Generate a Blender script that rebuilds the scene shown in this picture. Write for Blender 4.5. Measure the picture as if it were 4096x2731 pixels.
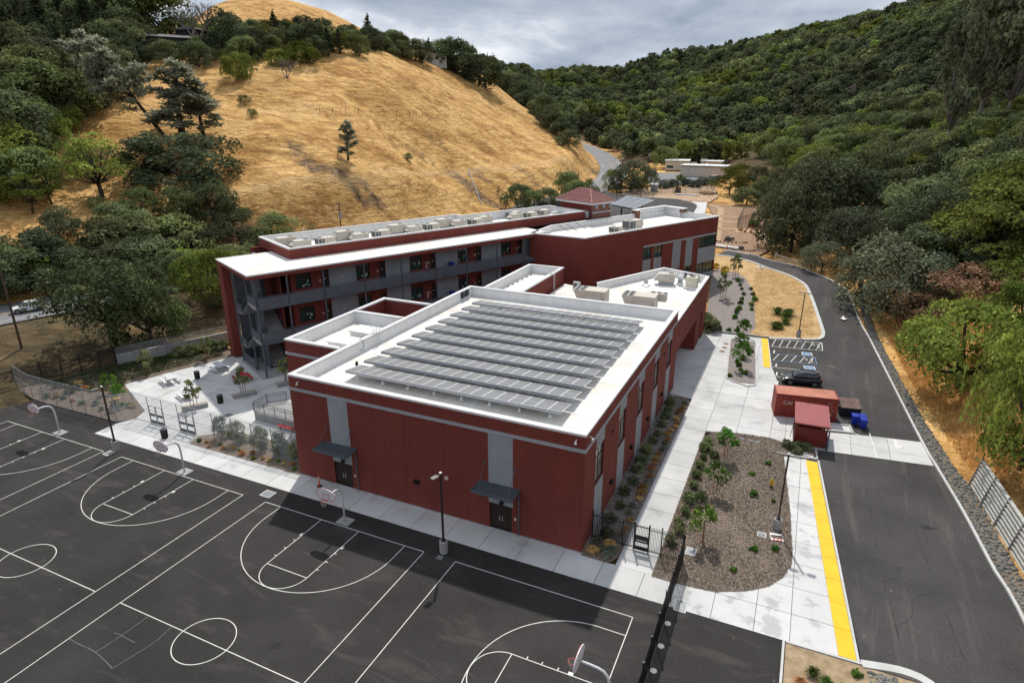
import bpy, bmesh, math, random
import numpy as np
from mathutils import Vector, Matrix
R = math.radians
random.seed(7); RNG = np.random.default_rng(11)
SC = bpy.context.scene; C = SC.collection
for o in list(bpy.data.objects): bpy.data.objects.remove(o)

# ------------------------------------------------------------------ camera
cam = bpy.data.cameras.new('camera'); camo = bpy.data.objects.new('camera', cam); C.objects.link(camo)
cam.sensor_width = 36; cam.lens = 2550.2 / 4096 * 36; cam.clip_end = 12000; cam.clip_start = .5
CAM = Vector((37.742, -32.802, 30.263))
camo.matrix_world = Matrix.Translation(CAM) @ Matrix.Rotation(R(24.733), 4, 'Z') @ Matrix.Rotation(R(90 - 19.506), 4, 'X') @ Matrix.Rotation(-.0021, 4, 'Z')
SC.camera = camo
# ------------------------------------------------------------------ sky, sun, exposure
SUN = Vector((-.30, .70, 1)).normalized()          # towards the sun
w = bpy.data.worlds.new('World'); SC.world = w; w.use_nodes = True
nt = w.node_tree; nt.nodes.clear(); N = nt.nodes.new; LK = nt.links.new
out = N('ShaderNodeOutputWorld'); mixs = N('ShaderNodeMixShader'); b1 = N('ShaderNodeBackground'); b2 = N('ShaderNodeBackground')
sky = N('ShaderNodeTexSky'); sky.sky_type = 'NISHITA'; sky.sun_disc = False
sky.sun_elevation = math.asin(SUN.z); sky.sun_rotation = math.atan2(SUN.x, SUN.y); sky.altitude = 100
LK(sky.outputs[0], b1.inputs[0]); b1.inputs[1].default_value = .09
tc = N('ShaderNodeTexCoord'); sep = N('ShaderNodeSeparateXYZ'); LK(tc.outputs['Generated'], sep.inputs[0])
# project the view direction onto a cloud layer overhead (x/(z+k), y/(z+k))
ad = N('ShaderNodeMath'); ad.operation = 'ADD'; LK(sep.outputs[2], ad.inputs[0]); ad.inputs[1].default_value = .34
mx = N('ShaderNodeMath'); mx.operation = 'MAXIMUM'; LK(ad.outputs[0], mx.inputs[0]); mx.inputs[1].default_value = .05
dv = N('ShaderNodeVectorMath'); dv.operation = 'DIVIDE'; cb = N('ShaderNodeCombineXYZ')
for i in range(3): LK(mx.outputs[0], cb.inputs[i])
LK(tc.outputs['Generated'], dv.inputs[0]); LK(cb.outputs[0], dv.inputs[1])
def wnoise(scale, detail, rough, off, dist=0):
    m = N('ShaderNodeMapping'); m.inputs['Location'].default_value = off; LK(dv.outputs[0], m.inputs[0])
    n = N('ShaderNodeTexNoise'); n.inputs['Scale'].default_value = scale; n.inputs['Detail'].default_value = detail
    n.inputs['Roughness'].default_value = rough; n.inputs['Distortion'].default_value = dist; LK(m.outputs[0], n.inputs[0]); return n
n1 = wnoise(1.0, 6, .55, (10.1, 16.7, 0), .4); n2 = wnoise(3.4, 5, .6, (4.4, 14.2, 0), .3)
mm = N('ShaderNodeMix'); mm.data_type = 'FLOAT'; mm.inputs[0].default_value = .22; LK(n1.outputs[0], mm.inputs[2]); LK(n2.outputs[0], mm.inputs[3])
cr = N('ShaderNodeValToRGB'); LK(mm.outputs[0], cr.inputs[0])
e = cr.color_ramp; e.elements[0].position = .38; e.elements[0].color = (.27, .33, .42, 1); e.elements[1].position = .62; e.elements[1].color = (1.0, 1.0, 1.0, 1)
k = e.elements.new(.48); k.color = (.45, .50, .58, 1); k = e.elements.new(.55); k.color = (.74, .77, .82, 1)
LK(cr.outputs[0], b2.inputs[0]); b2.inputs[1].default_value = .97
cm = N('ShaderNodeMapRange'); LK(n2.outputs[0], cm.inputs[0]); cm.inputs[1].default_value = .3; cm.inputs[2].default_value = .42; cm.inputs[3].default_value = .8; cm.inputs[4].default_value = 1
LK(cm.outputs[0], mixs.inputs[0]); LK(b1.outputs[0], mixs.inputs[1]); LK(b2.outputs[0], mixs.inputs[2]); LK(mixs.outputs[0], out.inputs[0])
sl = bpy.data.lights.new('sun', 'SUN'); sl.energy = 3.1; sl.angle = R(1.2); sl.color = (1, .95, .87)
so = bpy.data.objects.new('sun', sl); C.objects.link(so); so.rotation_euler = SUN.to_track_quat('Z', 'Y').to_euler(); so.location = (0, 0, 80)
vs = SC.view_settings; vs.view_transform = 'Standard'; vs.look = 'None'; vs.gamma = 1; vs.exposure = .3; vs.use_curve_mapping = False

cy = SC.cycles; cy.max_bounces = 5; cy.diffuse_bounces = 3; cy.glossy_bounces = 2; cy.transmission_bounces = 3; cy.transparent_max_bounces = 10; cy.caustics_reflective = False; cy.caustics_refractive = False
# ------------------------------------------------------------------ materials
MATS = {}
def M(name, col, rough=.8, var=.12, scale=1., bump=0., metal=0., col2=None, det=5, bscale=None, spec=.35, rnd=0., stops=None, stretch=None, obj=False):
    """procedural: two-octave noise between two tones, optional bump, optional per-object tint"""
    if name in MATS: return MATS[name]
    m = bpy.data.materials.new(name); m.use_nodes = True; t = m.node_tree; n = t.nodes; b = n['Principled BSDF']; L = t.links.new
    b.inputs['Roughness'].default_value = rough; b.inputs['Metallic'].default_value = metal; b.inputs['Specular IOR Level'].default_value = spec
    if obj: src = n.new('ShaderNodeTexCoord').outputs['Object']
    else: src = n.new('ShaderNodeNewGeometry').outputs['Position']
    if stretch:
        mp = n.new('ShaderNodeMapping'); mp.inputs['Scale'].default_value = stretch; L(src, mp.inputs[0]); src = mp.outputs[0]
    nz = n.new('ShaderNodeTexNoise'); nz.inputs['Scale'].default_value = scale; nz.inputs['Detail'].default_value = det; nz.inputs['Roughness'].default_value = .6
    L(src, nz.inputs[0])
    rp = n.new('ShaderNodeValToRGB'); L(nz.outputs[0], rp.inputs[0])
    c = np.array(col[:3]); d = np.array(col2[:3]) if col2 is not None else np.clip(c * (1 + var), 0, 1); a = c if col2 is not None else c * (1 - var)
    el = rp.color_ramp.elements
    el[0].position = .32; el[1].position = .68; el[0].color = (*a, 1); el[1].color = (*d, 1)
    if stops:
        for p_, c_ in stops: q = el.new(p_); q.color = (*c_, 1)
    colout = rp.outputs[0]
    if rnd:
        oi = n.new('ShaderNodeObjectInfo'); mr = n.new('ShaderNodeMapRange'); L(oi.outputs['Random'], mr.inputs[0]); mr.inputs[3].default_value = 1 - rnd; mr.inputs[4].default_value = 1 + rnd
        hv = n.new('ShaderNodeHueSaturation'); L(mr.outputs[0], hv.inputs['Value']); L(colout, hv.inputs['Color']); colout = hv.outputs[0]
    L(colout, b.inputs['Base Color'])
    if bump:
        n2 = n.new('ShaderNodeTexNoise'); n2.inputs['Scale'].default_value = bscale or scale * 8; n2.inputs['Detail'].default_value = 4; L(src, n2.inputs[0])
        bp = n.new('ShaderNodeBump'); bp.inputs['Strength'].default_value = bump; bp.inputs['Distance'].default_value = .1; L(n2.outputs[0], bp.inputs['Height']); L(bp.outputs[0], b.inputs['Normal'])
    MATS[name] = m; return m

def weather(m, amt=.16):
    t = m.node_tree; n = t.nodes; b = n['Principled BSDF']; L = t.links.new; src = b.inputs['Base Color'].links[0].from_socket
    mp = n.new('ShaderNodeMapping'); mp.inputs['Scale'].default_value = (1.4, 1.4, .09); L(n.new('ShaderNodeNewGeometry').outputs['Position'], mp.inputs[0]); q = n.new('ShaderNodeTexNoise'); q.inputs['Scale'].default_value = 1.; q.inputs['Detail'].default_value = 5; L(mp.outputs[0], q.inputs[0])
    r = n.new('ShaderNodeValToRGB'); L(q.outputs[0], r.inputs[0]); e = r.color_ramp.elements; e[0].position = .38; e[1].position = .62; e[0].color = (1 - amt,) * 3 + (1,); e[1].color = (1 + amt * .5,) * 3 + (1,)
    x = n.new('ShaderNodeMix'); x.data_type = 'RGBA'; x.blend_type = 'MULTIPLY'; x.inputs[0].default_value = 1; L(src, x.inputs[6]); L(r.outputs[0], x.inputs[7]); L(x.outputs[2], b.inputs['Base Color'])
# ------------------------------------------------------------------ mesh builder
class MB:
    def __init__(s): s.v = []; s.f = []
    def add(s, vs, fs):
        k = len(s.v); s.v += [tuple(q) for q in vs]; s.f += [tuple(i + k for i in q) for q in fs]; return s
    def box(s, x0, x1, y0, y1, z0, z1):
        return s.add([(x0, y0, z0), (x1, y0, z0), (x1, y1, z0), (x0, y1, z0), (x0, y0, z1), (x1, y0, z1), (x1, y1, z1), (x0, y1, z1)],
                     [(3, 2, 1, 0), (4, 5, 6, 7), (0, 1, 5, 4), (1, 2, 6, 5), (2, 3, 7, 6), (3, 0, 4, 7)])
    def bar(s, p, q, a, b=None, up=(0, 0, 1)):
        """square bar from p to q, section a x b"""
        b = b or a; p = Vector(p); q = Vector(q); d = (q - p).normalized(); up = Vector(up)
        if abs(d.dot(up)) > .98: up = Vector((1, 0, 0))
        x = d.cross(up).normalized(); y = x.cross(d)
        cs = [x * i * a / 2 + y * j * b / 2 for i, j in ((-1, -1), (1, -1), (1, 1), (-1, 1))]
        return s.add([p + c for c in cs] + [q + c for c in cs], [(0, 1, 2, 3), (7, 6, 5, 4), (0, 4, 5, 1), (1, 5, 6, 2), (2, 6, 7, 3), (3, 7, 4, 0)])
    def tube(s, pts, rad, n=8, cap=True):
        pts = [Vector(p) for p in pts]; k = len(s.v)
        if not isinstance(rad, (list, tuple)): rad = [rad] * len(pts)
        X = None
        for i, p in enumerate(pts):
            d = (pts[min(i + 1, len(pts) - 1)] - pts[max(i - 1, 0)]).normalized()
            if X is None:
                X = d.cross(Vector((0, 0, 1))) if abs(d.z) < .95 else d.cross(Vector((1, 0, 0)))
            X = (X - d * X.dot(d)).normalized(); Y = d.cross(X)
            for j in range(n):
                a = 2 * math.pi * j / n; s.v.append(tuple(p + X * math.cos(a) * rad[i] + Y * math.sin(a) * rad[i]))
        for i in range(len(pts) - 1):
            for j in range(n):
                a = k + i * n + j; b = k + i * n + (j + 1) % n; s.f.append((a, b, b + n, a + n))
        if cap:
            s.f.append(tuple(k + j for j in range(n))[::-1]); s.f.append(tuple(k + (len(pts) - 1) * n + j for j in range(n)))
        return s
    def cyl(s, x, y, z0, z1, r0, r1=None, n=12): return s.tube([(x, y, z0), (x, y, z1)], [r0, r0 if r1 is None else r1], n)
    def prism(s, pts, z0, z1):
        n = len(pts); k = len(s.v)
        zz0 = z0 if callable(z0) else (lambda x, y: z0); zz1 = z1 if callable(z1) else (lambda x, y: z1)
        s.v += [(p[0], p[1], zz0(*p[:2])) for p in pts] + [(p[0], p[1], zz1(*p[:2])) for p in pts]
        s.f.append(tuple(range(k, k + n))[::-1]); s.f.append(tuple(range(k + n, k + 2 * n)))
        s.f += [(k + i, k + (i + 1) % n, k + n + (i + 1) % n, k + n + i) for i in range(n)]
        return s
    def quad(s, *p): return s.add(p, [tuple(range(len(p)))])
    def mesh(s, name, mat=None, smooth=False):
        me = bpy.data.meshes.new(name); me.from_pydata(s.v, [], s.f); me.update()
        if mat: me.materials.append(mat)
        if smooth: me.polygons.foreach_set('use_smooth', [True] * len(me.polygons))
        return me
    def build(s, name, mat, parent=None, smooth=False, loc=None, rz=0):
        return mk(name, s.mesh(name, mat, smooth), parent, loc, rz)
def mk(name, me, parent=None, loc=None, rz=0, label=None):
    o = bpy.data.objects.new(name, me); C.objects.link(o); o.parent = parent
    if loc is not None: o.location = loc
    if rz: o.rotation_euler.z = rz
    if label: o['label'] = label
    return o
def B(name, mat, parent, *box, bevel=0):
    o = MB().box(*box).build(name, mat, parent)
    if bevel:
        md = o.modifiers.new('bevel', 'BEVEL'); md.width = bevel; md.segments = 2
    return o
def tag(o, label, cat, group=None):
    o['label'] = label; o['category'] = cat
    if group: o['group'] = group
    return o
def thing(name, label, cat, loc=(0, 0, 0), rz=0, group=None):
    o = bpy.data.objects.new(name, None); C.objects.link(o); o.location = loc; o.rotation_euler.z = rz; o.empty_display_size = .3
    return tag(o, label, cat, group)
def copy_tree(o, parent=None):
    c = o.copy(); C.objects.link(c); c.parent = parent
    for ch in o.children: copy_tree(ch, c)
    return c
def dup(o, loc, rz=None, label=None, group=None, scale=None):
    c = copy_tree(o); c.location = loc
    if rz is not None: c.rotation_euler.z = rz
    if label: c['label'] = label
    if group: c['group'] = group
    if scale: c.scale = (scale,) * 3
    return c
def struct(o): o['kind'] = 'structure'; return o
def stuff(o): o['kind'] = 'stuff'; return o
# ------------------------------------------------------------------ palette
red = M('red_stucco', (.180, .041, .031), .9, .09, .35, .2, bscale=28)
red2 = M('red_stucco_wing', (.186, .041, .031), .9, .09, .35, .2, bscale=28)
grey = M('grey_stucco', (.30, .32, .35), .9, .06, .5, .2, bscale=28)
trim = M('grey_trim', (.33, .35, .38), .7, .05, .6)
dgrey = M('dark_grey_paint', (.10, .115, .135), .5, .08, 1.)
steel = M('charcoal_steel', (.085, .10, .12), .45, .1, 1.)
white = M('white_coating', (.78, .78, .78), .75, .04, .25, det=8)
roofm = M('white_roof_membrane', (.62, .585, .53), .8, scale=.22, det=7, col2=(.80, .785, .76), stops=[(.5, (.72, .70, .66))])
cap = M('light_coping', (.60, .60, .61), .6, .04, .5)
brick_m = M('brick', (.16, .055, .035), .9, .5, 3., .2, rnd=.35)
mortar = M('mortar', (.20, .13, .10), .95, .15, 3.)
tile_m = M('clay_roof_tile', (.34, .13, .115), .7, .4, 2.5, col2=(.50, .26, .235))
conc = M('concrete', (.40, .40, .40), .85, scale=.35, det=7, col2=(.60, .595, .59), bump=.08, bscale=30, rnd=.07, stops=[(.42, (.52, .52, .515)), (.55, (.565, .563, .557))])
conc2 = M('grey_concrete', (.33, .33, .33), .9, .12, .8, .15, bscale=20)
joint = M('slab_joint', (.13, .13, .13), .95)
concw = M('damp_concrete', (.40, .40, .405), .8, scale=.55, det=6, col2=(.62, .615, .61), bump=.08, bscale=30, rnd=.05, stops=[(.41, (.44, .44, .445)), (.45, (.56, .56, .555))])
kerb_m = M('kerb_concrete', (.52, .52, .51), .85, .12, .6)
def asphalt(name, dk, lt, dust, st):
    """worn asphalt: broad tone drift, dragged dust streaks, dark oil spots, fine aggregate"""
    m = bpy.data.materials.new(name); m.use_nodes = True; t = m.node_tree; n = t.nodes; L = t.links.new; b = n['Principled BSDF']; b.inputs['Roughness'].default_value = .88; b.inputs['Specular IOR Level'].default_value = .25
    pos = n.new('ShaderNodeNewGeometry').outputs['Position']
    def nz(s, d, stv=None, dist=0., rot=0.):
        src = pos
        if stv: mp = n.new('ShaderNodeMapping'); mp.inputs['Scale'].default_value = stv; mp.inputs['Rotation'].default_value = (0, 0, rot); L(pos, mp.inputs[0]); src = mp.outputs[0]
        q = n.new('ShaderNodeTexNoise'); q.inputs['Scale'].default_value = s; q.inputs['Detail'].default_value = d; q.inputs['Roughness'].default_value = .65; q.inputs['Distortion'].default_value = dist; L(src, q.inputs[0]); return q.outputs[0]
    def rm(src, a_, b_): q = n.new('ShaderNodeMapRange'); L(src, q.inputs[0]); q.inputs[1].default_value = a_; q.inputs[2].default_value = b_; return q.outputs[0]
    def mx(f, c1, c2):
        q = n.new('ShaderNodeMix'); q.data_type = 'RGBA'; L(f, q.inputs[0])
        for i, c in ((6, c1), (7, c2)):
            if isinstance(c, tuple): q.inputs[i].default_value = (*c, 1)
            else: L(c, q.inputs[i])
        return q.outputs[2]
    c = mx(rm(nz(.11, 5), .36, .64), dk, lt); c = mx(rm(nz(.5, 5, st, .7), .55, .78), c, dust); c = mx(rm(nz(.33, 4, None, .4), .66, .78), c, tuple(v * .62 for v in dk)); c = mx(rm(nz(1.7, 3, None, .5), .68, .76), c, tuple(v * 1.25 for v in dust))
    sp = n.new('ShaderNodeMix'); sp.data_type = 'RGBA'; sp.blend_type = 'MULTIPLY'; sp.inputs[0].default_value = 1.; L(c, sp.inputs[6]); g_ = n.new('ShaderNodeValToRGB'); L(nz(9., 3), g_.inputs[0]); g_.color_ramp.elements[0].position = .35; g_.color_ramp.elements[0].color = (.78, .78, .78, 1); g_.color_ramp.elements[1].position = .65; g_.color_ramp.elements[1].color = (1.18, 1.18, 1.18, 1); L(g_.outputs[0], sp.inputs[7]); L(sp.outputs[2], b.inputs['Base Color']); MATS[name] = m; return m
asph = asphalt('court_asphalt', (.024, .022, .0212), (.040, .0372, .036), (.070, .065, .0615), (.35, 1.3, 1)); asph2 = asphalt('road_asphalt', (.041, .0385, .038), (.068, .064, .063), (.105, .099, .095), (1.6, .16, 1))
roadm = M('old_road_asphalt', (.18, .18, .19), .85, .14, .3, .1, bscale=20)
line_m = M('white_line_paint', (.66, .65, .62), .7, .12, 1.5)
blue_p = M('blue_line_paint', (.10, .22, .42), .7, .2, 2.)
yel = M('yellow_tactile', (.78, .50, .02), .7, .08, .8, .3, bscale=22)
mulch = M('mulch', (.15, .112, .083), .95, scale=7., det=7, col2=(.30, .245, .20), bump=.5, bscale=14, stops=[(.5, (.22, .172, .138))])
mulchg = M('grey_mulch', (.17, .14, .125), .95, scale=7., det=7, col2=(.34, .30, .285), bump=.5, bscale=12, stops=[(.5, (.25, .215, .2))])
mulchd = M('damp_mulch', (.10, .075, .055), .95, scale=2.5, det=7, col2=(.22, .17, .13), bump=.5, bscale=10)
soil = M('brown_mulch', (.22, .13, .075), .95, scale=1.1, det=7, col2=(.37, .235, .145), bump=.5, bscale=6)
drygrass = M('dry_grass_lawn', (.36, .22, .095), .95, scale=.6, det=8, col2=(.58, .40, .20), bump=.6, bscale=7, stops=[(.5, (.49, .32, .145))])
dg = M('tan_decomposed_granite', (.42, .29, .18), .95, .12, 1.5, .2, bscale=15)
black = M('black_steel', (.012, .012, .013), .4, .1, 2.)
galv = M('galvanised_steel', (.35, .37, .39), .45, .1, 3., metal=.5)
glass = M('dark_glass', (.018, .030, .032), .06, .5, .35, spec=.9, det=3)
glassg = M('green_glass', (.022, .055, .048), .06, .5, .5, spec=.9, det=3)
doorm = M('dark_brown_door', (.028, .017, .014), .45, .15, 2.)
hv = M('hvac_beige', (.52, .48, .415), .6, .08, 1.5)
hvd = M('hvac_grille', (.10, .11, .12), .7, .2, 8.)
sheetw = M('white_enamel', (.75, .75, .75), .4, .05, 1.)
wood = M('weathered_wood', (.085, .055, .04), .9, .3, 6., stretch=(1, 1, .15))
stake = M('stake_wood', (.30, .16, .08), .9, .2, 4.)
bark = M('bark', (.065, .05, .04), .95, .4, 5., .5, stretch=(1, 1, .3))
barkg = M('grey_bark', (.17, .145, .13), .95, .3, 5., .4, stretch=(1, 1, .3))
blackp = M('black_plastic', (.012, .012, .013), .35, .2, 3.)
bluep = M('blue_plastic', (.012, .03, .33), .35, .12, 2.)
orange = M('orange_plastic', (.70, .09, .03), .5, .1, 2.)
silver = M('silver_handle', (.55, .55, .55), .3, .05, 2., metal=.8)
redp = M('red_powder_coat', (.42, .02, .03), .45, .1, 2.)
alu = M('aluminium', (.66, .67, .69), .45, .05, 2., metal=.1)

for m_ in (red, red2, grey, conc2, white): weather(m_, .06 if m_ is not conc2 else .12)
# ================================================================== terrain
KD = 4096 / 2352; FPX = 2550.2
CW = camo.matrix_world.to_3x3()
def ray(u, v):
    """direction through a point of the 2352-px-wide photograph"""
    d = CW @ Vector(((u * KD - 2048) / FPX, (1365.5 - v * KD) / FPX, -1)); return d
def G(u, v, z=0.):
    d = ray(u, v); t = (z - CAM.z) / d.z; return CAM + d * t
def AR(u, v, r):
    d = ray(u, v); return CAM + d * (r / math.hypot(d.x, d.y))
RYT = (0, 683, 1366, 2048)
def TD(c, r, x, y): return ((1024 * c + x / 2.2963) / KD, (RYT[r] + y / 2.2963) / KD)
def sm(a, b, x): t = np.clip((x - a) / (b - a), 0, 1); return t * t * (3 - 2 * t)
def site_z(x, y): return 2.0 * sm(62, 92, y) + .026 * np.maximum(0, y - 92)
SITE = np.array([(56, -90), (53.9, 15), (52.3, 40), (50.6, 66), (49.3, 85), (48, 97), (45.5, 105), (40, 114), (47, 122), (47, 150), (38, 190), (22, 225), (8, 262), (-6, 300), (-40, 300), (-44, 250), (-30, 200), (-30, 150), (-33, 110), (-38, 88), (-44, 60), (-42, 35), (-41, 16), (-45, 5), (-48, -90)], float)
def poly_sd(x, y, P):
    """signed distance to polygon, positive inside"""
    ins = np.zeros(x.shape, bool); dm = np.full(x.shape, 1e9)
    for i in range(len(P)):
        a = P[i - 1]; b = P[i]; e = b - a
        t = np.clip(((x - a[0]) * e[0] + (y - a[1]) * e[1]) / (e @ e), 0, 1)
        dm = np.minimum(dm, np.hypot(x - a[0] - t * e[0], y - a[1] - t * e[1]))
        c = ((a[1] > y) != (b[1] > y)) & (x < (b[0] - a[0]) * (y - a[1]) / (b[1] - a[1] + 1e-12) + a[0]); ins ^= c
    return np.where(ins, dm, -dm)
ROAD = np.array([(-125, -130, 0.), (-101, -66, .6), (-84, -17, 1.3), (-71.5, 18.2, 2), (-62.2, 44.1, 2.4), (-50, 78, 2.8), (-42, 110, 3.3), (-37, 160, 4.2), (-35.9, 211.6, 5), (-46, 260, 5.6), (-60.7, 305.4, 6.2), (-96.5, 394, 7.4), (-150, 480, 12), (-215, 560, 18), (-290, 670, 24)])
def resample(P, step):
    P = np.asarray(P, float); n = len(P); d = np.r_[0, np.cumsum(np.hypot(*np.diff(P[:, :2], axis=0).T))]
    t = np.linspace(0, d[-1], max(2, int(d[-1] / step) + 1))
    # Catmull-Rom through the points
    res = []
    for s in t:
        i = min(n - 2, max(0, np.searchsorted(d, s, 'right') - 1)); f = (s - d[i]) / max(1e-9, d[i + 1] - d[i])
        p0 = P[max(0, i - 1)]; p1 = P[i]; p2 = P[i + 1]; p3 = P[min(n - 1, i + 2)]
        res.append(.5 * (2 * p1 + (p2 - p0) * f + (2 * p0 - 5 * p1 + 4 * p2 - p3) * f * f + (3 * p1 - p0 - 3 * p2 + p3) * f ** 3))
    return np.array(res)
ROADS = resample(ROAD, 12)
def road_d(x, y):
    dm = np.full(x.shape, 1e9); z = np.zeros(x.shape)
    for i in range(len(ROADS) - 1):
        a = ROADS[i]; b = ROADS[i + 1]; e = (b - a)[:2]
        t = np.clip(((x - a[0]) * e[0] + (y - a[1]) * e[1]) / (e @ e), 0, 1)
        d = np.hypot(x - a[0] - t * e[0], y - a[1] - t * e[1]); k = d < dm
        dm = np.where(k, d, dm); z = np.where(k, a[2] + t * (b[2] - a[2]), z)
    return dm, z
CP = []
def cp(*p): CP.append(p)
for q in [(870, 133, 275), (760, 130, 262), (640, 135, 250), (500, 160, 240), (990, 150, 330), (1060, 150, 400), (1120, 177, 440), (1180, 235, 400), (1250, 290, 340), (1310, 345, 300),
          (800, 300, 188), (600, 420, 152), (600, 300, 187), (700, 380, 165), (1000, 300, 230), (1000, 420, 195), (1200, 350, 258), (900, 220, 232), (1100, 240, 320), (420, 300, 190), (330, 420, 165), (420, 500, 143),
          (200, 300, 195), (150, 480, 158), (60, 565, 138), (280, 520, 145), (250, 380, 172), (100, 140, 260), (300, 110, 275), (0, 240, 215), (0, 60, 330), (420, 80, 300), (640, 70, 360), (900, 105, 380), (1050, 120, 520),
          (560, 0, 800), (620, -4, 800), (680, 4, 830), (740, 22, 880), (800, 52, 960), (470, 12, 820), (860, 90, 1000), (950, 130, 1100), (1100, 150, 1300)]:
    cp(*AR(*q))
for q in [(1700, 110, 1000, 8), (1900, 82, 800, 9), (2050, 47, 650, 9), (2200, 17, 520, 10), (2352, -25, 430, 10), (1500, 132, 1300, 7), (1330, 158, 1800, 6), (1200, 168, 2400, 6), (1140, 175, 2700, 4),
          (1700, 200, 600, 9), (1500, 220, 900, 8), (1900, 260, 400, 10), (2200, 200, 290, 12), (1500, 300, 520, 10), (1700, 330, 345, 10), (1900, 400, 235, 10), (1350, 250, 1100, 7), (1250, 230, 1500, 7), (2050, 350, 235, 11), (2330, 330, 170, 11), (1800, 160, 620, 9), (1420, 300, 560, 8)]:
    p = AR(*q[:3]); cp(p.x, p.y, p.z - q[3])
for q in [(56, 0, 1.2), (57, 22, 2.6), (57, 34, 2.6), (55.5, 50, 2.2), (54, 66, 2.4), (53, 84, 3.5), (52, 97, 4), (62, 10, 5.5), (63, 25, 6), (62, 45, 6), (61, 62, 6.5), (60, 80, 7.5), (58, 100, 8), (56, 122, 8), (55, 150, 9), (48, 185, 10), (34, 225, 10), (24, 262, 12), (10, 300, 12),
          (75, 10, 13), (75, 45, 13), (73, 75, 14.5), (72, 105, 16), (95, 20, 24), (95, 60, 25), (92, 110, 27), (130, 30, 40), (130, 110, 45), (120, 180, 42), (180, 50, 60), (180, 200, 70), (260, 0, 80), (300, 200, 110), (80, -40, 12), (110, -60, 24), (300, -200, 80), (320, 420, 150), (360, 700, 170), (250, 1000, 165), (100, 1400, 170),
          (-50, -60, 1), (-55, -10, 1), (-52, 20, 1.6), (-50, 40, 1.8), (-95, -10, 6), (-105, -50, 8), (-140, -60, 18), (-120, 0, 16), (-180, 0, 36), (-260, 0, 60), (-300, 150, 75), (-420, 100, 85), (-260, 250, 66), (-330, 350, 70), (-450, 300, 85), (-240, 420, 60), (-300, 550, 58), (-420, 750, 70), (-600, 500, 100), (-700, 900, 90), (-600, 1500, 60), (-350, 1400, 45), (-500, 2300, 80), (-900, 2500, 110),
          (-200, -200, 20), (0, -200, -2), (150, -250, 20), (-500, -200, 90), (-1500, 500, 130), (-1500, 2000, 130), (600, 300, 190), (700, 1200, 200), (300, 2500, 200), (-200, 3500, 160), (-1200, 3600, 150), (800, -200, 160), (-1000, -200, 120),
          (-185, 440, 22), (-130, 400, 13), (-20, 330, 8), (-30, 400, 11), (-60, 450, 13), (-120, 520, 18)]:
    cp(*q)
CPA = np.array([tuple(c) for c in CP], float)
def phi(d): return np.sqrt(d * d + 144.)
_d = np.hypot(CPA[:, None, 0] - CPA[None, :, 0], CPA[:, None, 1] - CPA[None, :, 1]); _n = len(CPA)
_A = np.zeros((_n + 1, _n + 1)); _A[:_n, :_n] = phi(_d) - np.eye(_n) * 3.; _A[:_n, _n] = 1; _A[_n, :_n] = 1
_W = np.linalg.solve(_A, np.r_[CPA[:, 2], 0])
_P = RNG.permutation(512); _V = RNG.random(512)
def vnoise(x, y):
    xi = np.floor(x).astype(int); yi = np.floor(y).astype(int); fx = x - xi; fy = y - yi; fx = fx * fx * (3 - 2 * fx); fy = fy * fy * (3 - 2 * fy)
    hsh = lambda a, b: _V[_P[(_P[a & 511] + b) & 511]]
    a = hsh(xi, yi); b = hsh(xi + 1, yi); c = hsh(xi, yi + 1); d = hsh(xi + 1, yi + 1)
    return (a + (b - a) * fx) * (1 - fy) + (c + (d - c) * fx) * fy
def fbm(x, y, s, o=4):
    r = 0; a = .5
    for i in range(o): r = r + a * (vnoise(x / s + 17.3 * i, y / s - 9.1 * i) - .5); s *= .5; a *= .5
    return r
def H(x, y):
    x = np.asarray(x, float); y = np.asarray(y, float); sh = x.shape; x = x.ravel(); y = y.ravel()
    z = np.empty(x.shape)
    for i in range(0, len(x), 20000):
        s = slice(i, i + 20000); d = np.hypot(x[s, None] - CPA[None, :, 0], y[s, None] - CPA[None, :, 1]); z[s] = phi(d) @ _W[:_n] + _W[_n]
    # gullies running down the slope of the western hill (its fall line is roughly +x)
    hill = sm(-40, -70, x) * sm(20, 60, y)
    z = z + hill * (3.4 * fbm(x * .35, y, 16, 4) + 1.1 * fbm(x + 300, y, 7, 3)) + 3.0 * sm(60, 110, x) * fbm(x, y, 40, 3)
    rd, rz = road_d(x, y); k = sm(20, 6.6, rd); z = z * (1 - k) + rz * k
    s = sm(-7, 0, poly_sd(x, y, SITE)); z = z * (1 - s) + site_z(x, y) * s
    return z.reshape(sh)
def h1(x, y): return float(H(np.array([x]), np.array([y]))[0])
def RT(u, v, tmax=3500, lift=0.):
    """where the line of sight first meets the ground"""
    d = ray(u, v); d = d / math.hypot(d.x, d.y)
    t = np.r_[np.arange(30, 400, 1.), np.arange(400, tmax, 6.)]
    hh = H(CAM.x + d.x * t, CAM.y + d.y * t) + lift; zz = CAM.z + d.z * t
    i = np.argmax(zz < hh)
    if i == 0: return None
    a = zz[i - 1] - hh[i - 1]; b = hh[i] - zz[i]; tt = t[i - 1] + (t[i] - t[i - 1]) * a / max(1e-6, a + b)
    x = CAM.x + d.x * tt; y = CAM.y + d.y * tt
    return Vector((x, y, h1(x, y)))
def RTT(c, r, x, y): return RT(*TD(c, r, x, y))

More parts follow.
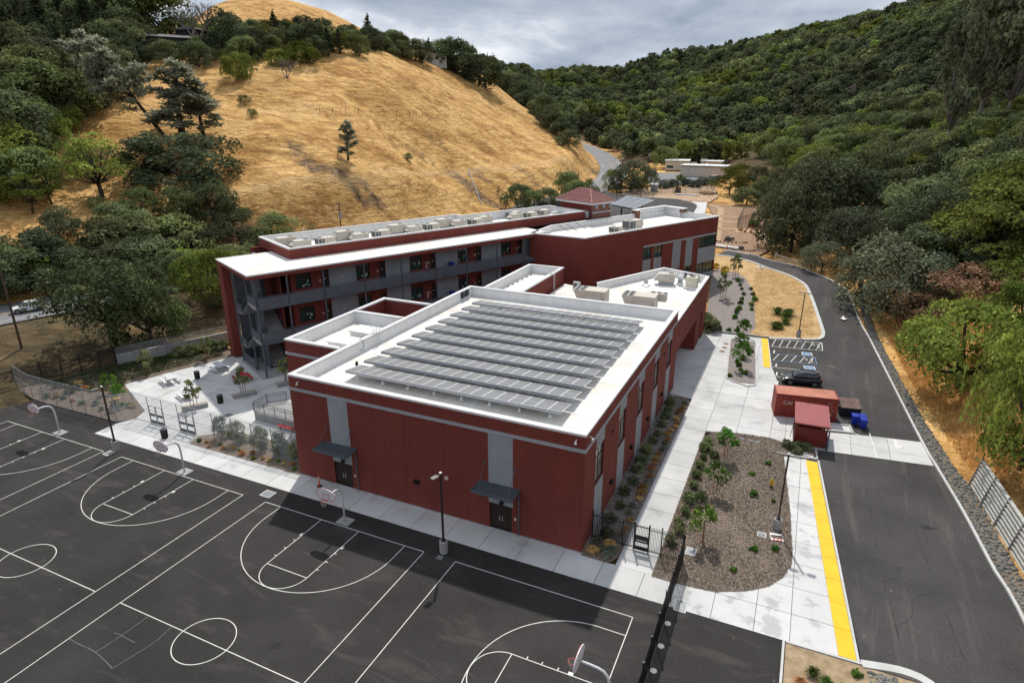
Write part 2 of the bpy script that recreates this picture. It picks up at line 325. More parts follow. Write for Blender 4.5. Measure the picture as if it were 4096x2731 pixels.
def axis(lo, f0, f1, hi, st, g):
    a = list(np.arange(f0, f1 + .01, st)); s = st
    while a[0] > lo: s *= g; a.insert(0, a[0] - s)
    s = st
    while a[-1] < hi: s *= g; a.append(a[-1] + s)
    return np.array(a)
gx = axis(-1800, -190, 110, 1300, 2., 1.09); gy = axis(-250, -20, 300, 3300, 2., 1.08)
XX, YY = np.meshgrid(gx, gy); ZZ = H(XX, YY); ZG = ZZ.copy()
def H(x, y):
    """ground height read back from the terrain grid"""
    x = np.asarray(x, float); y = np.asarray(y, float); i = np.clip(np.searchsorted(gx, x) - 1, 0, len(gx) - 2); j = np.clip(np.searchsorted(gy, y) - 1, 0, len(gy) - 2)
    fx = np.clip((x - gx[i]) / (gx[i + 1] - gx[i]), 0, 1); fy = np.clip((y - gy[j]) / (gy[j + 1] - gy[j]), 0, 1)
    return (ZG[j, i] * (1 - fx) + ZG[j, i + 1] * fx) * (1 - fy) + (ZG[j + 1, i] * (1 - fx) + ZG[j + 1, i + 1] * fx) * fy
PAVED = np.array([(52, -90), (52, 20), (50.2, 40), (48, 70), (46, 92), (40, 110), (20, 112), (15, 60), (-20, 20), (-40, 4), (-40, -90)], float)
ZZ -= .35 * sm(-1, 1.5, poly_sd(XX, YY, SITE) - 1.5)
ZZ -= .25 * sm(8, 6, road_d(XX, YY)[0])
# ground cover: R golden grass, G bare earth, B dark brown woodland floor
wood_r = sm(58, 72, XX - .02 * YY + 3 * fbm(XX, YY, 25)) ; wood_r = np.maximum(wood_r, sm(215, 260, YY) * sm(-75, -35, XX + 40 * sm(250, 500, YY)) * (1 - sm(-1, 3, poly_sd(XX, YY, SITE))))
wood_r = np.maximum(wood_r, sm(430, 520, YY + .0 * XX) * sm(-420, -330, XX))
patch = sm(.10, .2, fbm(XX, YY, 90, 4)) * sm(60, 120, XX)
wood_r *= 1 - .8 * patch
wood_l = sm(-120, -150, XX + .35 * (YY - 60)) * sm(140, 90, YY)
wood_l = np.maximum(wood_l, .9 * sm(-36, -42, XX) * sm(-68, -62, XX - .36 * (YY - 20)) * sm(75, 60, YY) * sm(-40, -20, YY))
bare = .55 * sm(.02, .2, fbm(XX * .5, YY, 22, 4)) * sm(24, 10, ZZ) * sm(-42, -52, XX) * sm(40, 70, YY) + .3 * sm(.08, .22, fbm(XX * .6 + 90, YY, 34, 4)) * sm(-60, -75, XX) * sm(40, 70, YY)
def scar(pts, wd, amt=1.):
    P = [RT(*q) for q in pts]
    for a, b in zip(P[:-1], P[1:]):
        e = np.array([b.x - a.x, b.y - a.y]); t = np.clip(((XX - a.x) * e[0] + (YY - a.y) * e[1]) / (e @ e + 1e-9), 0, 1)
        d = np.hypot(XX - a.x - t * e[0], YY - a.y - t * e[1])
        np.maximum(bare, amt * sm(wd, wd * .35, d + wd * .9 * fbm(XX, YY, 6, 3)), out=bare)
scar([(675, 335), (700, 365), (725, 395)], 2.6, .8); scar([(735, 385), (790, 400), (830, 450)], 3.4, .8); scar([(850, 440), (875, 470)], 3, .8)
scar([(1045, 405), (1080, 430), (1130, 470)], 5, .85); scar([(985, 315), (1030, 345)], 5, .5); scar([(940, 340), (990, 372)], 4.5, .5); scar([(1090, 395), (1120, 420)], 4, .6)
scar([(1190, 385), (1230, 420)], 5, .6); scar([(430, 440), (520, 500), (560, 540)], 6, .8); scar([(300, 545), (360, 600)], 7, .5); scar([(350, 420), (480, 425)], 6, .4)
trail = np.zeros(XX.shape); _b = bare; bare = trail
scar([(520, 445), (600, 435), (680, 415), (830, 415), (1000, 400), (1180, 385), (1300, 365)], 1.6, 1.); scar([(560, 255), (640, 260), (735, 262)], 1.2, .6); scar([(735, 262), (640, 215), (585, 190)], 1.2, .6)
trail = bare; bare = _b
def terrain_mesh():
    ny, nx = XX.shape; v = np.stack([XX.ravel(), YY.ravel(), ZZ.ravel()], 1)
    i = np.arange(ny * nx).reshape(ny, nx); f = np.stack([i[:-1, :-1].ravel(), i[:-1, 1:].ravel(), i[1:, 1:].ravel(), i[1:, :-1].ravel()], 1)
    me = bpy.data.meshes.new('ground'); me.vertices.add(len(v)); me.vertices.foreach_set('co', v.ravel())
    me.loops.add(f.size); me.loops.foreach_set('vertex_index', f.ravel()); me.polygons.add(len(f)); me.polygons.foreach_set('loop_start', np.arange(0, f.size, 4)); me.polygons.foreach_set('loop_total', np.full(len(f), 4))
    me.polygons.foreach_set('use_smooth', np.ones(len(f), bool)); me.update()
    at = me.color_attributes.new('cover', 'FLOAT_COLOR', 'POINT')
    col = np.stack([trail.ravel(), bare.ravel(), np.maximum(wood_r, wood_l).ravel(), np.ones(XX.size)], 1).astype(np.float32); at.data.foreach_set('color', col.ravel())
    return me
def ground_mat():
    m = bpy.data.materials.new('hill_ground'); m.use_nodes = True; t = m.node_tree; n = t.nodes; L = t.links.new; b = n['Principled BSDF']; b.inputs['Roughness'].default_value = .95; b.inputs['Specular IOR Level'].default_value = .1
    pos = n.new('ShaderNodeNewGeometry').outputs['Position']
    def noise(s, d, st=None, dist=0):
        src = pos
        if st: mp = n.new('ShaderNodeMapping'); mp.inputs['Scale'].default_value = st; L(pos, mp.inputs[0]); src = mp.outputs[0]
        q = n.new('ShaderNodeTexNoise'); q.inputs['Scale'].default_value = s; q.inputs['Detail'].default_value = d; q.inputs['Roughness'].default_value = .62; q.inputs['Distortion'].default_value = dist; L(src, q.inputs[0]); return q.outputs[0]
    def ramp(src, st):
        q = n.new('ShaderNodeValToRGB'); L(src, q.inputs[0]); e = q.color_ramp.elements
        while len(e) < len(st): e.new(.5)
        for k, (p, c) in zip(e, st): k.position = p; k.color = (*c, 1)
        return q.outputs[0]
    def mix(f, a, c, mode='MIX'):
        q = n.new('ShaderNodeMix'); q.data_type = 'RGBA'; q.blend_type = mode
        if isinstance(f, float): q.inputs[0].default_value = f
        else: L(f, q.inputs[0])
        L(a, q.inputs[6]); L(c, q.inputs[7]); return q.outputs[2]
    g1 = ramp(noise(.035, 6, dist=.6), [(.38, (.50, .29, .105)), (.47, (.63, .39, .15)), (.55, (.72, .47, .20)), (.64, (.57, .34, .13))])
    g2 = ramp(noise(1.1, 7, None, .5), [(.34, (.68, .63, .57)), (.48, (.96, .945, .925)), (.60, (1.08, 1.07, 1.05))]); g4 = ramp(noise(.55, 5, (.22, .22, 1.7), .5), [(.38, (.78, .73, .68)), (.50, (1., .99, .98)), (.62, (1.08, 1.08, 1.07))])
    gold = mix(1., mix(1., g1, g2, 'MULTIPLY'), g4, 'MULTIPLY')
    g3 = ramp(noise(.16, 6, (.5, 1, 1), 1.2), [(.40, (.72, .65, .58)), (.49, (.97, .95, .93)), (.58, (1.06, 1.05, 1.04))]); gold = mix(1., gold, g3, 'MULTIPLY')
    earth = ramp(noise(.9, 6), [(.38, (.11, .072, .042)), (.5, (.22, .145, .085)), (.62, (.36, .235, .125))])
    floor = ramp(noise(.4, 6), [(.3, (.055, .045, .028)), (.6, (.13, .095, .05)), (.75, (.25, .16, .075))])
    tr = ramp(noise(.6, 6), [(.3, (.55, .37, .19)), (.7, (.68, .47, .25))])
    ca = n.new('ShaderNodeVertexColor'); ca.layer_name = 'cover'; sp = n.new('ShaderNodeSeparateColor'); L(ca.outputs[0], sp.inputs[0])
    def ragged(src, nz, lo, hi):
        a_ = n.new('ShaderNodeMath'); a_.operation = 'MULTIPLY_ADD'; L(nz, a_.inputs[0]); a_.inputs[1].default_value = 1.6; L(src, a_.inputs[2]); r_ = n.new('ShaderNodeMapRange'); L(a_.outputs[0], r_.inputs[0]); r_.inputs[1].default_value = lo; r_.inputs[2].default_value = hi; return r_.outputs[0]
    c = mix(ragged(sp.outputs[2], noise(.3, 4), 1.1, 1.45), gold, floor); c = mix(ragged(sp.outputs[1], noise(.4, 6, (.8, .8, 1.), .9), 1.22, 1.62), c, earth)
    hf = n.new('ShaderNodeMath'); hf.operation = 'MULTIPLY'; L(sp.outputs[0], hf.inputs[0]); hf.inputs[1].default_value = .6; c = mix(hf.outputs[0], c, tr)
    L(c, b.inputs['Base Color'])
    bp = n.new('ShaderNodeBump'); bp.inputs['Strength'].default_value = 1.; bp.inputs['Distance'].default_value = 1.6; L(noise(.6, 6, (.5, .5, 1.5), .8), bp.inputs['Height']); L(bp.outputs[0], b.inputs['Normal'])
    return m
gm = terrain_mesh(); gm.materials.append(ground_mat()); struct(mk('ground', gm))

# ================================================================== sheets laid on the ground
def clip(poly, a, b, c):
    """keep a*x+b*y<=c"""
    r = []
    for i in range(len(poly)):
        p = poly[i - 1]; q = poly[i]; dp = a * p[0] + b * p[1] - c; dq = a * q[0] + b * q[1] - c
        if dp <= 0: r.append(p)
        if (dp < 0 < dq) or (dq < 0 < dp): t = dp / (dp - dq); r.append((p[0] + t * (q[0] - p[0]), p[1] + t * (q[1] - p[1])))
    return r
def clip_cell(poly, x0, x1, y0, y1):
    for e in ((-1, 0, -x0), (1, 0, x1), (0, -1, -y0), (0, 1, y1)):
        poly = clip(poly, *e)
        if len(poly) < 3: return None
    out = []
    for p in poly:
        if not out or abs(p[0] - out[-1][0]) + abs(p[1] - out[-1][1]) > 1e-4: out.append(p)
    if len(out) > 2 and abs(out[0][0] - out[-1][0]) + abs(out[0][1] - out[-1][1]) < 1e-4: out.pop()
    if len(out) < 3: return None
    ar = abs(sum(out[i - 1][0] * out[i][1] - out[i][0] * out[i - 1][1] for i in range(len(out)))) / 2
    return out if ar > .04 else None
def ccw(p):
    return p if sum(p[i - 1][0] * p[i][1] - p[i][0] * p[i - 1][1] for i in range(len(p))) > 0 else p[::-1]
def inside(x, y, P): return poly_sd(np.array([x]), np.array([y]), np.asarray(P, float))[0] > 0
def sheet(name, poly, mat, z=0., th=.25, parent=None): return MB().prism(ccw([tuple(q[:2]) for q in poly]), z - th, z).build(name, mat, parent)
def drape(name, poly, mat, off=.03, cell=2., th=.3, parent=None):
    poly = ccw([tuple(q[:2]) for q in poly]); xs = [q[0] for q in poly]; ys = [q[1] for q in poly]; m = MB(); cells = []
    for i in range(int(min(xs) // cell), int(max(xs) // cell) + 1):
        for j in range(int(min(ys) // cell), int(max(ys) // cell) + 1):
            c = clip_cell(poly, i * cell, i * cell + cell, j * cell, j * cell + cell)
            if c: cells.append(c)
    al = np.array([p for c in cells for p in c]); zz = H(al[:, 0], al[:, 1]) + off; k = 0
    for c in cells: m.add([(p[0], p[1], zz[k + i]) for i, p in enumerate(c)], [tuple(range(len(c)))]); k += len(c)
    bm = bmesh.new(); me = m.mesh(name, mat); bm.from_mesh(me); bmesh.ops.remove_doubles(bm, verts=bm.verts, dist=.002)
    r = bmesh.ops.extrude_face_region(bm, geom=bm.faces[:]); bmesh.ops.translate(bm, vec=(0, 0, -th), verts=[v for v in r['geom'] if isinstance(v, bmesh.types.BMVert)])
    bmesh.ops.recalc_face_normals(bm, faces=bm.faces); bm.to_mesh(me); bm.free()
    return mk(name, me, parent)
def slabs(root, poly, xs, ys, holes=(), z=.02, gap=.02, mat=conc, hf=None):
    poly = ccw(poly)
    for i in range(len(xs) - 1):
        for j in range(len(ys) - 1):
            c = clip_cell(poly, xs[i] + gap, xs[i + 1] - gap, ys[j] + gap, ys[j + 1] - gap)
            if not c: continue
            if any(all(inside(*p, h) for p in c) for h in holes): continue
            dz = random.uniform(-.003, .003)
            MB().prism(c, (z - .1 + dz) if hf is None else (lambda x, y: h1(x, y) + z - .1), (z + dz) if hf is None else (lambda x, y: h1(x, y) + z)).build('slab', mat, root)
def kerb(name, pts, wd=.16, ht=.13, mat=kerb_m, hf=None, base=0., parent=None, step=1.5, low=.2):
    P = resample(np.array([(p[0], p[1]) for p in pts]), step); m = MB(); n = len(P)
    T = np.gradient(P, axis=0); T /= np.hypot(*T.T)[:, None]; Nn = np.stack([-T[:, 1], T[:, 0]], 1)
    zz = H(P[:, 0], P[:, 1]) if hf else np.full(n, base)
    for k in range(n):
        a = P[k] + Nn[k] * wd / 2; b = P[k] - Nn[k] * wd / 2
        m.v += [(a[0], a[1], zz[k] - low), (b[0], b[1], zz[k] - low), (b[0], b[1], zz[k] + ht), (a[0], a[1], zz[k] + ht)]
        if k:
            o = 4 * k
            for e in range(4): m.f.append((o - 4 + e, o - 4 + (e + 1) % 4, o + (e + 1) % 4, o + e))
    m.f += [(3, 2, 1, 0), (4 * n - 4, 4 * n - 3, 4 * n - 2, 4 * n - 1)]
    return struct(m.build(name, mat, parent)) if parent is None else m.build(name, mat, parent)
def ribbon(name, pts, wd, mat, off=.02, parent=None, step=2., hf=True, z=0.):
    P = resample(np.array([(p[0], p[1]) for p in pts]), step); n = len(P); T = np.gradient(P, axis=0); T /= np.hypot(*T.T)[:, None]; Nn = np.stack([-T[:, 1], T[:, 0]], 1)
    A = P + Nn * wd / 2; Bq = P - Nn * wd / 2; m = MB()
    za = (H(A[:, 0], A[:, 1]) if hf else np.full(n, z)) + off; zb = (H(Bq[:, 0], Bq[:, 1]) if hf else np.full(n, z)) + off
    for k in range(n): m.v += [(A[k, 0], A[k, 1], za[k]), (Bq[k, 0], Bq[k, 1], zb[k])]
    m.f = [(2 * k, 2 * k + 1, 2 * k + 3, 2 * k + 2) for k in range(n - 1)]
    return m.build(name, mat, parent)
def stripe(parent, a, b, wd=.055, z=.006, name='painted_line', mat=line_m):
    a = Vector((*a[:2], 0)); b = Vector((*b[:2], 0)); d = (b - a).normalized(); n = Vector((-d.y, d.x, 0)) * wd / 2
    return MB().quad((a - n) + Vector((0, 0, z)), (b - n) + Vector((0, 0, z)), (b + n) + Vector((0, 0, z)), (a + n) + Vector((0, 0, z))).build(name, mat, parent)
def arc(parent, cx, cy, r, a0, a1, wd=.055, z=.01, n=40, name='painted_arc', mat=line_m):
    m = MB()
    for i in range(n + 1):
        a = R(a0 + (a1 - a0) * i / n); m.v += [(cx + (r - wd / 2) * math.cos(a), cy + (r - wd / 2) * math.sin(a), z), (cx + (r + wd / 2) * math.cos(a), cy + (r + wd / 2) * math.sin(a), z)]
    m.f = [(2 * i, 2 * i + 1, 2 * i + 3, 2 * i + 2) for i in range(n)]
    return m.build(name, mat, parent)
# ---- playground asphalt and its courts
court = struct(sheet('playground', [(-40, -60), (39.9, -60), (39.9, 1.9), (-24.9, 1.98), (-25.1, 4.5), (-39.1, 4.35), (-40, 1.2)], asph, 0))
CWD, KEYW, FT = 15.46, 3.658, 5.8
def half_court(x0, full=True):
    cx = x0 + CWD / 2; y = 0.
    S = lambda a, b, **k: stripe(court, a, b, **k)
    S((x0, 0), (x0 + CWD, 0)); S((x0, 0), (x0, -25.6), z=.007); S((x0 + CWD, 0), (x0 + CWD, -25.6), z=.007); S((x0, -12.8), (x0 + CWD, -12.8), z=.009)
    for s in (-1, 1):
        S((cx + s * KEYW / 2, 0), (cx + s * KEYW / 2, -FT), z=.008); S((cx + s * 6.05, 0), (cx + s * 6.05, -1.6), z=.008)
        for k, d in enumerate((2.13, 2.9, 3.9, 4.85)):
            w_ = .30 if k == 0 else .06
            S((cx + s * (KEYW / 2 + .03), -d), (cx + s * (KEYW / 2 + .22), -d), wd=w_, z=.012, name='lane_mark')
    S((cx - KEYW / 2, -FT), (cx + KEYW / 2, -FT), z=.011)
    arc(court, cx, -FT, KEYW / 2, 180, 360, z=.013); arc(court, cx, -1.6, 6.05, 180, 360, z=.014, n=60); arc(court, cx, -12.8, 1.83, 0, 360, z=.011, n=48)
for i in range(3): half_court(-17.98 * i)
S = lambda a, b, **k: stripe(court, a, b, **k)
S((18.1, 0), (31.1, 0)); S((18.1, 0), (18.1, -15.46), z=.007); S((31.1, 0), (31.1, -15.46), z=.007); S((18.1, -15.46), (31.1, -15.46))
for s in (-1, 1):
    S((31.1, -7.73 + s * 1.83), (25.3, -7.73 + s * 1.83), z=.008); S((31.1, -7.73 + s * 6.05), (29.5, -7.73 + s * 6.05), z=.008)
    for k, d in enumerate((2.13, 2.9, 3.9, 4.85)): S((31.1 - d, -7.73 + s * 1.86), (31.1 - d, -7.73 + s * 2.05), wd=.3 if k == 0 else .06, z=.012, name='lane_mark')
S((25.3, -9.56), (25.3, -5.9), z=.011); arc(court, 25.3, -7.73, 1.83, 90, 270, z=.013); arc(court, 29.5, -7.73, 6.05, 90, 270, z=.014, n=60)
chalk = M('chalk', (.17, .18, .17), .9, .3, 3.)
for a, b in (((1, 0), (8, -1)),): pass
for pts in ([(640, 1160), (735, 1215), (830, 1255), (920, 1320), (985, 1380), (1030, 1435)], [(870, 1285), (1080, 1155), (1360, 955)], [(1030, 1432), (1230, 1310), (1420, 1190), (1575, 1050)], [(1050, 1105), (1100, 1120), (1150, 1150), (1240, 1195)]):
    ribbon('chalk_line', [G(*TD(0, 3, *q)) for q in pts], .03, chalk, .005, court, .4, False)
# ---- concrete
BED = [(31.3, 4.3), (33, 4.3), (34.3, 4.38), (35.7, 4.6), (37.4, 5.45), (38.8, 6.6), (39.6, 7.9), (40.1, 9.4), (40.15, 10.8), (39.75, 16.5), (38.8, 26.0), (41.5, 26.3), (41.8, 28.4), (39.4, 28.5), (37.2, 29.2), (34.2, 28.9), (32.7, 28.5), (31.9, 27.8), (31.45, 26.8), (31.3, 25.4)]
GYMBED = [(26.06, 6.75), (28.65, 6.75), (28.7, 34.0), (28.45, 35.0), (27.8, 35.55), (26.06, 35.7)]
CORNERBED = [(26.06, 4.45), (27.9, 4.35), (28.35, 4.6), (28.62, 5.2), (28.65, 6.72), (26.06, 6.72)]
ISLAND = [(30.15, 58.4), (31.35, 44.6), (31.7, 43.2), (32.6, 42.5), (34.85, 43.0), (33.4, 58.8)]
FBED = [(-14.3, 4.45), (-14.75, 5.9), (-12.6, 8.2), (-.4, 8.5), (-.4, 4.45)]
base_c = struct(sheet('front_walk', [(-24.9, 1.99), (33.0, 1.92), (33.0, 4.4), (26.1, 4.4), (26.1, 4.66), (-.3, 4.66), (-.3, 4.4), (-25.0, 4.45)], joint, .0))
slabs(base_c, [(-24.9, 2.0), (33.0, 1.93), (33.0, 4.42), (26.1, 4.42), (26.1, 4.6), (-.3, 4.6), (-24.95, 4.45)], list(np.arange(-25.8, 34, 2.98)), [1.5, 4.7], holes=[CORNERBED])
plaza = struct(sheet('plaza', [(-24.95, 4.46), (-24.2, 6), (-25, 7.7), (-33.8, 11.6), (-29.6, 23.9), (-22, 42), (-2, 60), (1.4, 37), (-.3, 28), (-.3, 4.47)], joint, .0))
slabs(plaza, [(-24.95, 4.46), (-24.2, 6), (-25, 7.7), (-33.8, 11.6), (-29.6, 23.9), (-22, 42), (-7.3, 40), (-7.3, 11.6), (-.4, 11.5), (-.4, 4.47)], list(np.arange(-36, 1, 3.05)), list(np.arange(4.46, 46, 3.05)), holes=[FBED])
east = struct(sheet('east_walk', [(28.65, 4.42), (31.35, 4.42), (31.35, 28), (37.3, 29), (37.3, 43.9), (36.2, 49.5), (34.95, 61.2), (26.1, 61.2), (26.1, 35.5), (28.65, 35.5)], joint, .0))
slabs(east, [(28.65, 4.44), (31.35, 4.44), (31.35, 28.2), (37.3, 29.2), (37.35, 43.9), (36.25, 49.5), (35.0, 61.2), (26.1, 61.2), (26.1, 35.6), (28.65, 35.5)], [26.1, 28.68, 31.3, 34.2, 37.4], list(np.arange(4.42, 63, 2.62)), holes=[GYMBED, ISLAND])
kp = struct(sheet('kiosk_pad', [(37.3, 29.25), (39.4, 28.55), (42.45, 28.65), (42.55, 35.1), (37.35, 35.2)], joint, .004)); slabs(kp, [(37.33, 29.3), (39.4, 28.6), (42.42, 28.7), (42.5, 35.1), (37.38, 35.2)], [37.3, 38.7, 40.6, 42.6], [28.5, 31.5, 33.6, 35.3])
struct(sheet('lobby_step', [(24.0, 37.9), (26.2, 37.9), (26.2, 57.3), (24.0, 57.3)], conc, .012))
sw = struct(sheet('kerbside_walk', [(33.0, 1.92), (44.1, 1.95), (42.75, 15.5), (41.8, 26.3), (38.6, 26.2), (33.0, 4.4)], joint, .0))
slabs(sw, [(33.02, 1.94), (43.0, 1.96), (41.7, 15.5), (40.75, 26.25), (38.7, 26.2), (33.02, 4.5)], [33, 35.6, 38.2, 40.3, 43.4], [1.9, 4.5, 7.2, 9.9, 12.6, 15.3, 18, 20.8, 23.5, 26.3], holes=[BED], mat=concw)
for i in range(10):      # tactile strip beside the drive, laid as plates
    y0, y1 = 2.05 + i * 2.4, 2.05 + (i + 1) * 2.4 - .03; xx = lambda y: 43.0 - (y - 2.05) * .0955
    MB().prism([(xx(y0), y0), (xx(y0) + .95, y0), (xx(y1) + .95, y1), (xx(y1), y1)], -.05, .034).build('tactile_plate', yel, sw)
for i in range(10):
    y0, y1 = 2.0 + i * 2.45, 2.0 + (i + 1) * 2.45 - .02; xx = lambda y: 43.97 - (y - 2.05) * .0935
    MB().prism([(xx(y0), y0), (xx(y0) + .16, y0), (xx(y1) + .16, y1), (xx(y1), y1)], -.05, .03).build('kerb_stone', kerb_m, sw)
# ---- drive
DR = [(48.2, 2.0), (44.2, 2.2), (42.85, 15.5), (41.9, 26.4), (41.5, 28.6), (37.4, 35.2), (37.35, 43.9), (36.25, 49.5), (35.1, 61.4), (41.6, 63.4)]
RK = [(54.7, -14), (53.75, 9.5), (53.1, 15.1), (52.45, 22.2), (51.55, 29.6), (50.95, 34.6), (49.45, 52.1), (48.25, 65.7)]
LK_ = [RTT(3, 1, *q) for q in ((497, 1530), (507, 1490), (480, 1400), (430, 1250), (380, 1120), (335, 1045), (240, 985), (120, 935), (0, 897))] + [RTT(2, 1, *q) for q in ((2190, 835), (2000, 790), (1875, 775))]
RKN = [RTT(3, 1, *q) for q in ((940, 1560), (850, 1400), (740, 1130), (690, 1080), (600, 1020), (450, 952), (300, 893), (150, 852), (0, 822))] + [RTT(2, 1, *q) for q in ((2230, 778), (2090, 755), (1955, 735))]
RKA = RK[:-1] + [tuple(q[:2]) for q in RKN]
drive = struct(drape('driveway', DR[:-1] + [(41.9, 63.6)] + [tuple(q[:2]) for q in LK_[1:]] + [tuple(q[:2]) for q in RKN[::-1]] + RK[:-1][::-1] + [(54.8, -20), (48.2, -20)], asph2, .0, 3.))
kerb('kerb', RKA, .2, .14, hf=True)
kerb('kerb', [(35.0, 61.25), (38, 62.2), (40.5, 63.0), (41.5, 63.6), (42.0, 64.6)] + [tuple(q[:2]) for q in LK_[1:]], .5, .12, hf=True, step=1.)
XW = [(42.5, 28.7), (46.7, 29.2), (51.35, 29.75), (50.85, 34.5), (46.7, 33.9), (42.6, 33.0)]
cw = struct(sheet('crossing_pad', XW, joint, .006, .1)); slabs(cw, XW, [42.4, 44.6, 47.9, 51.5], [28.5, 31.3, 34.7], z=.016)
for a_, b_ in (((42.7, 32.9), (46.6, 31.6)), ((42.65, 31.7), (46.65, 30.2)), ((42.6, 30.5), (46.0, 29.2)), ((42.55, 29.5), (44.2, 28.95))): stripe(cw, a_, b_, .1, .024)
stripe(cw, (46.4, 34.6), (46.75, 29.25), .1, .024); stripe(cw, (43.2, 34.9), (46.5, 33.0), .1, .024)
def ground_arrow(parent, p, ang, s=1., z=.012, mat=line_m):
    pts = [(-.12, 0), (.12, 0), (.12, .9), (.42, .9), (0, 1.7), (-.42, .9), (-.12, .9)]; c, s_ = math.cos(ang), math.sin(ang)
    MB().quad(*[(p[0] + s * (x * c - y * s_), p[1] + s * (x * s_ + y * c), h1(p[0], p[1]) + z) for x, y in pts]).build('painted_arrow', mat, parent)
ground_arrow(drive, (44.85, 74.6), R(182), 1.3, .07); ground_arrow(cw, (48.6, 34.0), R(184), 1.3, .03)
for q, wd_ in (((36.3, 49.6), 5.4), ((36.6, 46.4), 5.4), ((37.0, 43.2), 5.6)): stripe(drive, q, (q[0] + wd_, q[1] + wd_ * .13), .1, .012)
def hatch(p0, p1, q0, q1, n, mat, col):
    stripe(drive, p0, q0, .1, .012, mat=mat); stripe(drive, p1, q1, .1, .012, mat=mat); stripe(drive, q0, q1, .1, .013, mat=mat)
    p0, p1, q0, q1 = [np.array(v_) for v_ in (p0, p1, q0, q1)]
    for i in range(n):
        a = p1 + (q1 - p1) * (i + .1) / n; b = p0 + (q0 - p0) * min(1, (i + .85) / n); stripe(drive, a, b, .09, .014, mat=col)
hatch((35.2, 61.0), (35.6, 57.8), (42.0, 62.3), (42.1, 58.9), 7, line_m, line_m); hatch((35.9, 54.8), (36.1, 52.2), (41.2, 55.6), (41.4, 53.0), 5, blue_p, line_m)
for q in ((40.2, 56.6), (40.6, 51.3)):
    MB().quad(*[(q[0] + a * .65 - b * .08, q[1] + b * .6 + a * .1, .012) for a, b in ((-1, -1), (1, -1), (1, 1), (-1, 1))]).build('painted_symbol', line_m, drive)
    MB().quad(*[(q[0] + a * .55 - b * .07, q[1] + b * .5 + a * .08, .016) for a, b in ((-1, -1), (1, -1), (1, 1), (-1, 1))]).build('painted_symbol', blue_p, drive)
    arc(drive, q[0], q[1] - .1, .24, 150, 380, .07, .02, 16, 'painted_symbol'); stripe(drive, (q[0] - .05, q[1]), (q[0] + .02, q[1] + .34), .08, .021, 'painted_symbol'); stripe(drive, (q[0], q[1] + .05), (q[0] + .28, q[1] - .02), .07, .022, 'painted_symbol')
def letters(txt, loc, rz, size, mat, parent, rx=0, ext=.002, name='lettering', align='CENTER', sp=1.):
    cu = bpy.data.curves.new(name, 'FONT'); cu.body = txt; cu.size = size; cu.align_x = align; cu.extrude = ext; cu.space_character = sp
    o = bpy.data.objects.new(name, cu); C.objects.link(o); dgp = bpy.context.evaluated_depsgraph_get(); me = bpy.data.meshes.new_from_object(o.evaluated_get(dgp)); bpy.data.objects.remove(o); bpy.data.curves.remove(cu)
    me.materials.clear(); me.materials.append(mat); q = mk(name, me, parent, loc); q.rotation_euler = (rx, 0, rz); return q
letters('NO', (41.15, 60.9, .02), R(97), .5, line_m, drive); letters('PARKING', (41.75, 60.6, .02), R(97), .42, line_m, drive)
letters('NO', (40.35, 54.3, .02), R(97), .5, line_m, drive); letters('PARKING', (40.95, 54.2, .02), R(97), .42, line_m, drive)
for i in range(4):
    y0, y1 = 49.2 + i * 2.95, 49.2 + (i + 1) * 2.95 - .03; xx = lambda y: 35.25 - (y - 49.2) * .098
    MB().prism([(xx(y0), y0), (xx(y0) + .85, y0), (xx(y1) + .85, y1), (xx(y1), y1)], -.05, .034).build('tactile_plate', yel, east)
# ---- planting beds
def mound(name, poly, mat, z=.05, amp=.06, parent=None):
    poly = ccw(poly); xs = [q[0] for q in poly]; ys = [q[1] for q in poly]; m = MB(); c_ = .7; P = np.array(poly)
    for i in range(int(min(xs) // c_), int(max(xs) // c_) + 1):
        for j in range(int(min(ys) // c_), int(max(ys) // c_) + 1):
            c = clip_cell(poly, i * c_, i * c_ + c_, j * c_, j * c_ + c_)
            if c:
                a = np.array(c); d = np.abs(poly_sd(a[:, 0], a[:, 1], P)); zz = z + np.minimum(1, d / 1.2) * (amp + amp * 1.6 * fbm(a[:, 0], a[:, 1], 1.5, 3))
                m.add([(p[0], p[1], q) for p, q in zip(c, zz)], [tuple(range(len(c)))])
    bm = bmesh.new(); me = m.mesh(name, mat, True); bm.from_mesh(me); bmesh.ops.remove_doubles(bm, verts=bm.verts, dist=.002); bm.to_mesh(me); bm.free()
    return struct(mk(name, me, parent))
mound('mulch_bed', BED, mulch); mound('planting_bed', GYMBED, mulchg); mound('corner_bed', CORNERBED, mulch); mound('kerbed_island', ISLAND, mulchg, .08); mound('fence_bed', FBED, mulch)
kerb('kerb', ISLAND + [ISLAND[0]], .14, .14, step=.8)
WBED = [(-25.2, 4.62), (-39.2, 4.5), (-44.0, 5.7), (-40.7, 15.7), (-34.5, 27), (-30.2, 25), (-29.7, 23.9), (-33.85, 11.6), (-25.05, 7.7), (-24.3, 6)]
mound('west_bed', WBED, mulchd, .03, .12)
LB = [(40.05, -30), (48.2, -30), (48.2, 1.7), (44.3, 1.75), (40.1, 1.75)]
mound('corner_verge', LB, M('pale_verge', (.24, .17, .10), .95, scale=1.6, det=7, col2=(.42, .32, .2), bump=.5, bscale=8), .04, .05)
kerb('kerb', [(39.97, -30), (39.97, 1.85)], .14, .14); kerb('kerb', [(40.1, 1.85), (44.2, 1.88)], .14, .1)
kerb('kerb', [(44.2, 1.9), (45.3, 2.15), (46.4, 2.3), (47.4, 2.1), (48.0, 1.4), (48.25, 0), (48.3, -20)], .55, .11, step=.5)
